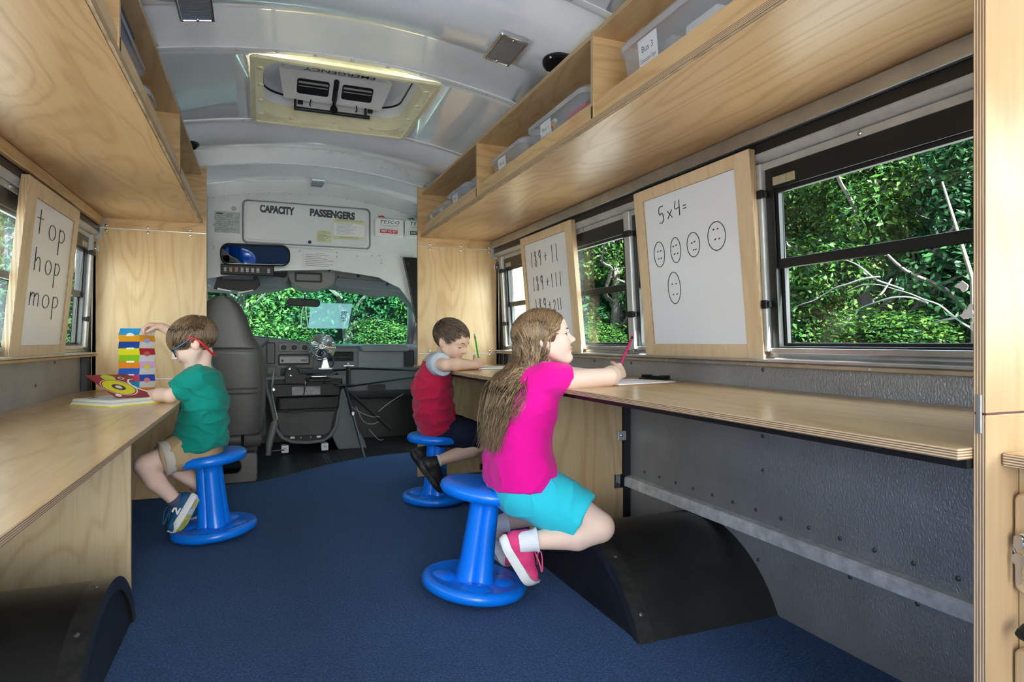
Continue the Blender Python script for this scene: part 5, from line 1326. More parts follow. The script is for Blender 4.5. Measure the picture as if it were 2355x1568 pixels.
# ================================================================== STOOLS
def make_stool():
    root = empty('wobble_stool', (0, 0, 0))
    b = MB()
    prof = [(0.012, 0.0), (0.10, 0.001), (0.15, 0.006), (0.168, 0.017), (0.1715, 0.030), (0.167, 0.042), (0.155, 0.0485), (0.145, 0.047), (0.10, 0.040), (0.06, 0.043), (0.045, 0.05), (1e-7, 0.05)]
    def lobes(a, r, z):
        return r
    b.lathe(prof, 56)
    b.build('base', BLUE, root, smooth=50, local=True)
    b = MB()
    for k in range(4):
        a = PI / 4 + k * PI / 2
        Mx = Matrix.Translation((0.098 * math.cos(a), 0.098 * math.sin(a), 0.0395)) @ Matrix.Rotation(a, 4, 'Z') @ Matrix.Diagonal((0.045, 0.055, 0.012, 1))
        b.lathe([(1.0, 0.0), (0.85, 0.5), (0.5, 0.85), (1e-7, 1.0)], 20, Mx)
    b.build('base_lobe', BLUE, root, smooth=60, local=True)
    b = MB()
    def flute(a, r, z):
        return r * (1 + 0.11 * (abs(math.cos(2 * a)) ** 0.7 * 2 - 1.1))
    b.lathe([(0.064, 0.040), (0.060, 0.06), (0.055, 0.12), (0.051, 0.20), (0.048, 0.27), (0.048, 0.305), (0.055, 0.318)], 64, fn=flute)
    b.build('column', BLUE, root, smooth=40, local=True)
    b = MB()
    b.lathe([(0.04, 0.306), (0.12, 0.308), (0.145, 0.314), (0.1535, 0.328), (0.1505, 0.343), (0.14, 0.352), (0.12, 0.355), (1e-7, 0.350)], 56)
    b.build('seat', BLUE, root, smooth=50, local=True)
    return root
def copy_tree(o, parent=None):
    c = o.copy(); C.objects.link(c); c.parent = parent
    for ch in list(o.children): copy_tree(ch, c)
    return c
st0 = make_stool()
def put_stool(o, x, y, tilt_dir, tilt, spin, lab):
    R = Matrix.Rotation(tilt_dir, 4, 'Z') @ Matrix.Rotation(tilt, 4, 'Y') @ Matrix.Rotation(-tilt_dir, 4, 'Z') @ Matrix.Rotation(spin, 4, 'Z')
    lift = 0.14 * math.sin(abs(tilt)) * 0.92
    o.matrix_basis = Matrix.Translation((x, y, lift)) @ R
    tag(o, lab, 'stool', 'blue wobble stools')
st1 = copy_tree(st0); st2 = copy_tree(st0)
put_stool(st0, 0.335, 1.955, -0.15, math.radians(8.0), 0.5, 'blue wobble stool under the child in pink')
put_stool(st1, 0.530, 3.170, 0.2, math.radians(1.5), 0.2, 'blue wobble stool under the child in red')
put_stool(st2, -0.490, 2.955, PI, math.radians(4.5), 0.3, 'blue wobble stool under the child in green')

# ================================================================== TABLE THINGS
t = empty('clipboard', (0.9, 1.9, 0.687), 'brown clipboard with white paper in front of the child in pink', 'clipboard')
def quadslab(mb, pts, z0, z1):
    n = len(pts)
    mb.prism(pts, 'z', z0, z1)
b = MB(); quadslab(b, [(0.760, 1.745), (1.062, 1.815), (1.010, 2.04), (0.708, 1.97)], 0.687, 0.6905); b.build('board', pbr('brown_hardboard', (0.26, 0.15, 0.08), 0.5), t, smooth=0, bevel=0.001)
b = MB(); quadslab(b, [(0.765, 1.755), (1.030, 1.816), (0.983, 2.02), (0.718, 1.959)], 0.6905, 0.6925); b.build('paper', PAPER, t, smooth=0)
Mc = Matrix.Translation((1.020, 1.925, 0.694)) @ Matrix.Rotation(0.23, 4, 'Z')
b = MB(); b.box(-0.020, 0.016, -0.06, 0.06, 0.0, 0.004, M=Mc); b.tube([Mc @ Vector((0.004, -0.055, 0.008)), Mc @ Vector((0.004, 0.055, 0.008))], 0.005, 8); b.box(-0.012, 0.018, 0.030, 0.055, 0.006, 0.016, M=Mc); b.box(-0.012, 0.018, -0.055, -0.030, 0.006, 0.016, M=Mc); b.build('clip', BLK, t, smooth=30)
t = empty('paper_pad', (0.85, 3.12, 0.687), 'white paper pad under the hand of the child in red', 'paper')
b = MB(); quadslab(b, [(0.72, 3.05), (1.02, 3.07), (1.01, 3.29), (0.71, 3.27)], 0.687, 0.689); b.build('backing', pbr('brown_backing', (0.25, 0.14, 0.08), 0.5), t, smooth=0)
b = MB(); quadslab(b, [(0.725, 3.055), (1.015, 3.075), (1.005, 3.285), (0.715, 3.265)], 0.689, 0.696); b.build('sheets', PAPER, t, smooth=0)

# picture book with a raised flap and a fold-out strip
bookz = 0.582
bk = empty('picture_book', (-0.85, 2.98, bookz), 'thick open picture book with a yellow cover and a raised round-eyed flap', 'book')
P0 = [(-1.005, 2.935), (-0.835, 2.775), (-0.685, 2.925), (-0.70, 3.02), (-0.86, 3.13)]
b = MB(); quadslab(b, [(-1.010, 2.935), (-0.835, 2.770), (-0.678, 2.925), (-0.695, 3.03), (-0.86, 3.14)], bookz, bookz + 0.003); b.build('cover', pbr('yellow_cover', (0.72, 0.62, 0.02), 0.4), bk, smooth=0)
pages = [pbr('page_white', (0.78, 0.77, 0.74), 0.6), pbr('page_blue', (0.45, 0.55, 0.65), 0.6), pbr('page_cream', (0.75, 0.72, 0.62), 0.6)]
for k in range(5):
    e = 0.002 * k
    z = bookz + 0.003 + 0.0042 * k
    b = MB(); quadslab(b, [(-1.003 + e, 2.937), (-0.835, 2.776 + e), (-0.690 - e, 2.925), (-0.702, 3.02), (-0.86, 3.13)], z, z + 0.0036); b.build('page', pages[(k * 2) % 3], bk, smooth=0)
ztop = bookz + 0.0245
b = MB(); quadslab(b, [(-0.97, 2.94), (-0.86, 2.83), (-0.80, 2.90), (-0.90, 3.0)], ztop, ztop + 0.001); b.build('printed_picture', pbr('print_grey', (0.50, 0.52, 0.60), 0.5), bk, smooth=0)
for (x, y) in ((-0.935, 2.925), (-0.925, 2.955)):
    b = MB(); quadslab(b, [(x - 0.012, y - 0.006), (x + 0.006, y - 0.014), (x + 0.012, y + 0.002), (x - 0.006, y + 0.010)], ztop + 0.001, ztop + 0.002); b.build('printed_picture', INK, bk, smooth=0)
# flap: plane through three picture points, leaning back towards the wall
FA = Vector((-0.835, 2.865, ztop + 0.004)); FB = Vector((-0.690, 2.935, ztop + 0.003)); FT = Vector((-0.965, 2.985, 0.694)); FT2 = Vector((-0.826, 3.055, 0.690))
fu = (FB - FA); fv = (FT - FA)
def fp(u, v, o=0.0):
    nn = fu.cross(fv).normalized()
    return FA + fu * u + fv * v + nn * o
out = [(0, 0), (1.0, 0.0), (0.93, 0.12), (0.84, 0.20), (0.74, 0.33), (0.69, 0.50), (0.72, 0.66), (0.80, 0.74), (0.91, 0.76), (0.94, 0.80), (0.93, 1.0), (0, 1)]
def flat(name, poly, o0, o1, mat):
    b = MB(); n = len(poly)
    V = [fp(u, v, o0) for u, v in poly] + [fp(u, v, o1) for u, v in poly]
    F = [tuple(range(n - 1, -1, -1)), tuple(range(n, 2 * n))] + [(i, (i + 1) % n, n + (i + 1) % n, n + i) for i in range(n)]
    b.add(V, F); return b.build(name, mat, flapo if name != 'flap' else bk, smooth=0)
flapo = None
MAROON = pbr('maroon_print', (0.24, 0.02, 0.035), 0.4, mottle=(20, 0.35))
flapo = flat('flap', out, -0.0015, 0.0015, MAROON)
def disc(cu, cv, ru, rv, o, mat, n=28):
    for sg in (1, -1):
        flat('printed_ring', [(cu + ru * math.cos(a), cv + rv * math.sin(a)) for a in np.linspace(0, 2 * PI, n + 1)[:-1]], sg * o, sg * (o + 0.0003), mat)
PW = pbr('print_pale', (0.75, 0.65, 0.62), 0.4); PY = pbr('print_yellow', (0.62, 0.56, 0.02), 0.4); PK = pbr('print_plum', (0.06, 0.02, 0.05), 0.4); PG = pbr('print_olive', (0.45, 0.50, 0.06), 0.4)
disc(0.34, 0.42, 0.345, 0.36, 0.0017, PW); disc(0.335, 0.42, 0.325, 0.34, 0.0020, MAROON); disc(0.335, 0.42, 0.30, 0.315, 0.0023, PY); disc(0.335, 0.42, 0.13, 0.135, 0.0026, PK); disc(0.335, 0.42, 0.065, 0.065, 0.0029, PW)
disc(0.40, 0.86, 0.14, 0.13, 0.0018, PG); disc(0.66, 0.82, 0.06, 0.06, 0.0018, PW); disc(0.66, 0.82, 0.04, 0.04, 0.0021, MAROON); disc(0.10, 0.08, 0.06, 0.06, 0.0018, PW)
rim = [(1.0, 0.0), (0.93, 0.12), (0.84, 0.20), (0.74, 0.33), (0.69, 0.50), (0.72, 0.66), (0.80, 0.74), (0.91, 0.76)]
rim2 = [(u - 0.045, v - 0.02 + 0.03 * (k > 5)) for k, (u, v) in enumerate(rim)]
for sg in (1, -1): flat('printed_rim', rim + rim2[::-1], sg * 0.0018, sg * 0.0022, PAPER)
# zigzag strip of coloured cards held up by the hand
zz = empty('fold_out_strip', (-0.80, 3.11, 0.607), 'zigzag strip of bright coloured cards held upright over the book', 'card strip')
cc = [(0.02, 0.30, 0.66), (0.78, 0.36, 0.01), (0.01, 0.06, 0.36), (0.72, 0.66, 0.01), (0.28, 0.60, 0.02), (0.72, 0.22, 0.01), (0.02, 0.12, 0.55), (0.55, 0.04, 0.09), (0.02, 0.36, 0.72), (0.01, 0.08, 0.35)]
c2 = [(0.78, 0.78, 0.80), (0.70, 0.28, 0.02), (0.76, 0.76, 0.80), (0.40, 0.02, 0.03), (0.76, 0.75, 0.80), (0.62, 0.36, 0.62), (0.76, 0.75, 0.80), (0.02, 0.06, 0.36), (0.76, 0.75, 0.80), (0.70, 0.22, 0.02)]
zt, zb_ = 0.888, 0.604
hs = (zt - zb_) / len(cc)
Yc = 3.10
xl, xm_, xr = -0.872, -0.795, -0.742
for k in range(len(cc)):
    z1 = zt - k * hs; z0 = z1 - hs
    ya = Yc - (0.016 if k % 2 == 0 else 0.0) ; yb = Yc - (0.0 if k % 2 == 0 else 0.016)
    if k == 0: ya = Yc + 0.012
    da = 0.006 * (k % 2); db = 0.006 * ((k + 1) % 2)
    for (nm, xa, xb, col, ys) in (('card', xl, xm_, cc[k], 0.0), ('side_card', xm_, xr, c2[k], 0.038)):
        V = [(xa + db, ya, z1), (xb + db, ya + ys, z1 - (0.0 if nm == 'card' else 0.002)), (xb + da, yb + ys, z0), (xa + da, yb, z0)]
        b = MB(); b.add(V, [(0, 1, 2, 3)])
        o = b.build(nm, pbr('card_%d_%s' % (k, nm), col, 0.4), zz, smooth=0); so = o.modifiers.new('thick', 'SOLIDIFY'); so.thickness = 0.0012
    if k % 2 == 1:
        b = MB(); b.lathe([(0.015, 0), (0.015, 0.0012), (1e-7, 0.0012)], 20, Matrix.Translation(((xl + xm_) / 2 + 0.006, ya - 0.0015, z1 - 0.003)) @ RX @ Matrix.Diagonal((1, 0.75, 1, 1))); b.build('white_dot', PAPER, zz)
    if k in (1, 3, 5, 7):
        b = MB(); b.lathe([(0.013, 0), (0.013, 0.001), (1e-7, 0.001)], 18, Matrix.Translation(((xm_ + xr) / 2 + 0.003, yb + 0.017, z0 + 0.004)) @ Matrix.Rotation(0.62, 4, 'Z') @ RX @ Matrix.Diagonal((1, 0.8, 1, 1))); b.build('printed_creature', pbr('creature_%d' % k, [(0.3, 0.35, 0.6), (0.5, 0.1, 0.1), (0.7, 0.6, 0.05), (0.6, 0.2, 0.25)][k // 2], 0.4), zz)
def pencil(name, lab, a, bpt, m, rad=0.0038, tipm=None):
    a, bpt = Vector(a), Vector(bpt)
    t = empty(name, a, lab, 'pencil')
    d = (bpt - a).normalized(); L_ = (bpt - a).length
    b = MB(); b.tube([a + d * 0.018, a + d * (L_ - 0.022)], rad, 6); b.build('barrel', m, t)
    b = MB(); b.tube([a, a + d * 0.018], [0.0006, rad], 6); b.build('point', pbr('sharpened_wood', (0.6, 0.42, 0.25), 0.6) if 'sharpened_wood' not in bpy.data.materials else bpy.data.materials['sharpened_wood'], t)
    b = MB(); b.tube([a + d * (L_ - 0.022), a + d * (L_ - 0.010)], rad * 1.05, 8); b.build('ferrule', tipm or STEEL, t)
    b = MB(); b.tube([a + d * (L_ - 0.010), a + d * (L_ - 0.002), a + d * L_], [rad * 1.1, rad * 1.15, rad * 0.6], 8); b.build('eraser', pbr(name + '_eraser', (0.75, 0.12, 0.35) if 'pink' in lab else (0.2, 0.6, 0.35), 0.6), t)
    return t, a, d, L_
t, a, d_, L_ = pencil('pencil', 'pink dotted pencil held by the child in pink', (0.848, 1.925, 0.694), (0.966, 1.985, 0.856), pbr('pink_pencil', (0.62, 0.01, 0.16), 0.35), 0.0042, BLK)
b = MB()
for k in range(26):
    q = a + d_ * (0.03 + 0.0062 * k); aa = k * 2.4
    u = d_.orthogonal().normalized(); w_ = d_.cross(u)
    b.sphere(q + (u * math.cos(aa) + w_ * math.sin(aa)) * 0.0038, 0.0011, 6, 4)
b.build('white_dots', PAPER, t)
pencil('pencil', 'green patterned pencil held by the child in red', (0.735, 3.055, 0.697), (0.690, 3.01, 0.870), pbr('green_pencil', (0.02, 0.42, 0.02), 0.35, mottle=(60, 0.5)), 0.0042)
# ================================================================== OUTSIDE
ASPH = pbr('pale_asphalt', (0.26, 0.255, 0.245), 0.9, mottle=(1.5, 0.2))
b = MB(); b.box(-40, 40, -40, 40, -0.72, -0.70); tag(b.build('ground', ASPH, None, smooth=0), kind='structure')
def leaf_mat():
    m = bpy.data.materials.new('green_leaf')
    N, L = nodes(m)
    b_ = N['Principled BSDF']; out = N['Material Output']
    a = N.new('ShaderNodeAttribute'); a.attribute_name = 'Col'
    b_.inputs['Roughness'].default_value = 0.45; b_.inputs['Specular IOR Level'].default_value = 0.08
    L.new(a.outputs['Color'], b_.inputs['Base Color'])
    tr = N.new('ShaderNodeBsdfTranslucent'); L.new(a.outputs['Color'], tr.inputs[0])
    mx = N.new('ShaderNodeMixShader'); mx.inputs[0].default_value = 0.35
    L.new(b_.outputs[0], mx.inputs[1]); L.new(tr.outputs[0], mx.inputs[2]); L.new(mx.outputs[0], out.inputs[0])
    return m
LEAF = leaf_mat()
BARK = pbr('grey_bark', (0.035, 0.032, 0.026), 0.9, bump=(14, 0.6, 0.02))
def foliage_mesh(name, n, size, seed, rx, h, palette):
    g = np.random.default_rng(seed)
    nb = 26
    th = g.uniform(0, 2 * PI, nb); rr = rx * np.sqrt(g.uniform(0.05, 1, nb)) * 0.72
    cz = g.uniform(0.12, 0.95, nb) * h
    taper = np.clip(1.25 - cz / h, 0.35, 1.0)
    cen = np.stack([rr * np.cos(th) * taper, rr * np.sin(th) * taper, cz], 1)
    rad = g.uniform(0.35, 0.62, nb) * rx * 0.62
    k = g.integers(0, nb, n)
    d = g.normal(size=(n, 3)); d /= np.linalg.norm(d, axis=1)[:, None]
    r = rad[k] * g.uniform(0.55, 1.06, n) ** 0.5
    pos = cen[k] + d * r[:, None]
    nrm = d * 0.7 + g.normal(size=(n, 3)) * 0.55 + np.array([0, 0, 0.55]); nrm /= np.linalg.norm(nrm, axis=1)[:, None]
    t = np.cross(nrm, g.normal(size=(n, 3))); t /= np.linalg.norm(t, axis=1)[:, None]
    w = np.cross(nrm, t)
    L_ = size * g.uniform(0.7, 1.3, n)[:, None]; W = L_ * 0.5
    tip = pos + t * L_; base = pos - t * L_ * 0.5
    le = pos + w * W * 0.7 + nrm * L_ * 0.12; ri = pos - w * W * 0.7 + nrm * L_ * 0.12
    V = np.stack([base, le, tip, ri], 1).reshape(-1, 3)
    me = bpy.data.meshes.new(name)
    me.vertices.add(4 * n); me.vertices.foreach_set('co', V.ravel().astype(np.float32))
    idx = np.arange(n) * 4
    tri = np.stack([idx, idx + 1, idx + 2, idx, idx + 2, idx + 3], 1).reshape(-1)
    me.loops.add(6 * n); me.loops.foreach_set('vertex_index', tri.astype(np.int32))
    me.polygons.add(2 * n); me.polygons.foreach_set('loop_start', (np.arange(2 * n) * 3).astype(np.int32))
    me.update(calc_edges=True)
    pal = np.array(palette)
    c = pal[g.integers(0, len(pal), n)] * g.uniform(0.7, 1.35, n)[:, None]
    col = np.ones((4 * n, 4), np.float32); col[:, :3] = np.repeat(c, 4, 0)
    at = me.color_attributes.new('Col', 'FLOAT_COLOR', 'POINT'); at.data.foreach_set('color', col.ravel())
    me.materials.append(LEAF)
    return me
PAL1 = [(0.0080, 0.0284, 0.0060), (0.0122, 0.0404, 0.0068), (0.0202, 0.0512, 0.0080), (0.0060, 0.0230, 0.0080), (0.0296, 0.0593, 0.0095)]
PAL2 = [(0.0054, 0.0243, 0.0095), (0.0080, 0.0323, 0.0108), (0.0134, 0.0431, 0.0134), (0.0041, 0.0176, 0.0076)]
PAL3 = [(0.0188, 0.0458, 0.0108), (0.0269, 0.0539, 0.0134), (0.0134, 0.0377, 0.0095), (0.0377, 0.0566, 0.0134)]
FM = [foliage_mesh('foliage_a', 17000, 0.055, 1, 1.5, 4.4, PAL1), foliage_mesh('foliage_b', 17000, 0.055, 2, 1.6, 4.0, PAL2), foliage_mesh('foliage_c', 17000, 0.06, 3, 1.7, 4.6, PAL3), foliage_mesh('foliage_d', 15000, 0.17, 4, 2.3, 6.5, PAL2)]
def trunk_mesh(seed, h):
    r = random.Random(seed); b = MB()
    b.tube([(r.uniform(-.05, .05) * k, r.uniform(-.05, .05) * k, h * k / 6) for k in range(7)], [0.13, 0.11, 0.095, 0.08, 0.06, 0.04, 0.02], 8)
    for k in range(9):
        a = r.uniform(0, 2 * PI); z0 = r.uniform(0.2, 0.75) * h
        p = [(0, 0, z0)]
        for q in range(1, 5):
            p.append((math.cos(a) * 0.35 * q + r.uniform(-.1, .1), math.sin(a) * 0.35 * q + r.uniform(-.1, .1), z0 + 0.22 * q + r.uniform(-.1, .1)))
        b.tube(catmull(p, 3), [0.035 * (1 - i / 14) + 0.006 for i in range(13)], 5)
    o = b.build('trunk_%d' % seed, BARK, None, local=True); me = o.data; bpy.data.objects.remove(o); return me
TM = [trunk_mesh(11, 3.8), trunk_mesh(12, 3.4)]
trees = [ # x, y, kind, scale, label
 (-7.0, 14.5, 3, 1.0, 'tree beyond the far end of the opposite windows'), (-4.6, 13.6, 1, 1.2, 'dark tree seen through the opposite windows'), (-2.6, 13.2, 2, 1.15, 'pale green tree behind the driver seat, through the windshield'),
 (-0.7, 12.4, 2, 1.1, 'yellow-green tree in the middle of the windshield'), (1.1, 12.0, 1, 1.1, 'deep green tree behind the windshield paper'), (2.9, 12.3, 0, 1.15, 'bright green tree at the passenger edge of the windshield'),
 (4.6, 11.6, 2, 1.1, 'tree hidden past the front partition'), (5.9, 10.4, 0, 1.1, 'leafy tree framed in the window between the two maths boards'), (6.9, 8.9, 1, 1.1, 'dark leafy tree outside the middle window'),
 (7.3, 7.1, 2, 1.0, 'tree with yellowish leaves at the edge of the big window'), (6.6, 5.6, 0, 1.05, 'bright leafy tree filling the big window'), (6.9, 4.1, 1, 1.0, 'darker tree with bare branches at the partition side of the big window'),
 (7.2, 2.4, 0, 1.0, 'tree outside, beside the rear partition'), (7.4, 0.6, 2, 1.0, 'tree outside level with the camera'),
 (-6.4, 11.2, 1, 1.15, 'dark tree outside the spelling board window'), (-7.2, 8.6, 0, 1.1, 'green tree far outside the opposite wall'), (-7.4, 5.8, 1, 1.1, 'tree outside the opposite wall, half way along'), (-7.5, 3.0, 2, 1.1, 'tree outside the opposite wall, near the camera')]
def put_tree(x, y, k, s, lab):
    t = empty('tree', (x, y, -0.70), lab, 'tree', 'trees outside the bus')
    f = bpy.data.objects.new('foliage', FM[k]); C.objects.link(f); f.parent = t; f['kind'] = 'stuff'
    tr = bpy.data.objects.new('trunk', TM[k % 2]); C.objects.link(tr); tr.parent = t
    t.rotation_euler = (0, 0, x * 3.1 + y); t.scale = (s, s, s)
for tr in trees: put_tree(*tr)
bk = [(-8, 18), (-4.5, 17.5), (-1, 17), (2.5, 16.5), (6, 15.5), (9, 13), (11, 10), (11.5, 6.5), (11.5, 3), (11, -0.5), (7.4, 14.6), (8.6, 14.4), (7.6, 12.6), (4.2, 16.4), (0.8, 17.2), (-2.8, 17.6), (10.2, 11.4), (11.6, 8.2), (11.8, 4.6), (-11, 14), (-11.5, 10), (-11.5, 6)]
for i, (x, y) in enumerate(bk): put_tree(x, y, 3, 1.2, 'tall dark tree standing in the second row of woods')
# bare branches in front of the big window trees
b = empty('bare_branch', (5.4, 4.2, -0.7), 'pale bare branch among the leaves in the big window', 'branch')
r = random.Random(5)
for k in range(5):
    q = MB(); p = Vector((5.6, 3.6 + 0.25 * k, 0.9 + 0.15 * k)); d = Vector((-0.1, 0.5 + 0.1 * k, 0.25 - 0.2 * (k % 2))).normalized(); pts = [p.copy()]
    for i in range(9):
        d = (d + Vector((r.uniform(-.3, .3), r.uniform(-.3, .3), r.uniform(-.35, .25)))).normalized(); p = p + d * 0.16; pts.append(p.copy())
    q.tube(catmull(pts, 3), [0.009 * (1 - i / 30) + 0.0015 for i in range(28)], 5); q.build('twig', pbr('pale_bark', (0.07, 0.075, 0.07), 0.8) if k == 0 else bpy.data.materials['pale_bark'], b)
q = MB(); q.tube([(5.6, 3.6, -0.7), (5.65, 3.7, 0.4), (5.6, 3.7, 1.4), (5.5, 3.9, 2.3)], [0.035, 0.028, 0.02, 0.010], 7); q.build('stem', BARK, b)
# low hedge under the trees
for i, (x, y) in enumerate([(5.6, 4.6), (5.8, 6.2), (6.0, 7.8), (5.0, 9.6), (3.6, 10.9), (1.8, 11.2), (0, 11.4), (-1.8, 11.8)]):
    t = empty('bush', (x, y, -0.70), ['low bush below the big window trees', 'low bush left of the big window', 'low bush seen under the middle window', 'low bush beyond the middle window', 'low bush past the cream van', 'low bush behind the dash fan', 'low bush at the middle of the windshield foot', 'low bush behind the driver seat headrest'][i], 'bush', 'bushes along the edge of the woods')
    f = bpy.data.objects.new('foliage', FM[i % 3]); C.objects.link(f); f.parent = t; f['kind'] = 'stuff'; t.scale = (0.8, 0.8, 0.42); t.rotation_euler = (0, 0, i * 1.3)
    s_ = bpy.data.objects.new('stem', TM[i % 2]); C.objects.link(s_); s_.parent = t; s_.scale = (0.5, 0.5, 0.6)
# cream van parked outside the far window
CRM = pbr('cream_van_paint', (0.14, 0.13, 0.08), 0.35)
t = empty('parked_van', (2.6, 7.8, -0.7), 'cream van parked outside the window beside the partition', 'van')
b = MB(); b.prism(rrect(1.9, 2.0, 0.15, 5, 7.85, 0.75), 'x', 2.25, 2.98); b.build('body', CRM, t, smooth=40, bevel=0.06)
b = MB(); b.prism(rrect(1.1, 0.6, 0.08, 4, 7.6, 0.95), 'x', 2.235, 2.26); b.build('side_window', pbr('dark_glass', (0.03, 0.05, 0.045), 0.08), t, smooth=0)
for y in (7.25, 8.45):
    b = MB(); b.lathe([(0.30, 0.0), (0.33, 0.03), (0.33, 0.18), (0.30, 0.20), (1e-7, 0.2)], 24, Matrix.Translation((2.22, y, -0.37)) @ Matrix.Rotation(PI / 2, 4, 'Y')); b.build('wheel', RUB, t)
# ================================================================== PEOPLE
from mathutils import noise as mnoise
def V3(p): return np.array(p, dtype=np.float64)
def unit(v):
    v = V3(v); return v / np.linalg.norm(v)
def axis_coords(lo, hi, fine, step=0.0075, fstep=0.0027):
    x = lo; out = [lo]
    while x < hi:
        st = step
        for a, b_ in fine:
            if a - step <= x < b_: st = fstep
        x += st; out.append(x)
    return np.array(out, dtype=np.float32)
class Vol:
    def __init__(s, lo, hi, fine=((), (), ()), step=0.0075, fstep=0.0027):
        s.ax = [axis_coords(lo[i], hi[i], fine[i], step, fstep) for i in range(3)]
        s.D = np.full([len(a) for a in s.ax], 0.5, dtype=np.float32)
        s.pad = step * 2
    def region(s, lo, hi):
        sl = []
        for i in range(3):
            a = max(0, int(np.searchsorted(s.ax[i], lo[i])) - 1); b_ = min(len(s.ax[i]), int(np.searchsorted(s.ax[i], hi[i])) + 1)
            if b_ <= a: return None
            sl.append(slice(a, b_))
        return tuple(sl)
    def grid(s, sl):
        X = s.ax[0][sl[0]][:, None, None]; Y = s.ax[1][sl[1]][None, :, None]; Z = s.ax[2][sl[2]][None, None, :]
        return X, Y, Z
    def apply(s, lo, hi, f, k, sub=False):
        e = k + s.pad
        sl = s.region([q - e for q in lo], [q + e for q in hi])
        if sl is None: return
        d = f(*s.grid(sl)).astype(np.float32)
        a = s.D[sl]
        if sub:
            if k > 0:
                h = np.maximum(k - np.abs(a + d), 0) / k
                s.D[sl] = np.maximum(a, -d) + h * h * k * 0.25
            else: s.D[sl] = np.maximum(a, -d)
        else:
            if k > 0:
                h = np.maximum(k - np.abs(a - d), 0) / k
                s.D[sl] = np.minimum(a, d) - h * h * k * 0.25
            else: s.D[sl] = np.minimum(a, d)
    def cone(s, a, b_, ra, rb, k=0.015, sub=False):
        a, b_ = V3(a), V3(b_); ba = b_ - a; L2 = max(float(ba @ ba), 1e-9); R = max(ra, rb)
        lo = np.minimum(a, b_) - R; hi = np.maximum(a, b_) + R
        def f(X, Y, Z):
            px, py, pz = X - a[0], Y - a[1], Z - a[2]
            h = np.clip((px * ba[0] + py * ba[1] + pz * ba[2]) / L2, 0, 1)
            return np.sqrt((px - ba[0] * h) ** 2 + (py - ba[1] * h) ** 2 + (pz - ba[2] * h) ** 2) - (ra + (rb - ra) * h)
        s.apply(lo, hi, f, k, sub)
    def chain(s, pts, rs, k=0.015):
        for i in range(len(pts) - 1): s.cone(pts[i], pts[i + 1], rs[i], rs[i + 1], k)
    def ell(s, c, r, R=None, k=0.015, sub=False, cut=None):
        c = V3(c); R = np.eye(3) if R is None else R; m = max(r)
        def f(X, Y, Z):
            px, py, pz = X - c[0], Y - c[1], Z - c[2]
            u = px * R[0, 0] + py * R[1, 0] + pz * R[2, 0]; v = px * R[0, 1] + py * R[1, 1] + pz * R[2, 1]; w = px * R[0, 2] + py * R[1, 2] + pz * R[2, 2]
            k0 = np.sqrt((u / r[0]) ** 2 + (v / r[1]) ** 2 + (w / r[2]) ** 2) + 1e-6
            k1 = np.sqrt((u / r[0] ** 2) ** 2 + (v / r[1] ** 2) ** 2 + (w / r[2] ** 2) ** 2) + 1e-6
            d = k0 * (k0 - 1) / k1
            if cut is not None: d = np.maximum(d, cut(u, v, w))
            return d
        s.apply(c - m, c + m, f, k, sub)
    def plane(s, p, n):
        """keep the side the normal points away from"""
        p, n = V3(p), unit(n)
        X, Y, Z = s.grid((slice(None),) * 3)
        s.D = np.maximum(s.D, ((X - p[0]) * n[0] + (Y - p[1]) * n[1] + (Z - p[2]) * n[2]).astype(np.float32))
    def nets(s):
        D = s.D; S = D < 0
        nx, ny, nz = D.shape
        c = np.zeros((nx - 1, ny - 1, nz - 1), np.uint8)
        for i in (0, 1):
            for j in (0, 1):
                for k in (0, 1): c += S[i:nx - 1 + i, j:ny - 1 + j, k:nz - 1 + k]
        I, J, K = np.nonzero((c > 0) & (c < 8))
        idx = np.full(c.shape, -1, np.int32); idx[I, J, K] = np.arange(len(I))
        acc = np.zeros((len(I), 3)); cnt = np.zeros(len(I))
        off = [(i, j, k) for i in (0, 1) for j in (0, 1) for k in (0, 1)]
        val = {o: D[I + o[0], J + o[1], K + o[2]].astype(np.float64) for o in off}
        pos = {o: np.stack([s.ax[0][I + o[0]], s.ax[1][J + o[1]], s.ax[2][K + o[2]]], 1).astype(np.float64) for o in off}
        for a in off:
            for ax in range(3):
                if a[ax] == 0:
                    b_ = list(a); b_[ax] = 1; b_ = tuple(b_)
                    m = (val[a] < 0) != (val[b_] < 0)
                    t = val[a] / np.where(m, val[a] - val[b_], 1)
                    p = pos[a] + (pos[b_] - pos[a]) * t[:, None]
                    acc += np.where(m[:, None], p, 0); cnt += m
        verts = acc / cnt[:, None]
        quads = []
        for ax in range(3):
            A = [slice(None)] * 3; B = [slice(None)] * 3; A[ax] = slice(0, -1); B[ax] = slice(1, None)
            m = S[tuple(A)] != S[tuple(B)]
            i, j, k = np.nonzero(m); P = [i, j, k]
            o1, o2 = [(1, 2), (2, 0), (0, 1)][ax]
            ok = (P[o1] > 0) & (P[o2] > 0) & (P[o1] < D.shape[o1] - 1) & (P[o2] < D.shape[o2] - 1)
            P = [q[ok] for q in P]
            ins = S[P[0], P[1], P[2]]
            def cell(d1, d2):
                Q = [q.copy() for q in P]; Q[o1] = Q[o1] + d1; Q[o2] = Q[o2] + d2
                return idx[Q[0], Q[1], Q[2]]
            q = np.stack([cell(-1, -1), cell(0, -1), cell(0, 0), cell(-1, 0)], 1)
            q = np.where(ins[:, None], q, q[:, ::-1])
            quads.append(q)
        q = np.concatenate(quads); q = q[(q >= 0).all(1)]
        return verts, q
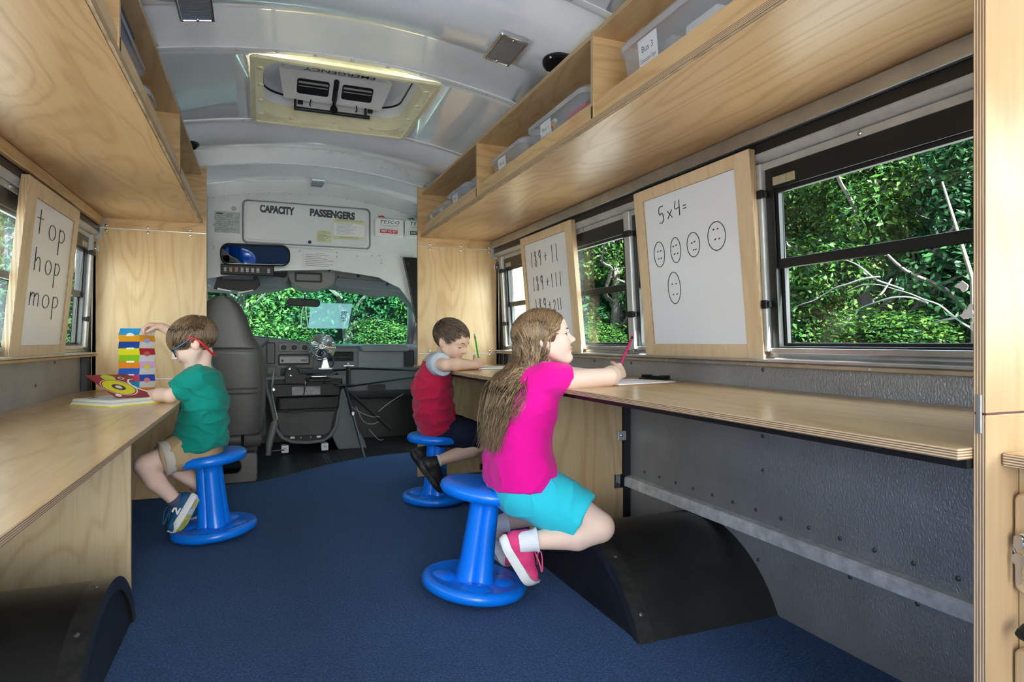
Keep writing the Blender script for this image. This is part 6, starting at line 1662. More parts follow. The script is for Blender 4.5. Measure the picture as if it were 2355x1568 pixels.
def project(V, v, it=2):
    """pull smoothed vertices back on to the zero level of the field"""
    D = V.D; ax = V.ax
    def samp(p):
        ii = []; ff = []
        for d in range(3):
            a = ax[d]; i = np.clip(np.searchsorted(a, p[:, d]) - 1, 0, len(a) - 2); ii.append(i); ff.append(np.clip((p[:, d] - a[i]) / (a[i + 1] - a[i]), 0, 1))
        r = 0
        for i in (0, 1):
            for j in (0, 1):
                for k in (0, 1):
                    w = (ff[0] if i else 1 - ff[0]) * (ff[1] if j else 1 - ff[1]) * (ff[2] if k else 1 - ff[2])
                    r = r + w * D[ii[0] + i, ii[1] + j, ii[2] + k]
        return r
    for _ in range(it):
        d0 = samp(v); e = 0.002
        g = np.stack([samp(v + np.eye(3)[d] * e) - samp(v - np.eye(3)[d] * e) for d in range(3)], 1) / (2 * e)
        l = np.linalg.norm(g, axis=1).clip(0.3, None)
        v = v - g * (np.clip(d0 / (l * l), -0.004, 0.004))[:, None]
    return v
def lap(verts, quads, it, lam=0.5):
    e = np.concatenate([quads[:, [0, 1]], quads[:, [1, 2]], quads[:, [2, 3]], quads[:, [3, 0]]])
    e = np.concatenate([e, e[:, ::-1]])
    n = len(verts); cnt = np.bincount(e[:, 0], minlength=n)[:, None].clip(1)
    for k in range(it):
        s_ = np.stack([np.bincount(e[:, 0], weights=verts[e[:, 1], d], minlength=n) for d in range(3)], 1) / cnt
        l_ = lam if k % 2 == 0 else -lam * 1.04 if it > 3 else lam
        verts = verts + (s_ - verts) * l_
    return verts
def np_mesh(name, verts, faces, mats, parent, color=None, smooth=True):
    off = root_offset(parent)
    me = bpy.data.meshes.new(name)
    v = (np.asarray(verts) - np.array(off)).astype(np.float32)
    n = len(faces); w = faces.shape[1]
    me.vertices.add(len(v)); me.vertices.foreach_set('co', v.ravel())
    me.loops.add(n * w); me.loops.foreach_set('vertex_index', faces.ravel().astype(np.int32))
    me.polygons.add(n); me.polygons.foreach_set('loop_start', (np.arange(n) * w).astype(np.int32))
    me.update(calc_edges=True)
    if smooth: me.shade_smooth()
    if color is not None:
        c = np.ones((len(v), 4), np.float32); c[:, :3] = color
        at = me.color_attributes.new('Col', 'FLOAT_COLOR', 'POINT'); at.data.foreach_set('color', c.ravel())
    return link(name, me, mats, parent)
def normals(verts, quads):
    a = verts[quads[:, 2]] - verts[quads[:, 0]]; b_ = verts[quads[:, 3]] - verts[quads[:, 1]]
    fn = np.cross(a, b_); n = np.zeros_like(verts)
    for d in range(3):
        for k in range(4): n[:, d] += np.bincount(quads[:, k], weights=fn[:, d], minlength=len(verts))
    return n / (np.linalg.norm(n, axis=1)[:, None] + 1e-9)
def wrinkle(verts, quads, amp, scale, seed=0.0):
    n = normals(verts, quads)
    d = np.array([mnoise.noise((p[0] * scale[0] + seed, p[1] * scale[1], p[2] * scale[2])) for p in verts])
    d = 1 - np.abs(d) * 2.2
    return verts + n * (amp * np.clip(d, -1, 1) ** 3)[:, None]
def frame_from(x, z):
    x = unit(x); z = V3(z); z = unit(z - x * (z @ x)); y = np.cross(z, x)
    return np.stack([x, y, z], 1)

SKIN_M = attr_mat('skin', 0.48, sss=0.25, spec=0.35, bump=(300, 0.05, 0.001))
HAIR_M = attr_mat('hair', 0.38, spec=0.5)
EYE_W = pbr('eye_white', (0.80, 0.80, 0.82), 0.12); PUPIL = pbr('pupil', (0.006, 0.005, 0.005), 0.08)

def hand_prims(V, wrist, d, n, thumb_side, curls, thumb_dir, sc=1.0, spread=0.0, tcurl=0.5):
    """cones for a palm and five fingers; d toward the fingers, n out of the palm, thumb_side unit vector"""
    d = unit(d); n = V3(n); n = unit(n - d * (n @ d)); l = V3(thumb_side); l = unit(l - d * (l @ d) - n * (l @ n))
    w = V3(wrist)
    offs = [0.0200, 0.0068, -0.0064, -0.0185]
    lens = [(0.0270, 0.0175, 0.0140), (0.0300, 0.0195, 0.0150), (0.0280, 0.0185, 0.0145), (0.0220, 0.0140, 0.0125)]
    for i in range(4):
        kn = w + d * (0.058 - 0.004 * abs(i - 1)) * sc + l * offs[i] * sc
        V.cone(w + l * offs[i] * 0.55 * sc + d * 0.004, kn, 0.0115 * sc, 0.0092 * sc, 0.010)
        p = kn; ang = 0.0
        for s_ in range(3):
            ang += curls[i][s_]
            dd = d * math.cos(ang) + n * math.sin(ang) + l * (spread * (1.5 - i))
            dd = unit(dd); q = p + dd * lens[i][s_] * sc
            r0 = (0.0080, 0.0072, 0.0064)[s_] * sc * (0.9 if i == 3 else 1); r1 = (0.0073, 0.0065, 0.0054)[s_] * sc * (0.9 if i == 3 else 1)
            V.cone(p, q, r0, r1, 0.0022); p = q
    V.cone(w + d * 0.008 * sc, w + d * 0.045 * sc + n * 0.006, 0.017 * sc, 0.014 * sc, 0.012)
    tb = w + d * 0.016 * sc + l * 0.017 * sc
    td = unit(thumb_dir); V.cone(w + d * 0.006 * sc + l * 0.008 * sc, tb + td * 0.018 * sc, 0.0115 * sc, 0.0092 * sc, 0.008)
    p = tb + td * 0.018 * sc
    t2 = unit(td + d * tcurl * 0.4 + n * tcurl); q = p + t2 * 0.024 * sc
    V.cone(p, q, 0.0086 * sc, 0.0075 * sc, 0.003); t3 = unit(t2 + n * tcurl * 0.6 + d * 0.2); V.cone(q, q + t3 * 0.019 * sc, 0.0075 * sc, 0.0058 * sc, 0.002)

def head_prims(V, Hc, HR, hs, lid=0.003):
    def W(p): return V3(Hc) + HR @ (V3(p) * hs)
    E = lambda c, r, k=0.015, sub=False, cut=None, R=None: V.ell(W(c), [q * hs for q in r], HR if R is None else HR @ R, k, sub, cut)
    E((-0.012, 0, 0.026), (0.089, 0.069, 0.073), 0.02)
    E((0.032, 0, -0.026), (0.050, 0.050, 0.058), 0.03)
    E((0.035, 0, 0.035), (0.046, 0.054, 0.046), 0.02)
    for s_ in (1, -1):
        V.cone(W((0.000, s_ * 0.050, -0.038)), W((0.052, s_ * 0.016, -0.077)), 0.018 * hs, 0.017 * hs, 0.022)
        E((0.050, s_ * 0.030, -0.030), (0.026, 0.024, 0.026), 0.018)
        V.cone(W((0.072, s_ * 0.012, 0.016)), W((0.058, s_ * 0.044, 0.018)), 0.010 * hs, 0.009 * hs, 0.012)
    E((0.062, 0, -0.079), (0.017, 0.019, 0.014), 0.018)
    V.cone(W((0.074, 0, 0.006)), W((0.092, 0, -0.018)), 0.0075 * hs, 0.0088 * hs, 0.010)
    E((0.093, 0, -0.021), (0.0105, 0.0095, 0.0085), 0.006)
    for s_ in (1, -1): E((0.085, s_ * 0.0095, -0.025), (0.0085, 0.0065, 0.0065), 0.005)
    for s_ in (1, -1): E((0.084, s_ * 0.029, -0.001), (0.0150, 0.0150, 0.0100), 0.010, True)
    E((0.0765, 0, -0.0465), (0.0105, 0.0175, 0.0048), 0.004)
    E((0.0745, 0, -0.0560), (0.0105, 0.0150, 0.0056), 0.004)
    E((0.089, 0, -0.0513), (0.008, 0.0200, 0.0014), 0.003, True)
    for s_ in (1, -1):
        er = 0.0165 * hs
        lo_, up_ = -0.0066 * hs, lid * hs
        V.ell(W((0.0600, s_ * 0.029, 0.0)), [er] * 3, HR, 0.003, cut=lambda u, v, w, q=up_: q - w + 0.15 * np.maximum(-u, 0))
        V.ell(W((0.0600, s_ * 0.029, 0.0)), [er * 0.985] * 3, HR, 0.003, cut=lambda u, v, w, q=lo_: w - q)
    for s_ in (1, -1):
        a = -0.25
        Rr = np.array([[math.cos(a), 0, math.sin(a)], [0, 1, 0], [-math.sin(a), 0, math.cos(a)]])
        E((-0.012, s_ * 0.072, -0.008), (0.0175, 0.0085, 0.0285), 0.006, R=Rr)
        E((-0.004, s_ * 0.066, -0.014), (0.012, 0.010, 0.018), 0.008)
        E((-0.008, s_ * 0.0825, -0.004), (0.0085, 0.0065, 0.0165), 0.004, True, R=Rr)
    return W

def face_color(verts, Hc, HR, hs, base, lip, blush):
    L_ = ((verts - V3(Hc)) @ HR) / hs
    c = np.tile(np.array(base), (len(verts), 1))
    def blend(m, col): return c * (1 - m[:, None]) + np.array(col) * m[:, None]
    d1 = ((L_[:, 0] - 0.083) / 0.016) ** 2 + (L_[:, 1] / 0.0195) ** 2 + ((L_[:, 2] + 0.0513) / 0.0085) ** 2
    c = blend(np.clip(1.6 - 1.2 * d1, 0, 1) * 0.85, lip)
    for s_ in (1, -1):
        d2 = ((L_[:, 0] - 0.064) / 0.03) ** 2 + ((L_[:, 1] - s_ * 0.036) / 0.022) ** 2 + ((L_[:, 2] + 0.03) / 0.022) ** 2
        c = blend(np.clip(1 - d2, 0, 1) * 0.45, blush)
        d3 = ((L_[:, 0] + 0.01) / 0.022) ** 2 + ((L_[:, 1] - s_ * 0.078) / 0.012) ** 2 + ((L_[:, 2] + 0.008) / 0.03) ** 2
        c = blend(np.clip(1 - d3, 0, 1) * 0.4, blush)
    d4 = ((L_[:, 0] - 0.096) / 0.016) ** 2 + (L_[:, 1] / 0.014) ** 2 + ((L_[:, 2] + 0.022) / 0.014) ** 2
    c = blend(np.clip(1 - d4, 0, 1) * 0.35, blush)
    return c

def eyes(root, W, HR, hs, iris, gaze, lid, lash):
    for s_ in (1, -1):
        e = W((0.0600, s_ * 0.029, 0.0)); r = 0.0155 * hs
        b = MB(); b.sphere(tuple(e), r, 20, 14); eo = b.build('eyeball', EYE_W, root)
        g = HR @ unit(gaze)
        Mg = Matrix.Translation(tuple(e)) @ Vector(tuple(g)).to_track_quat('Z', 'Y').to_matrix().to_4x4()
        b = MB(); b.lathe([(0.0074 * hs, r * 0.875), (0.0068 * hs, r * 0.92), (0.0045 * hs, r * 0.985), (1e-7, r * 1.015)], 18, Mg); b.build('iris', iris, eo)
        b = MB(); b.lathe([(0.0030 * hs, r * 1.008), (1e-7, r * 1.03)], 12, Mg); b.build('pupil', PUPIL, eo)
        pts = []
        for t in np.linspace(-1.15, 1.15, 9):
            pts.append(tuple(W((0.0600 + 0.0172 * math.cos(t) * 0.98, s_ * 0.029 + 0.0172 * math.sin(t), lid + 0.0004 - 0.0022 * math.sin(t) ** 2))))
        b = MB(); b.tube(pts, 0.0012 * hs, 5); b.build('eyelashes', lash, root)

def strands(name, paths, radii, cols, mat, parent, sides=3):
    """tapered hair strands: paths (n,m,3)"""
    paths = np.asarray(paths, dtype=np.float64); n, m, _ = paths.shape
    t = np.gradient(paths, axis=1); t /= (np.linalg.norm(t, axis=2, keepdims=True) + 1e-9)
    ref = np.where(np.abs(t[..., 2:3]) < 0.9, np.array([0, 0, 1.0]), np.array([1.0, 0, 0]))
    u = np.cross(t, ref); u /= (np.linalg.norm(u, axis=2, keepdims=True) + 1e-9); w = np.cross(t, u)
    prof = np.interp(np.linspace(0, 1, m), [0, 0.15, 0.6, 1], [0.7, 1, 0.9, 0.12])
    R = np.asarray(radii)[:, None, None] * prof[None, :, None]
    ring = [paths + R * (u * math.cos(2 * PI * k / sides) + w * math.sin(2 * PI * k / sides)) for k in range(sides)]
    Vt = np.stack(ring, 2).reshape(-1, 3)
    base = (np.arange(n)[:, None] * m + np.arange(m - 1)[None, :]) * sides
    F = []
    for k in range(sides):
        l = (k + 1) % sides
        F.append(np.stack([base + k, base + l, base + sides + l, base + sides + k], -1).reshape(-1, 4))
    F = np.concatenate(F)
    col = np.repeat(np.asarray(cols), m * sides, 0)
    return np_mesh(name, Vt, F, mat, parent, col)

def short_hair(root, Hc, HR, hs, hairline, crown, base, hi, n=2600, length=0.042, seed=1, lift=0.006, sweep=(0, 0, 0), r=(0.095, 0.0755, 0.080)):
    """cap and combed strands; hairline(x, y) -> lowest z in head units"""
    W = lambda p: V3(Hc) + HR @ (V3(p) * hs)
    c0 = V3((-0.013, 0, 0.027))
    ext = 0.13 * hs
    V = Vol(V3(Hc) - ext, V3(Hc) + ext, step=0.0035)
    def cut(u, v, w):
        x = u / hs + c0[0]; y = v / hs + c0[1]; z = w / hs + c0[2]
        return (hairline(x, y) - z) * hs * 0.85
    V.ell(W(c0), [q * hs for q in r], HR, 0.0, cut=cut)
    v, q = V.nets(); v = lap(v, q, 2)
    nn = normals(v, q)
    g = np.random.default_rng(seed)
    L_ = ((v - V3(Hc)) @ HR) / hs
    dd = np.array([mnoise.noise((p[0] * 90, p[1] * 90, p[2] * 30)) for p in v])
    v2 = v + nn * (dd * 0.0025)[:, None]
    colr = np.array(base) * (1 + 0.35 * dd[:, None])
    ho = np_mesh('hair', v2, q, HAIR_M, root, colr)
    # strands
    ok = np.nonzero((L_[:, 2] - np.array([hairline(p[0], p[1]) for p in L_]) > -0.004) & ((nn * (v - V3(Hc))).sum(1) > 0.02 * hs))[0]
    pick = g.choice(ok, n)
    p = L_[pick] + g.normal(size=(n, 3)) * 0.002
    rr = V3(r)
    paths = []
    step = length / 5
    cr = V3(crown); sw = V3(sweep)
    for k in range(6):
        s_ = (p - c0) / rr; s_ = s_ / np.linalg.norm(s_, axis=1)[:, None]
        p = c0 + s_ * (rr + lift * (0.25 + 0.5 * math.sin(PI * k / 5)) + 0.0015)
        paths.append(p.copy())
        nrm = s_ / rr; nrm /= np.linalg.norm(nrm, axis=1)[:, None]
        d = p - cr + sw * 0.1
        d = d / np.linalg.norm(d, axis=1)[:, None] + sw + g.normal(size=(n, 3)) * 0.10
        d = d - nrm * (d * nrm).sum(1)[:, None]; d /= np.linalg.norm(d, axis=1)[:, None]
        p = p + d * step
    P = np.stack(paths, 1)
    Pw = V3(Hc) + (P * hs) @ HR.T
    mixf = g.beta(1.3, 2.2, n)[:, None]
    cols = (np.array(base) * (1 - mixf) + np.array(hi) * mixf) * g.uniform(0.75, 1.2, n)[:, None]
    strands('strands', Pw, g.uniform(0.0009, 0.0016, n), cols, HAIR_M, ho)
    return ho

def torso(V, pts, lat, k=0.03, grow=0.0):
    """pts: (point, radius, half-lateral)"""
    for i in range(len(pts) - 1):
        (a, ra, la), (b_, rb, lb) = pts[i], pts[i + 1]
        for s_ in (-1, 0, 1):
            V.cone(V3(a) + V3(lat) * la * s_, V3(b_) + V3(lat) * lb * s_, ra * (1 if s_ == 0 else 0.97) + grow, rb * (1 if s_ == 0 else 0.97) + grow, k)

def shoe(root, name, heel, xax, up, L_, cols, side=1, laces=True, logo=None, lab=None):
    """cols: upper, sole, accent, sock. heel = back of the sole; xax heel to toe; up = instep side"""
    R = frame_from(xax, up); H0 = V3(heel)
    W = lambda p: H0 + R @ V3(p)
    e = 0.03
    pts = np.array([W((x, y, z)) for x in (-e, L_ + e) for y in (-0.06, 0.06) for z in (-0.02, 0.13)])
    lo, hi = pts.min(0), pts.max(0)
    w = L_ * 0.185
    # upper
    V = Vol(lo, hi, step=0.0034)
    V.cone(W((0.030 * L_ / .19, 0, 0.042)), W((L_ * 0.45, 0, 0.038)), w * 0.82, w * 0.86, 0.01)
    V.cone(W((L_ * 0.45, 0, 0.034)), W((L_ * 0.80, 0.004 * side, 0.030)), w * 0.87, w * 0.76, 0.012)
    V.ell(W((L_ * 0.82, 0.004 * side, 0.032)), (L_ * 0.165, w * 0.90, 0.024), R, 0.012)
    V.cone(W((L_ * 0.20, 0, 0.05)), W((L_ * 0.25, 0, 0.080)), w * 0.92, w * 0.82, 0.015)
    V.cone(W((L_ * 0.30, 0, 0.06)), W((L_ * 0.58, 0, 0.045)), w * 0.72, w * 0.62, 0.02)
    V.cone(W((L_ * 0.26, 0, 0.068)), W((L_ * 0.30, 0, 0.12)), w * 0.62, w * 0.70, 0.004, True)
    V.plane(W((0, 0, 0.014)), R @ V3((0, 0, -1)))
    v, q = V.nets(); v = lap(v, q, 3)
    so = np_mesh(name, v, q, cols[0], root)
    if lab: so['label'] = lab
    # sole: rounded outline slab with rocker
    b = MB(); n = 36; rings = []
    for (zz, gx) in ((0.0, 0.98), (0.004, 1.05), (0.018, 1.09), (0.026, 1.05)):
        ring = []
        for k in range(n):
            a = 2 * PI * k / n; ca, sa = math.cos(a), math.sin(a)
            x = L_ * 0.5 + L_ * 0.5 * math.copysign(abs(ca) ** 0.8, ca) * gx
            half = w * float(np.interp(x / L_, [0, 0.12, 0.4, 0.72, 0.9, 1.0], [0.72, 0.92, 0.84, 1.06, 0.90, 0.55])) * gx
            y = half * math.copysign(abs(sa) ** 0.75, sa)
            rock = 0.020 * max(0, (x / L_ - 0.72) / 0.28) ** 2 + 0.006 * max(0, (0.12 - x / L_) / 0.12)
            ring.append(tuple(W((x, y, zz + rock))))
        rings.append(ring)
    Vv = [p for r_ in rings for p in r_]
    F = [(i * n + k, i * n + (k + 1) % n, (i + 1) * n + (k + 1) % n, (i + 1) * n + k) for i in range(3) for k in range(n)] + [tuple(range(n - 1, -1, -1)), tuple(range(3 * n, 4 * n))]
    b.add(Vv, F); sl = b.build('sole', cols[1], so, smooth=50)
    # tread patches
    if cols[2] is not None:
        for (x0, x1, yy) in ((0.05, 0.30, 0.35), (0.45, 0.92, 0.5)):
            m = int((x1 - x0) / 0.055)
            for i in range(m):
                x = L_ * (x0 + (x1 - x0) * (i + 0.5) / m)
                for sy in (-1, 1):
                    b = MB(); Mx = Matrix.Translation(tuple(W((x, sy * w * 0.40, 0.020 * max(0, (x / L_ - 0.72) / 0.28) ** 2)))) @ Matrix([list(R[0]), list(R[1]), list(R[2])]).to_4x4()
                    b.prism(rrect(L_ * 0.040, w * yy * 1.2, 0.002, 2), 'z', -0.0022, 0.0, M=Mx); b.build('tread', cols[2], sl, smooth=0)
    # sock collar
    if cols[3] is not None:
      b = MB(); b.tube([tuple(W(p)) for p in ((L_ * 0.20, 0, 0.060), (L_ * 0.215, 0, 0.085), (L_ * 0.24, 0, 0.112))], [w * 0.58, w * 0.56, w * 0.60], 18)
      sk = b.build('sock', cols[3], so, smooth=50)
    if laces:
        lm = cols[4] if len(cols) > 4 else cols[0]
        zt = lambda x: 0.0
        for k in range(5):
            x = L_ * (0.44 + 0.065 * k); h = 0.0765 - 0.0075 * k
            b = MB(); b.tube(catmull([tuple(W((x - 0.006, -w * 0.52, h - 0.010))), tuple(W((x, 0, h + 0.004))), tuple(W((x + 0.006, w * 0.52, h - 0.010)))], 4), 0.0021, 6); b.build('lace', lm, so)
        for sgn in (1, -1):
            x0 = L_ * 0.44; h = 0.082
            b = MB(); b.tube(catmull([tuple(W(p)) for p in ((x0, 0, h), (x0 + 0.02, sgn * 0.012, h + 0.012), (x0 + 0.055, sgn * 0.022, h - 0.004), (x0 + 0.075, sgn * 0.020, h - 0.016), (x0 + 0.050, sgn * 0.010, h - 0.008), (x0, 0, h))], 5), 0.0020, 6); b.build('lace_bow', lm, so)
    if logo:
        Ml = Matrix.Translation(tuple(W((L_ * 0.44, logo[1] * w * 0.99, 0.044)))) @ Matrix([list(R[0]), list(R[1]), list(R[2])]).to_4x4() @ (Matrix.Rotation(PI / 2, 4, 'X') if logo[1] < 0 else Matrix.Rotation(PI / 2, 4, 'X') @ Matrix.Rotation(PI, 4, 'Y'))
        lg = text_fit('shoe_letter', logo[0], 0.030, 0.028, PAPER, so, Ml @ Matrix.Rotation(logo[2], 4, 'Z'), bold=0.04)
        lg.location = Vector(lg.location)
    return so

def cloth_mesh(V, name, mat, root, amp, scale, seed=0.0, it=3):
    v, q = V.nets(); v = lap(v, q, it); v = project(V, v); v = lap(v, q, 1, 0.4)
    if amp: v = wrinkle(v, q, amp, scale, seed)
    return np_mesh(name, v, q, mat, root)

def person(label, loc, J, hc, hyaw, hpitch, hroll, hs, lat, skin, lip, blush, hands, lid, fine_hands):
    root = empty('person', loc, label, 'person')
    cy, sy, cp, sp, cr, sr = math.cos(hyaw), math.sin(hyaw), math.cos(hpitch), math.sin(hpitch), math.cos(hroll), math.sin(hroll)
    Rz = np.array([[cy, -sy, 0], [sy, cy, 0], [0, 0, 1]]); Ry = np.array([[cp, 0, -sp], [0, 1, 0], [sp, 0, cp]]); Rx = np.array([[1, 0, 0], [0, cr, -sr], [0, sr, cr]])
    HR = Rz @ Ry @ Rx; Hc = V3(hc)
    allp = np.array([V3(p) for ch in J['limbs'] for p in ch[0]] + [Hc])
    lo = allp.min(0) - 0.14; hi = allp.max(0) + 0.14
    fine = [[], [], []]
    for i in range(3):
        e = (0.115, 0.10, 0.115)[i] * hs if i < 2 else 0.118 * hs
        fine[i].append((Hc[i] - 0.115 * hs, Hc[i] + 0.115 * hs))
        for h in fine_hands: fine[i].append((h[0][i] - h[1], h[0][i] + h[1]))
    V = Vol(lo, hi, fine)
    torso(V, J['torso'], lat)
    for pts, rs, k in J['limbs']: V.chain(pts, rs, k)
    W = head_prims(V, Hc, HR, hs, lid)
    V.chain([J['neck'], tuple(W((-0.022, 0, -0.055)))], [J['neck_r'], J['neck_r'] * 0.92], 0.02)
    for h in hands: hand_prims(V, *h)
    v, q = V.nets(); v = lap(v, q, 3, 0.5); v = project(V, v); v = lap(v, q, 1, 0.35)
    col = face_color(v, Hc, HR, hs, skin, lip, blush)
    for h in fine_hands:
        dd = np.linalg.norm(v - V3(h[0]), axis=1); m = np.clip(1 - dd / h[1], 0, 1)[:, None] * 0.35
        col = col * (1 - m) + np.array(blush) * m
    body = np_mesh('body', v, q, SKIN_M, root, col)
    return root, W, HR, Hc

def brow(root, W, s_, hs, mat, dz=0.0):
    b = MB(); b.tube(catmull([tuple(W((0.0830, s_ * 0.013, 0.0170 + dz))), tuple(W((0.0805, s_ * 0.027, 0.0215 + dz))), tuple(W((0.0690, s_ * 0.043, 0.0185 + dz)))], 4), [0.0020, 0.0026, 0.003, 0.0031, 0.0031, 0.003, 0.0027, 0.002, 0.0012], 6); b.build('eyebrow', mat, root)

SKIN1 = (0.70, 0.48, 0.38); LIP1 = (0.55, 0.22, 0.20); BLU1 = (0.72, 0.36, 0.29)
# ------------------------------------------------------------------ girl in pink
J = dict(torso=[((0.450, 1.845, 0.395), 0.080, 0.045), ((0.452, 1.845, 0.50), 0.068, 0.040), ((0.474, 1.842, 0.61), 0.070, 0.042), ((0.490, 1.840, 0.69), 0.058, 0.050)],
         neck=(0.500, 1.840, 0.725), neck_r=0.034,
         limbs=[([(0.500, 1.775, 0.700), (0.560, 1.752, 0.708), (0.735, 1.772, 0.716)], [0.036, 0.036, 0.029], 0.012), ([(0.735, 1.772, 0.716), (0.775, 1.820, 0.719), (0.842, 1.895, 0.717)], [0.029, 0.031, 0.0195], 0.008),
                ([(0.495, 1.905, 0.700), (0.540, 1.935, 0.708), (0.660, 1.990, 0.718)], [0.036, 0.036, 0.029], 0.012), ([(0.660, 1.990, 0.718), (0.80, 2.02, 0.712)], [0.030, 0.020], 0.008),
                ([(0.452, 1.795, 0.390), (0.55, 1.725, 0.330), (0.638, 1.660, 0.275)], [0.070, 0.064, 0.045], 0.015), ([(0.638, 1.660, 0.272), (0.57, 1.675, 0.250), (0.440, 1.717, 0.238)], [0.045, 0.042, 0.025], 0.010),
                ([(0.440, 1.717, 0.238), (0.408, 1.725, 0.208)], [0.025, 0.018], 0.01),
                ([(0.452, 1.900, 0.390), (0.60, 1.96, 0.310), (0.715, 2.01, 0.245)], [0.070, 0.062, 0.045], 0.015), ([(0.715, 2.01, 0.243), (0.62, 2.04, 0.222), (0.475, 2.06, 0.195)], [0.045, 0.042, 0.026], 0.012), ([(0.475, 2.06, 0.195), (0.445, 2.06, 0.15)], [0.027, 0.024], 0.01)])
PEN_D = unit((0.118, 0.06, 0.162))
gh = [((0.842, 1.895, 0.717), (0.74, 0.60, 0.22), (-0.45, 0.80, -0.35), (0.1, -0.3, 1.0), [(0.95, 1.15, 0.7), (1.05, 1.25, 0.75), (1.15, 1.3, 0.8), (1.2, 1.3, 0.8)], (0.35, 0.75, 0.55), 0.98, 0.0, 0.5),
      ((0.80, 2.02, 0.712), (0.98, -0.10, -0.05), (0, 0, -1), (0, -1, 0), [(0.2, 0.3, 0.2)] * 4, (0.6, -0.7, -0.2), 0.95, 0.05, 0.2)]
root, W, HR, Hc = person('child in a pink shirt and turquoise shorts, looking up from a clipboard', (0.45, 1.85, 0.36), J, (0.540, 1.836, 0.838), math.radians(-21), math.radians(12), 0.0, 0.93, (0, 1, 0), (0.76, 0.55, 0.46), (0.60, 0.27, 0.25), (0.76, 0.42, 0.37), gh, 0.0058, [((0.885, 1.935, 0.735), 0.075)])
LASH = pbr('lash_brown', (0.035, 0.02, 0.012), 0.5)
eyes(root, W, HR, 0.93, pbr('iris_blue', (0.10, 0.22, 0.34), 0.15), (0.90, -0.28, 0.22), 0.0058, LASH)
BRW = pbr('brow_brown', (0.13, 0.075, 0.045), 0.7)
for s_ in (1, -1): brow(root, W, s_, 0.93, BRW)
PINK = pbr('hot_pink_cotton', (0.80, 0.004, 0.30), 0.85, 0, 0.15, bump=(160, 0.25, 0.001), sheen=0.15)
V = Vol((0.28, 1.66, 0.34), (0.70, 2.05, 0.80), step=0.0042)
torso(V, [((0.462, 1.845, 0.36), 0.100, 0.055), ((0.458, 1.845, 0.40), 0.094, 0.054), ((0.448, 1.845, 0.46), 0.085, 0.050), ((0.452, 1.845, 0.53), 0.076, 0.046), ((0.476, 1.842, 0.615), 0.078, 0.047), ((0.490, 1.840, 0.69), 0.064, 0.056)], (0, 1, 0))
V.chain([(0.498, 1.800, 0.712), (0.520, 1.760, 0.712), (0.582, 1.754, 0.712)], [0.048, 0.050, 0.047], 0.02)
V.chain([(0.495, 1.880, 0.712), (0.515, 1.920, 0.712), (0.565, 1.948, 0.712)], [0.048, 0.050, 0.047], 0.02)
V.cone((0.500, 1.84, 0.72), (0.520, 1.838, 0.80), 0.044, 0.055, 0.006, True)
X, Y, Z = V.grid((slice(None),) * 3)
V.D = np.maximum(V.D, (0.378 + 0.005 * np.sin(X * 32) - 0.04 * (X - 0.45) - Z).astype(np.float32))
n1 = unit((0.98, -0.05, 0.12))
near = (Y < 1.80) & (Z > 0.64)
V.D = np.where((Z > 0.655) & (X > 0.54), np.maximum(V.D, ((X - 0.572) * 0.95 - (Z - 0.712) * 0.35).astype(np.float32)), V.D)
cloth_mesh(V, 'shirt', PINK, root, 0.005, (9, 16, 15), 2.0)
TURQ = pbr('turquoise_cotton', (0.03, 0.56, 0.70), 0.85, 0, 0.15, bump=(200, 0.25, 0.001), sheen=0.1)
V = Vol((0.30, 1.58, 0.17), (0.78, 2.10, 0.46), step=0.0042)
torso(V, [((0.452, 1.845, 0.372), 0.084, 0.048), ((0.450, 1.845, 0.40), 0.076, 0.044)], (0, 1, 0))
V.chain([(0.455, 1.795, 0.376), (0.53, 1.740, 0.335), (0.605, 1.686, 0.290)], [0.086, 0.084, 0.080], 0.02)
V.chain([(0.455, 1.90, 0.378), (0.56, 1.945, 0.325), (0.620, 1.968, 0.290)], [0.084, 0.080, 0.075], 0.02)
X, Y, Z = V.grid((slice(None),) * 3)
V.D = np.where(Y < 1.86, np.maximum(V.D, ((X - 0.598) * 0.73 - (Y - 1.690) * 0.50 - (Z - 0.297) * 0.46).astype(np.float32)), np.maximum(V.D, ((X - 0.622) * 0.86 - (Z - 0.285) * 0.50).astype(np.float32)))
cloth_mesh(V, 'shorts', TURQ, root, 0.0045, (14, 10, 10), 5.0)
SPINK = pbr('pink_shoe_mesh', (0.72, 0.05, 0.20), 0.7, 0, 0.3, bump=(420, 0.6, 0.001)); SOLEW = pbr('white_sole', (0.74, 0.74, 0.76), 0.5, mottle=(40, 0.08)); SOCKW = pbr('white_sock', (0.72, 0.73, 0.80), 0.9, bump=(260, 0.4, 0.001)); LACEP = pbr('pink_lace', (0.80, 0.10, 0.26), 0.7)
shoe(root, 'shoe', (0.340, 1.735, 0.240), (0.100, 0.025, -0.157), (0.834, -0.16, 0.52), 0.190, [SPINK, SOLEW, None, None, LACEP], 1)
shoe(root, 'shoe', (0.395, 2.070, 0.200), (0.075, 0.0, -0.16), (0.9, 0.05, 0.42), 0.190, [SPINK, SOLEW, None, None, LACEP], -1)
# frilled sock tops
for (c, d_) in (((0.453, 1.712, 0.240), unit((1, -0.28, 0.12))), ((0.492, 2.058, 0.196), unit((1, -0.1, 0.15)))):
    Mq = Matrix.Translation(tuple(c)) @ Vector(tuple(d_)).to_track_quat('Z', 'Y').to_matrix().to_4x4()
    b = MB()
    b.lathe([(0.0315, -0.052), (0.031, -0.020), (0.0325, -0.004), (0.036, 0.004), (0.033, 0.006), (0.0285, 0.0)], 72, Mq, fn=lambda a, r, z: r * (1 + (0.05 * math.cos(14 * a) if z > 0 else 0)))
    b.build('frilled_sock', SOCKW, root, smooth=60)
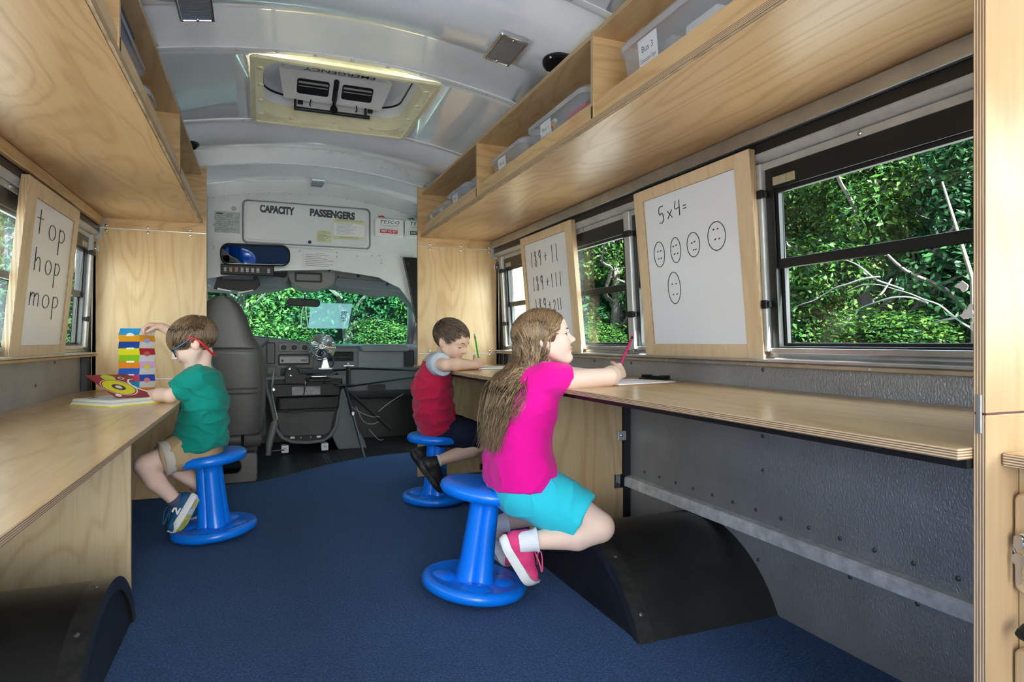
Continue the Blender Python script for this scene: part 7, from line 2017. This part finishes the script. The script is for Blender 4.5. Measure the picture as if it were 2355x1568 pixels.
# long hair
def girl_hair():
    hs = 0.93; g = np.random.default_rng(3)
    c0 = V3((-0.014, 0, 0.026)); rr = V3((0.098, 0.0785, 0.083))
    Wv = lambda P: Hc + (P * hs) @ HR.T
    # solid under-volume: cap plus a fall down the back
    V = Vol((0.28, 1.68, 0.48), (0.72, 2.02, 0.96), step=0.0042)
    def hl(x, y): return np.interp(x, [-0.12, -0.03, -0.012, 0.012, 0.028, 0.046, 0.062, 0.078, 0.09], [-0.09, -0.085, -0.075, -0.060, -0.035, 0.008, 0.045, 0.064, 0.07])
    def cut(u, v, w): return (np.interp((u / hs + c0[0]), [-0.12, -0.03, -0.012, 0.012, 0.028, 0.046, 0.062, 0.078, 0.09], [-0.09, -0.085, -0.070, -0.045, -0.012, 0.030, 0.060, 0.074, 0.08]) - (w / hs + c0[2])) * hs * 0.8
    V.ell(W(c0), [q * hs * 0.985 for q in rr], HR, 0.0, cut=cut)
    V.ell(W((-0.055, 0, -0.030)), [0.056 * hs, 0.073 * hs, 0.075 * hs], HR, 0.02)
    V.chain([tuple(W((-0.066, -0.012, -0.055))), (0.408, 1.815, 0.70), (0.370, 1.80, 0.61), (0.346, 1.795, 0.525)], [0.044, 0.034, 0.026, 0.010], 0.02)
    V.chain([tuple(W((-0.060, 0.020, -0.055))), (0.408, 1.865, 0.70), (0.373, 1.85, 0.61), (0.352, 1.84, 0.535)], [0.044, 0.034, 0.026, 0.010], 0.02)
    v, q = V.nets(); v = lap(v, q, 3)
    dd = np.array([mnoise.noise((p[0] * 70, p[1] * 110, p[2] * 14)) for p in v])
    v = v + normals(v, q) * (dd * 0.004)[:, None]
    ho = np_mesh('hair', v, q, HAIR_M, root, np.array((0.12, 0.062, 0.030)) * (1 + 0.5 * dd[:, None]))
    # strands
    n = 2600
    th = g.uniform(0, 2 * PI, n); z = g.uniform(0.0, 1.0, n)
    roots = []
    while len(roots) < n:
        a = g.normal(size=3); a /= np.linalg.norm(a)
        p = c0 + a * rr
        if a[2] < -0.2: continue
        if p[2] < hl(p[0], p[1]) + 0.002: continue
        roots.append(p)
    R0 = np.array(roots)
    paths = np.zeros((n, 15, 3)); sgn = np.where(R0[:, 1] > 0.012, 1.0, -1.0)
    j = lambda s_: g.normal(size=n) * s_
    # path control points in head units: root, over the side, behind the ear, nape, then hanging in the world
    K = [R0]
    top = np.clip((R0[:, 2] - 0.02) / 0.09, 0, 1)
    side = np.stack([R0[:, 0] * 0.60 - 0.022 + j(.003), sgn * (0.060 + 0.016 * (1 - top) + j(.003)), 0.045 * (R0[:, 2] / 0.1) - 0.005 + j(.004)], 1)
    ear = np.stack([R0[:, 0] * 0.36 - 0.040 + j(.005), sgn * (0.070 + j(.004)), -0.045 + 0.15 * (R0[:, 2] - 0.05) + j(.005)], 1)
    nape = np.stack([R0[:, 0] * 0.24 - 0.084 + j(.007), sgn * (0.054 + j(.008)), -0.105 + j(.008)], 1)
    wp1 = np.stack([0.408 + R0[:, 0] * 0.26 + j(.008), 1.838 + sgn * 0.056 + j(.010), 0.685 + j(.010)], 1)
    wp2 = np.stack([0.370 + R0[:, 0] * 0.22 + j(.009), 1.825 + sgn * 0.050 + j(.012), 0.600 + j(.010)], 1)
    ln = g.uniform(0.0, 1.0, n)
    wp3 = np.stack([0.345 + R0[:, 0] * 0.12 + j(.010), 1.818 + sgn * 0.032 + j(.014), 0.490 + 0.07 * ln], 1)
    # some hair on the far side falls forward over the shoulder
    fwd = (sgn > 0) & (g.uniform(size=n) < 0.45)
    wp1[fwd] = np.stack([0.525 + j(.014), 1.925 + j(.012), 0.705 + j(.01)], 1)[fwd]; wp2[fwd] = np.stack([0.570 + j(.010), 1.935 + j(.01), 0.64 + j(.01)], 1)[fwd]; wp3[fwd] = np.stack([0.598 + j(.010), 1.930 + j(.01), 0.575 + 0.04 * ln], 1)[fwd]
    nape[fwd] = np.stack([-0.015 + j(.012), 0.072 + j(.006), -0.09 + j(.01)], 1)[fwd]
    # and a few on the near side lie over the shoulder blade
    nb = (sgn < 0) & (g.uniform(size=n) < 0.16)
    wp1[nb] = np.stack([0.452 + j(.012), 1.752 + j(.006), 0.690 + j(.012)], 1)[nb]; wp2[nb] = np.stack([0.425 + j(.014), 1.748 + j(.006), 0.625 + j(.012)], 1)[nb]; wp3[nb] = np.stack([0.410 + j(.014), 1.752 + j(.006), 0.575 + 0.05 * ln], 1)[nb]
    CP = np.stack([Wv(R0), Wv(side), Wv(ear), Wv(nape), wp1, wp2, wp3], 1)
    # catmull-rom, vectorised
    Q = np.concatenate([CP[:, :1] * 2 - CP[:, 1:2], CP, CP[:, -1:] * 2 - CP[:, -2:-1]], 1)
    out = []
    for i in range(1, 7):
        for t in np.linspace(0, 1, 6)[:-1]:
            a, b2, c, d = Q[:, i - 1], Q[:, i], Q[:, i + 1], Q[:, i + 2]
            out.append(0.5 * (2 * b2 + (c - a) * t + (2 * a - 5 * b2 + 4 * c - d) * t * t + (3 * b2 - a - 3 * c + d) * t ** 3))
    out.append(CP[:, -1]); P = np.stack(out, 1)
    # keep the upper part outside the skull
    Lh = ((P - Hc) @ HR) / hs; s_ = (Lh - c0) / (rr + 0.002 + 0.003 * g.uniform(size=n)[:, None, None]); l = np.linalg.norm(s_, axis=2, keepdims=True)
    Lp = np.where((l < 1) & (Lh[..., 2:3] > -0.07), c0 + s_ / l * (rr + 0.003), Lh)
    P = Hc + (Lp * hs) @ HR.T
    chains = [([tuple(W((-0.066, -0.012, -0.055))), (0.408, 1.815, 0.70), (0.370, 1.80, 0.61), (0.346, 1.795, 0.525)], [0.045, 0.035, 0.027, 0.010]), ([tuple(W((-0.060, 0.020, -0.055))), (0.408, 1.865, 0.70), (0.373, 1.85, 0.61), (0.352, 1.84, 0.535)], [0.045, 0.035, 0.027, 0.010])]
    ex = 0.004 + 0.007 * g.uniform(size=n)[:, None] ** 2
    bl = W((-0.055, 0, -0.030)); brr = V3((0.056, 0.073, 0.075)) * hs
    for _ in range(2):
        lq = (P - bl) @ HR / brr; nl = np.linalg.norm(lq, axis=2, keepdims=True)
        P = np.where(nl < 1.0, bl + (lq / np.maximum(nl, 1e-6) * (brr + ex[..., None])) @ HR.T, P)
        for pts_, rs_ in chains:
            for i in range(3):
                a = V3(pts_[i]); ba = V3(pts_[i + 1]) - a
                h = np.clip(((P - a) @ ba) / (ba @ ba), 0, 1); qv = P - (a + h[..., None] * ba); dist = np.linalg.norm(qv, axis=2); rad = rs_[i] + (rs_[i + 1] - rs_[i]) * h + ex
                m = (dist < rad)[..., None]; P = np.where(m, P - qv + qv / np.maximum(dist, 1e-6)[..., None] * rad[..., None], P)
    mixf = (g.beta(0.7, 1.1, n) ** 1.2)[:, None]
    cols = (np.array((0.12, 0.064, 0.032)) * (1 - mixf) + np.array((0.58, 0.40, 0.22)) * mixf) * g.uniform(0.8, 1.15, n)[:, None]
    strands('strands', P, g.uniform(0.0008, 0.0016, n), cols, HAIR_M, ho)
    m_ = 1100; TP = []
    for i in range(m_):
        pts_, rs_ = chains[0] if i % 3 else chains[1]
        ax_ = np.array([V3(pts_[0]) + V3((0.012, 0, 0.05)), *[V3(p) for p in pts_], V3(pts_[3]) * 2 - V3(pts_[2]) * 1.0])[:5]
        rr_ = np.array([rs_[0] * 0.9, *rs_]); ph = g.uniform(PI * 0.55, PI * 1.75); e_ = g.uniform(0.004, 0.011); endk = g.uniform(0.75, 1.0); w_ = g.normal() * 0.25
        line = []
        for t in np.linspace(g.uniform(0, 0.35), endk * 4, 12):
            k = min(int(t), 3); f_ = t - k; c_ = ax_[k] * (1 - f_) + ax_[k + 1] * f_; r_ = rr_[k] * (1 - f_) + rr_[k + 1] * f_ + e_
            a_ = ph + w_ * t * 0.3; line.append(c_ + r_ * V3((math.cos(a_), math.sin(a_), 0)))
        TP.append(line)
    TP = np.array(TP); lq = (TP - bl) @ HR / (brr + 0.004); nl = np.linalg.norm(lq, axis=2, keepdims=True)
    TP = np.where(nl < 1.0, bl + (lq / np.maximum(nl, 1e-6) * (brr + 0.004 + 0.005 * g.uniform(size=(m_, 1, 1)))) @ HR.T, TP)
    mf = (g.beta(0.8, 1.1, m_) ** 1.2)[:, None]
    tc = (np.array((0.12, 0.064, 0.032)) * (1 - mf) + np.array((0.58, 0.40, 0.22)) * mf) * g.uniform(0.8, 1.15, m_)[:, None]
    strands('strands', np.array(TP), g.uniform(0.0008, 0.0016, m_), tc, HAIR_M, ho)
girl_hair()

# ------------------------------------------------------------------ boy in red
J = dict(torso=[((0.545, 3.165, 0.40), 0.080, 0.045), ((0.512, 3.14, 0.50), 0.076, 0.040), ((0.502, 3.115, 0.62), 0.078, 0.045), ((0.520, 3.10, 0.70), 0.062, 0.052)],
         neck=(0.535, 3.095, 0.735), neck_r=0.036,
         limbs=[([(0.492, 3.040, 0.715), (0.498, 2.985, 0.722), (0.512, 2.915, 0.718)], [0.038, 0.036, 0.030], 0.012), ([(0.512, 2.915, 0.718), (0.57, 2.950, 0.719), (0.690, 3.020, 0.713)], [0.030, 0.032, 0.020], 0.008),
                ([(0.540, 3.165, 0.712), (0.58, 3.20, 0.715), (0.665, 3.235, 0.716)], [0.038, 0.036, 0.030], 0.012), ([(0.665, 3.235, 0.716), (0.730, 3.150, 0.712)], [0.030, 0.020], 0.008),
                ([(0.550, 3.115, 0.392), (0.66, 3.08, 0.36), (0.775, 3.058, 0.325)], [0.068, 0.062, 0.046], 0.015), ([(0.775, 3.058, 0.322), (0.69, 3.05, 0.282), (0.515, 3.045, 0.238)], [0.046, 0.043, 0.026], 0.012), ([(0.515, 3.045, 0.238), (0.470, 3.045, 0.20)], [0.027, 0.025], 0.01),
                ([(0.550, 3.215, 0.392), (0.66, 3.24, 0.36), (0.77, 3.255, 0.33)], [0.068, 0.062, 0.046], 0.015), ([(0.77, 3.255, 0.328), (0.69, 3.27, 0.285), (0.535, 3.285, 0.245)], [0.046, 0.043, 0.026], 0.012), ([(0.535, 3.285, 0.245), (0.485, 3.285, 0.21)], [0.027, 0.025], 0.01)])
bh = [((0.690, 3.020, 0.713), (0.85, 0.45, 0.22), (-0.4, 0.85, -0.30), (0.0, -0.2, 1.0), [(0.95, 1.2, 0.7), (1.05, 1.25, 0.75), (1.15, 1.3, 0.8), (1.2, 1.3, 0.8)], (0.30, 0.70, 0.60), 1.0, 0.0, 0.5),
      ((0.730, 3.150, 0.712), (-0.12, -0.98, 0.02), (0, 0, -1), (-1, 0.0, 0), [(0.25, 0.4, 0.3)] * 4, (-0.7, -0.6, 0), 0.95, 0.06, 0.2)]
root, W, HR, Hc = person('child in a red shirt with grey sleeves, writing with head bowed', (0.54, 3.15, 0.36), J, (0.578, 3.035, 0.836), math.radians(-44), math.radians(-24), math.radians(4), 0.99, (0.2, 0.98, 0), (0.68, 0.45, 0.335), (0.52, 0.22, 0.19), (0.70, 0.36, 0.27), bh, -0.0020, [((0.735, 3.045, 0.73), 0.075), ((0.725, 3.09, 0.71), 0.07)])
eyes(root, W, HR, 0.99, pbr('iris_brown', (0.07, 0.035, 0.018), 0.15), (0.80, 0.0, -0.50), -0.0020, LASH)
BRW2 = pbr('brow_dark', (0.06, 0.035, 0.022), 0.7)
for s_ in (1, -1): brow(root, W, s_, 0.99, BRW2)
def hl2(x, y): return np.interp(x, [-0.12, -0.07, -0.035, -0.015, 0.005, 0.022, 0.045, 0.070, 0.095], [-0.062, -0.052, -0.022, 0.014, 0.000, 0.022, 0.050, 0.060, 0.068])
short_hair(root, Hc, HR, 0.99, hl2, (-0.055, 0.0, 0.088), (0.050, 0.030, 0.018), (0.20, 0.125, 0.078), 3200, 0.030, 5, 0.006, (0.25, 0.35, 0.05), (0.094, 0.0735, 0.079))
RED = pbr('red_jersey', (0.46, 0.012, 0.055), 0.85, 0, 0.15, bump=(260, 0.35, 0.001), sheen=0.15, mottle=(120, 0.15)); GREYJ = pbr('grey_jersey', (0.42, 0.46, 0.52), 0.85, 0, 0.15, bump=(260, 0.35, 0.001), mottle=(150, 0.08))
lt = (0.2, 0.98, 0)
TB = [((0.548, 3.168, 0.385), 0.090, 0.052), ((0.515, 3.142, 0.48), 0.092, 0.050), ((0.500, 3.120, 0.60), 0.090, 0.052), ((0.518, 3.10, 0.695), 0.068, 0.058)]
V = Vol((0.34, 2.88, 0.33), (0.76, 3.40, 0.82), step=0.0048)
torso(V, TB, lt)
V.chain([(0.495, 3.075, 0.705), (0.488, 3.035, 0.713)], [0.048, 0.046], 0.02); V.chain([(0.535, 3.145, 0.705), (0.545, 3.17, 0.710)], [0.048, 0.046], 0.02)
V.cone((0.540, 3.09, 0.72), (0.575, 3.06, 0.80), 0.046, 0.060, 0.006, True)
X, Y, Z = V.grid((slice(None),) * 3)
V.D = np.maximum(V.D, (0.365 + 0.30 * (X - 0.50) + 0.006 * np.sin(X * 45) - Z).astype(np.float32))
cloth_mesh(V, 'shirt', RED, root, 0.010, (11, 11, 18), 11.0)
for side in (0, 1):
    V = Vol((0.38, 2.86, 0.60), (0.72, 3.32, 0.82), step=0.0042)
    if side == 0:
        V.chain([(0.530, 3.070, 0.742), (0.497, 3.040, 0.722), (0.500, 2.985, 0.722), (0.508, 2.945, 0.716)], [0.030, 0.052, 0.053, 0.050], 0.02)
        X, Y, Z = V.grid((slice(None),) * 3); V.D = np.maximum(V.D, (2.948 + 0.25 * (Z - 0.72) - Y).astype(np.float32)); V.D = np.maximum(V.D, (0.655 + 0.9 * (Y - 2.97) - Z).astype(np.float32) * 0.7)
    else:
        V.chain([(0.545, 3.120, 0.742), (0.545, 3.165, 0.722), (0.58, 3.20, 0.718), (0.61, 3.215, 0.716)], [0.030, 0.052, 0.052, 0.048], 0.02)
        V.plane((0.605, 3.213, 0.716), (0.9, 0.4, 0))
    V.cone((0.540, 3.09, 0.72), (0.575, 3.06, 0.80), 0.044, 0.060, 0.006, True)
    cloth_mesh(V, 'sleeve', GREYJ, root, 0.004, (18, 14, 12), 3.0 + side)
NAVY = pbr('navy_shorts', (0.010, 0.013, 0.030), 0.8, 0, 0.2, bump=(240, 0.3, 0.001))
V = Vol((0.40, 2.96, 0.24), (0.80, 3.38, 0.48), step=0.0048)
torso(V, [((0.548, 3.165, 0.385), 0.088, 0.050), ((0.540, 3.160, 0.43), 0.082, 0.046)], lt)
V.chain([(0.552, 3.115, 0.385), (0.66, 3.082, 0.355), (0.735, 3.062, 0.335)], [0.084, 0.080, 0.074], 0.02); V.chain([(0.552, 3.215, 0.385), (0.66, 3.24, 0.355), (0.735, 3.25, 0.335)], [0.084, 0.080, 0.074], 0.02)
X, Y, Z = V.grid((slice(None),) * 3); V.D = np.maximum(V.D, ((X - 0.735) * 0.93 - (Z - 0.34) * 0.36).astype(np.float32))
cloth_mesh(V, 'shorts', NAVY, root, 0.004, (16, 12, 12), 8.0)
BSH = pbr('black_shoe', (0.012, 0.012, 0.013), 0.5, 0, 0.4, bump=(200, 0.4, 0.001)); BSO = pbr('black_sole', (0.010, 0.010, 0.010), 0.55)
shoe(root, 'shoe', (0.400, 3.040, 0.232), (0.116, 0, -0.164), (0.82, -0.15, 0.55), 0.205, [BSH, BSO, None, None, BSH], 1)
shoe(root, 'shoe', (0.420, 3.285, 0.240), (0.116, 0, -0.164), (0.82, 0.10, 0.55), 0.205, [BSH, BSO, None, SOCKW, BSH], -1)
for c, d_ in (((0.512, 3.044, 0.237), unit((1, 0, 0.25))),):
    Mq = Matrix.Translation(tuple(c)) @ Vector(tuple(d_)).to_track_quat('Z', 'Y').to_matrix().to_4x4()
    b = MB(); b.lathe([(0.031, -0.055), (0.031, -0.01), (0.0325, 0.0), (0.030, 0.006), (0.027, 0.004)], 32, Mq); b.build('white_sock', SOCKW, root, smooth=60)

# ------------------------------------------------------------------ boy in green
J = dict(torso=[((-0.545, 2.955, 0.40), 0.076, 0.040), ((-0.535, 2.945, 0.50), 0.066, 0.036), ((-0.528, 2.937, 0.60), 0.068, 0.040), ((-0.534, 2.93, 0.67), 0.056, 0.045)],
         neck=(-0.542, 2.93, 0.705), neck_r=0.033,
         limbs=[([(-0.545, 2.872, 0.672), (-0.565, 2.855, 0.655), (-0.648, 2.862, 0.613)], [0.034, 0.033, 0.028], 0.012), ([(-0.648, 2.862, 0.613), (-0.69, 2.905, 0.614), (-0.735, 2.960, 0.613)], [0.0285, 0.028, 0.0185], 0.008),
                ([(-0.538, 2.99, 0.675), (-0.55, 3.025, 0.70), (-0.600, 3.075, 0.815)], [0.034, 0.032, 0.027], 0.012), ([(-0.600, 3.075, 0.815), (-0.64, 3.085, 0.852), (-0.705, 3.090, 0.893)], [0.028, 0.028, 0.018], 0.008),
                ([(-0.550, 2.905, 0.392), (-0.64, 2.875, 0.37), (-0.733, 2.842, 0.345)], [0.058, 0.052, 0.039], 0.015), ([(-0.733, 2.842, 0.342), (-0.700, 2.860, 0.275), (-0.632, 2.885, 0.185)], [0.039, 0.037, 0.024], 0.012), ([(-0.632, 2.885, 0.185), (-0.61, 2.885, 0.16)], [0.026, 0.024], 0.01),
                ([(-0.550, 3.005, 0.392), (-0.63, 3.04, 0.37), (-0.70, 3.07, 0.35)], [0.058, 0.052, 0.040], 0.015), ([(-0.70, 3.07, 0.348), (-0.64, 3.085, 0.27), (-0.55, 3.09, 0.18)], [0.040, 0.037, 0.025], 0.012), ([(-0.55, 3.09, 0.18), (-0.52, 3.09, 0.14)], [0.026, 0.024], 0.01)])
hh = [((-0.735, 2.960, 0.613), (-0.85, 0.52, -0.05), (0, 0, -1), (0.45, 0.85, 0.0), [(0.10, 0.15, 0.15), (0.08, 0.12, 0.12), (0.12, 0.15, 0.15), (0.2, 0.2, 0.2)], (-0.3, 0.9, 0.05), 0.80, 0.05, 0.1),
      ((-0.705, 3.090, 0.893), (-0.93, 0.0, 0.22), (-0.15, -0.1, -1.0), (0.0, -1.0, -0.1), [(0.75, 0.7, 0.45), (0.80, 0.75, 0.5), (0.9, 0.8, 0.5), (1.0, 0.8, 0.5)], (-0.75, -0.45, -0.35), 0.84, 0.03, 0.35)]
root, W, HR, Hc = person('child in a green shirt and blue glasses, bent over the picture book', (-0.54, 2.95, 0.36), J, (-0.572, 2.925, 0.826), math.radians(180), math.radians(-30), 0.0, 0.98, (0, 1, 0), (0.74, 0.52, 0.43), (0.56, 0.25, 0.22), (0.76, 0.40, 0.34), hh, -0.0015, [((-0.775, 2.985, 0.612), 0.07), ((-0.755, 3.09, 0.895), 0.07)])
eyes(root, W, HR, 0.98, bpy.data.materials['iris_brown'], (0.85, 0.0, -0.40), -0.0015, LASH)
for s_ in (1, -1): brow(root, W, s_, 0.98, BRW)
def hl1(x, y): return np.interp(x, [-0.12, -0.07, -0.035, -0.018, 0.004, 0.020, 0.045, 0.070, 0.095], [-0.055, -0.048, -0.022, 0.012, 0.006, 0.014, 0.026, 0.034, 0.042])
short_hair(root, Hc, HR, 0.98, hl1, (-0.062, 0.0, 0.085), (0.110, 0.066, 0.036), (0.34, 0.22, 0.125), 3400, 0.055, 9, 0.007, (0.28, 0.05, -0.18))
GREEN = pbr('teal_green_cotton', (0.004, 0.235, 0.185), 0.85, 0, 0.15, bump=(200, 0.3, 0.001), sheen=0.1)
V = Vol((-0.74, 2.74, 0.36), (-0.36, 3.16, 0.80), step=0.0045)
torso(V, [((-0.547, 2.955, 0.375), 0.096, 0.050), ((-0.543, 2.953, 0.42), 0.090, 0.048), ((-0.533, 2.947, 0.49), 0.081, 0.043), ((-0.526, 2.938, 0.59), 0.078, 0.045), ((-0.532, 2.93, 0.665), 0.062, 0.050)], (0, 1, 0))
V.chain([(-0.540, 2.89, 0.682), (-0.550, 2.858, 0.672), (-0.645, 2.857, 0.618)], [0.046, 0.050, 0.045], 0.02)
V.chain([(-0.535, 2.97, 0.682), (-0.540, 3.01, 0.690), (-0.57, 3.045, 0.745)], [0.046, 0.048, 0.045], 0.02)
V.cone((-0.548, 2.93, 0.70), (-0.565, 2.925, 0.78), 0.042, 0.050, 0.006, True)
X, Y, Z = V.grid((slice(None),) * 3)
V.D = np.maximum(V.D, (0.392 + 0.12 * (X + 0.54) + 0.005 * np.sin(X * 50 + Y * 20) - Z).astype(np.float32))
V.D = np.where((Y < 2.905) & (Z > 0.55) & (X < -0.598), np.maximum(V.D, ((-0.627 - X) * 0.86 - (Z - 0.625) * 0.5).astype(np.float32)), V.D)
V.D = np.where((Y > 3.0), np.maximum(V.D, ((Z - 0.735) * 0.8 + (-0.56 - X) * 0.4).astype(np.float32)), V.D)
cloth_mesh(V, 'shirt', GREEN, root, 0.010, (12, 12, 20), 17.0)
KHAKI = pbr('khaki_cotton', (0.42, 0.30, 0.17), 0.85, 0, 0.15, bump=(220, 0.3, 0.001)); KCUFF = pbr('khaki_cuff', (0.50, 0.45, 0.40), 0.85)
V = Vol((-0.76, 2.76, 0.26), (-0.40, 3.16, 0.48), step=0.0045)
torso(V, [((-0.545, 2.955, 0.385), 0.082, 0.043), ((-0.540, 2.950, 0.41), 0.070, 0.038)], (0, 1, 0))
V.chain([(-0.552, 2.905, 0.388), (-0.62, 2.882, 0.375), (-0.672, 2.864, 0.362)], [0.073, 0.067, 0.061], 0.02); V.chain([(-0.552, 3.005, 0.388), (-0.61, 3.032, 0.375), (-0.655, 3.05, 0.362)], [0.074, 0.070, 0.066], 0.02)
X, Y, Z = V.grid((slice(None),) * 3); V.D = np.maximum(V.D, ((-0.672 - X) * 0.95 - (Z - 0.36) * 0.22).astype(np.float32))
cloth_mesh(V, 'shorts', KHAKI, root, 0.0045, (18, 14, 14), 23.0)
for (a, c, r) in (((-0.648, 2.873, 0.366), (-0.685, 2.859, 0.358), 0.069),):
    d_ = unit(V3(c) - V3(a)); Mq = Matrix.Translation(a) @ Vector(tuple(d_)).to_track_quat('Z', 'Y').to_matrix().to_4x4()
    b = MB(); b.lathe([(r * 0.85, 0.0), (r * 1.0, 0.0), (r * 1.02, 0.012), (r * 1.02, 0.030), (r * 0.97, 0.034), (r * 0.82, 0.034)], 40, Mq); b.build('rolled_cuff', KCUFF, root, smooth=50)
BLS = pbr('blue_shoe', (0.012, 0.085, 0.20), 0.6, 0, 0.3, bump=(300, 0.5, 0.001)); YEL = pbr('yellow_tread', (0.55, 0.58, 0.02), 0.5); SKG = pbr('navy_sock', (0.05, 0.07, 0.12), 0.9, mottle=(60, 0.3))
shoe(root, 'shoe', (-0.545, 2.868, 0.192), (-0.070, 0.0, -0.135), (-0.80, 0.42, 0.42), 0.165, [BLS, SOLEW, YEL, None, BLS], 1, True, ('N', 1, PI / 2))
shoe(root, 'shoe', (-0.475, 3.10, 0.175), (-0.075, 0.0, -0.135), (-0.88, 0.0, 0.46), 0.165, [BLS, SOLEW, YEL, SKG, BLS], -1)
Mq = Matrix.Translation((-0.634, 2.884, 0.188)) @ Vector(tuple(unit((-0.45, -0.18, 0.6)))).to_track_quat('Z', 'Y').to_matrix().to_4x4()
b = MB(); b.lathe([(0.029, -0.045), (0.030, -0.005), (0.0315, 0.008), (0.030, 0.012), (0.026, 0.010)], 32, Mq); b.build('navy_sock', SKG, root, smooth=60)
# glasses with a red strap
gl = empty('glasses', tuple(W((0.08, 0, 0.0))), 'blue plastic glasses with a red strap on the child in green', 'glasses')
GBL = pbr('blue_frame', (0.006, 0.045, 0.11), 0.25); GRD = pbr('red_strap', (0.62, 0.012, 0.02), 0.5)
for s_ in (1, -1):
    pts = [tuple(W((0.083 - 0.006 * abs(math.cos(a)), s_ * 0.031 + 0.023 * math.cos(a), -0.002 + 0.017 * math.sin(a)))) for a in np.linspace(0, 2 * PI, 25)[:-1]]
    b = MB(); b.tube(pts, 0.0026, 8, closed=True); b.build('rim', GBL, gl)
    b = MB(); b.add(pts, [tuple(range(len(pts)))]); b.build('lens', glass('lens_glass', (0.92, 0.95, 0.97), 0.06) if 'lens_glass' not in bpy.data.materials else bpy.data.materials['lens_glass'], gl, smooth=0)
    b = MB(); b.tube(catmull([tuple(W(p)) for p in ((0.080, s_ * 0.055, 0.006), (0.070, s_ * 0.068, 0.007), (0.035, s_ * 0.0755, 0.010), (0.000, s_ * 0.0795, 0.014))], 5), [0.003] * 4 + [0.0042] * 8 + [0.0034] * 4, 8); b.build('temple', GBL, gl)
    b = MB(); b.tube(catmull([tuple(W(p)) for p in ((0.004, s_ * 0.080, 0.015), (-0.012, s_ * 0.083, 0.017), (-0.027, s_ * 0.0825, -0.002), (-0.036, s_ * 0.076, -0.030), (-0.041, s_ * 0.056, -0.062), (-0.045, s_ * 0.036, -0.082), (-0.047, s_ * 0.016, -0.090), (-0.048, 0.0, -0.092))], 5), [0.0034] * 12 + [0.0046] * 8 + [0.004] * 16, 8); b.build('strap', GRD, gl)
b = MB(); b.tube([tuple(W((0.079, -0.009, 0.002))), tuple(W((0.082, 0, 0.005))), tuple(W((0.079, 0.009, 0.002)))], 0.0024, 8); b.build('bridge', GBL, gl)
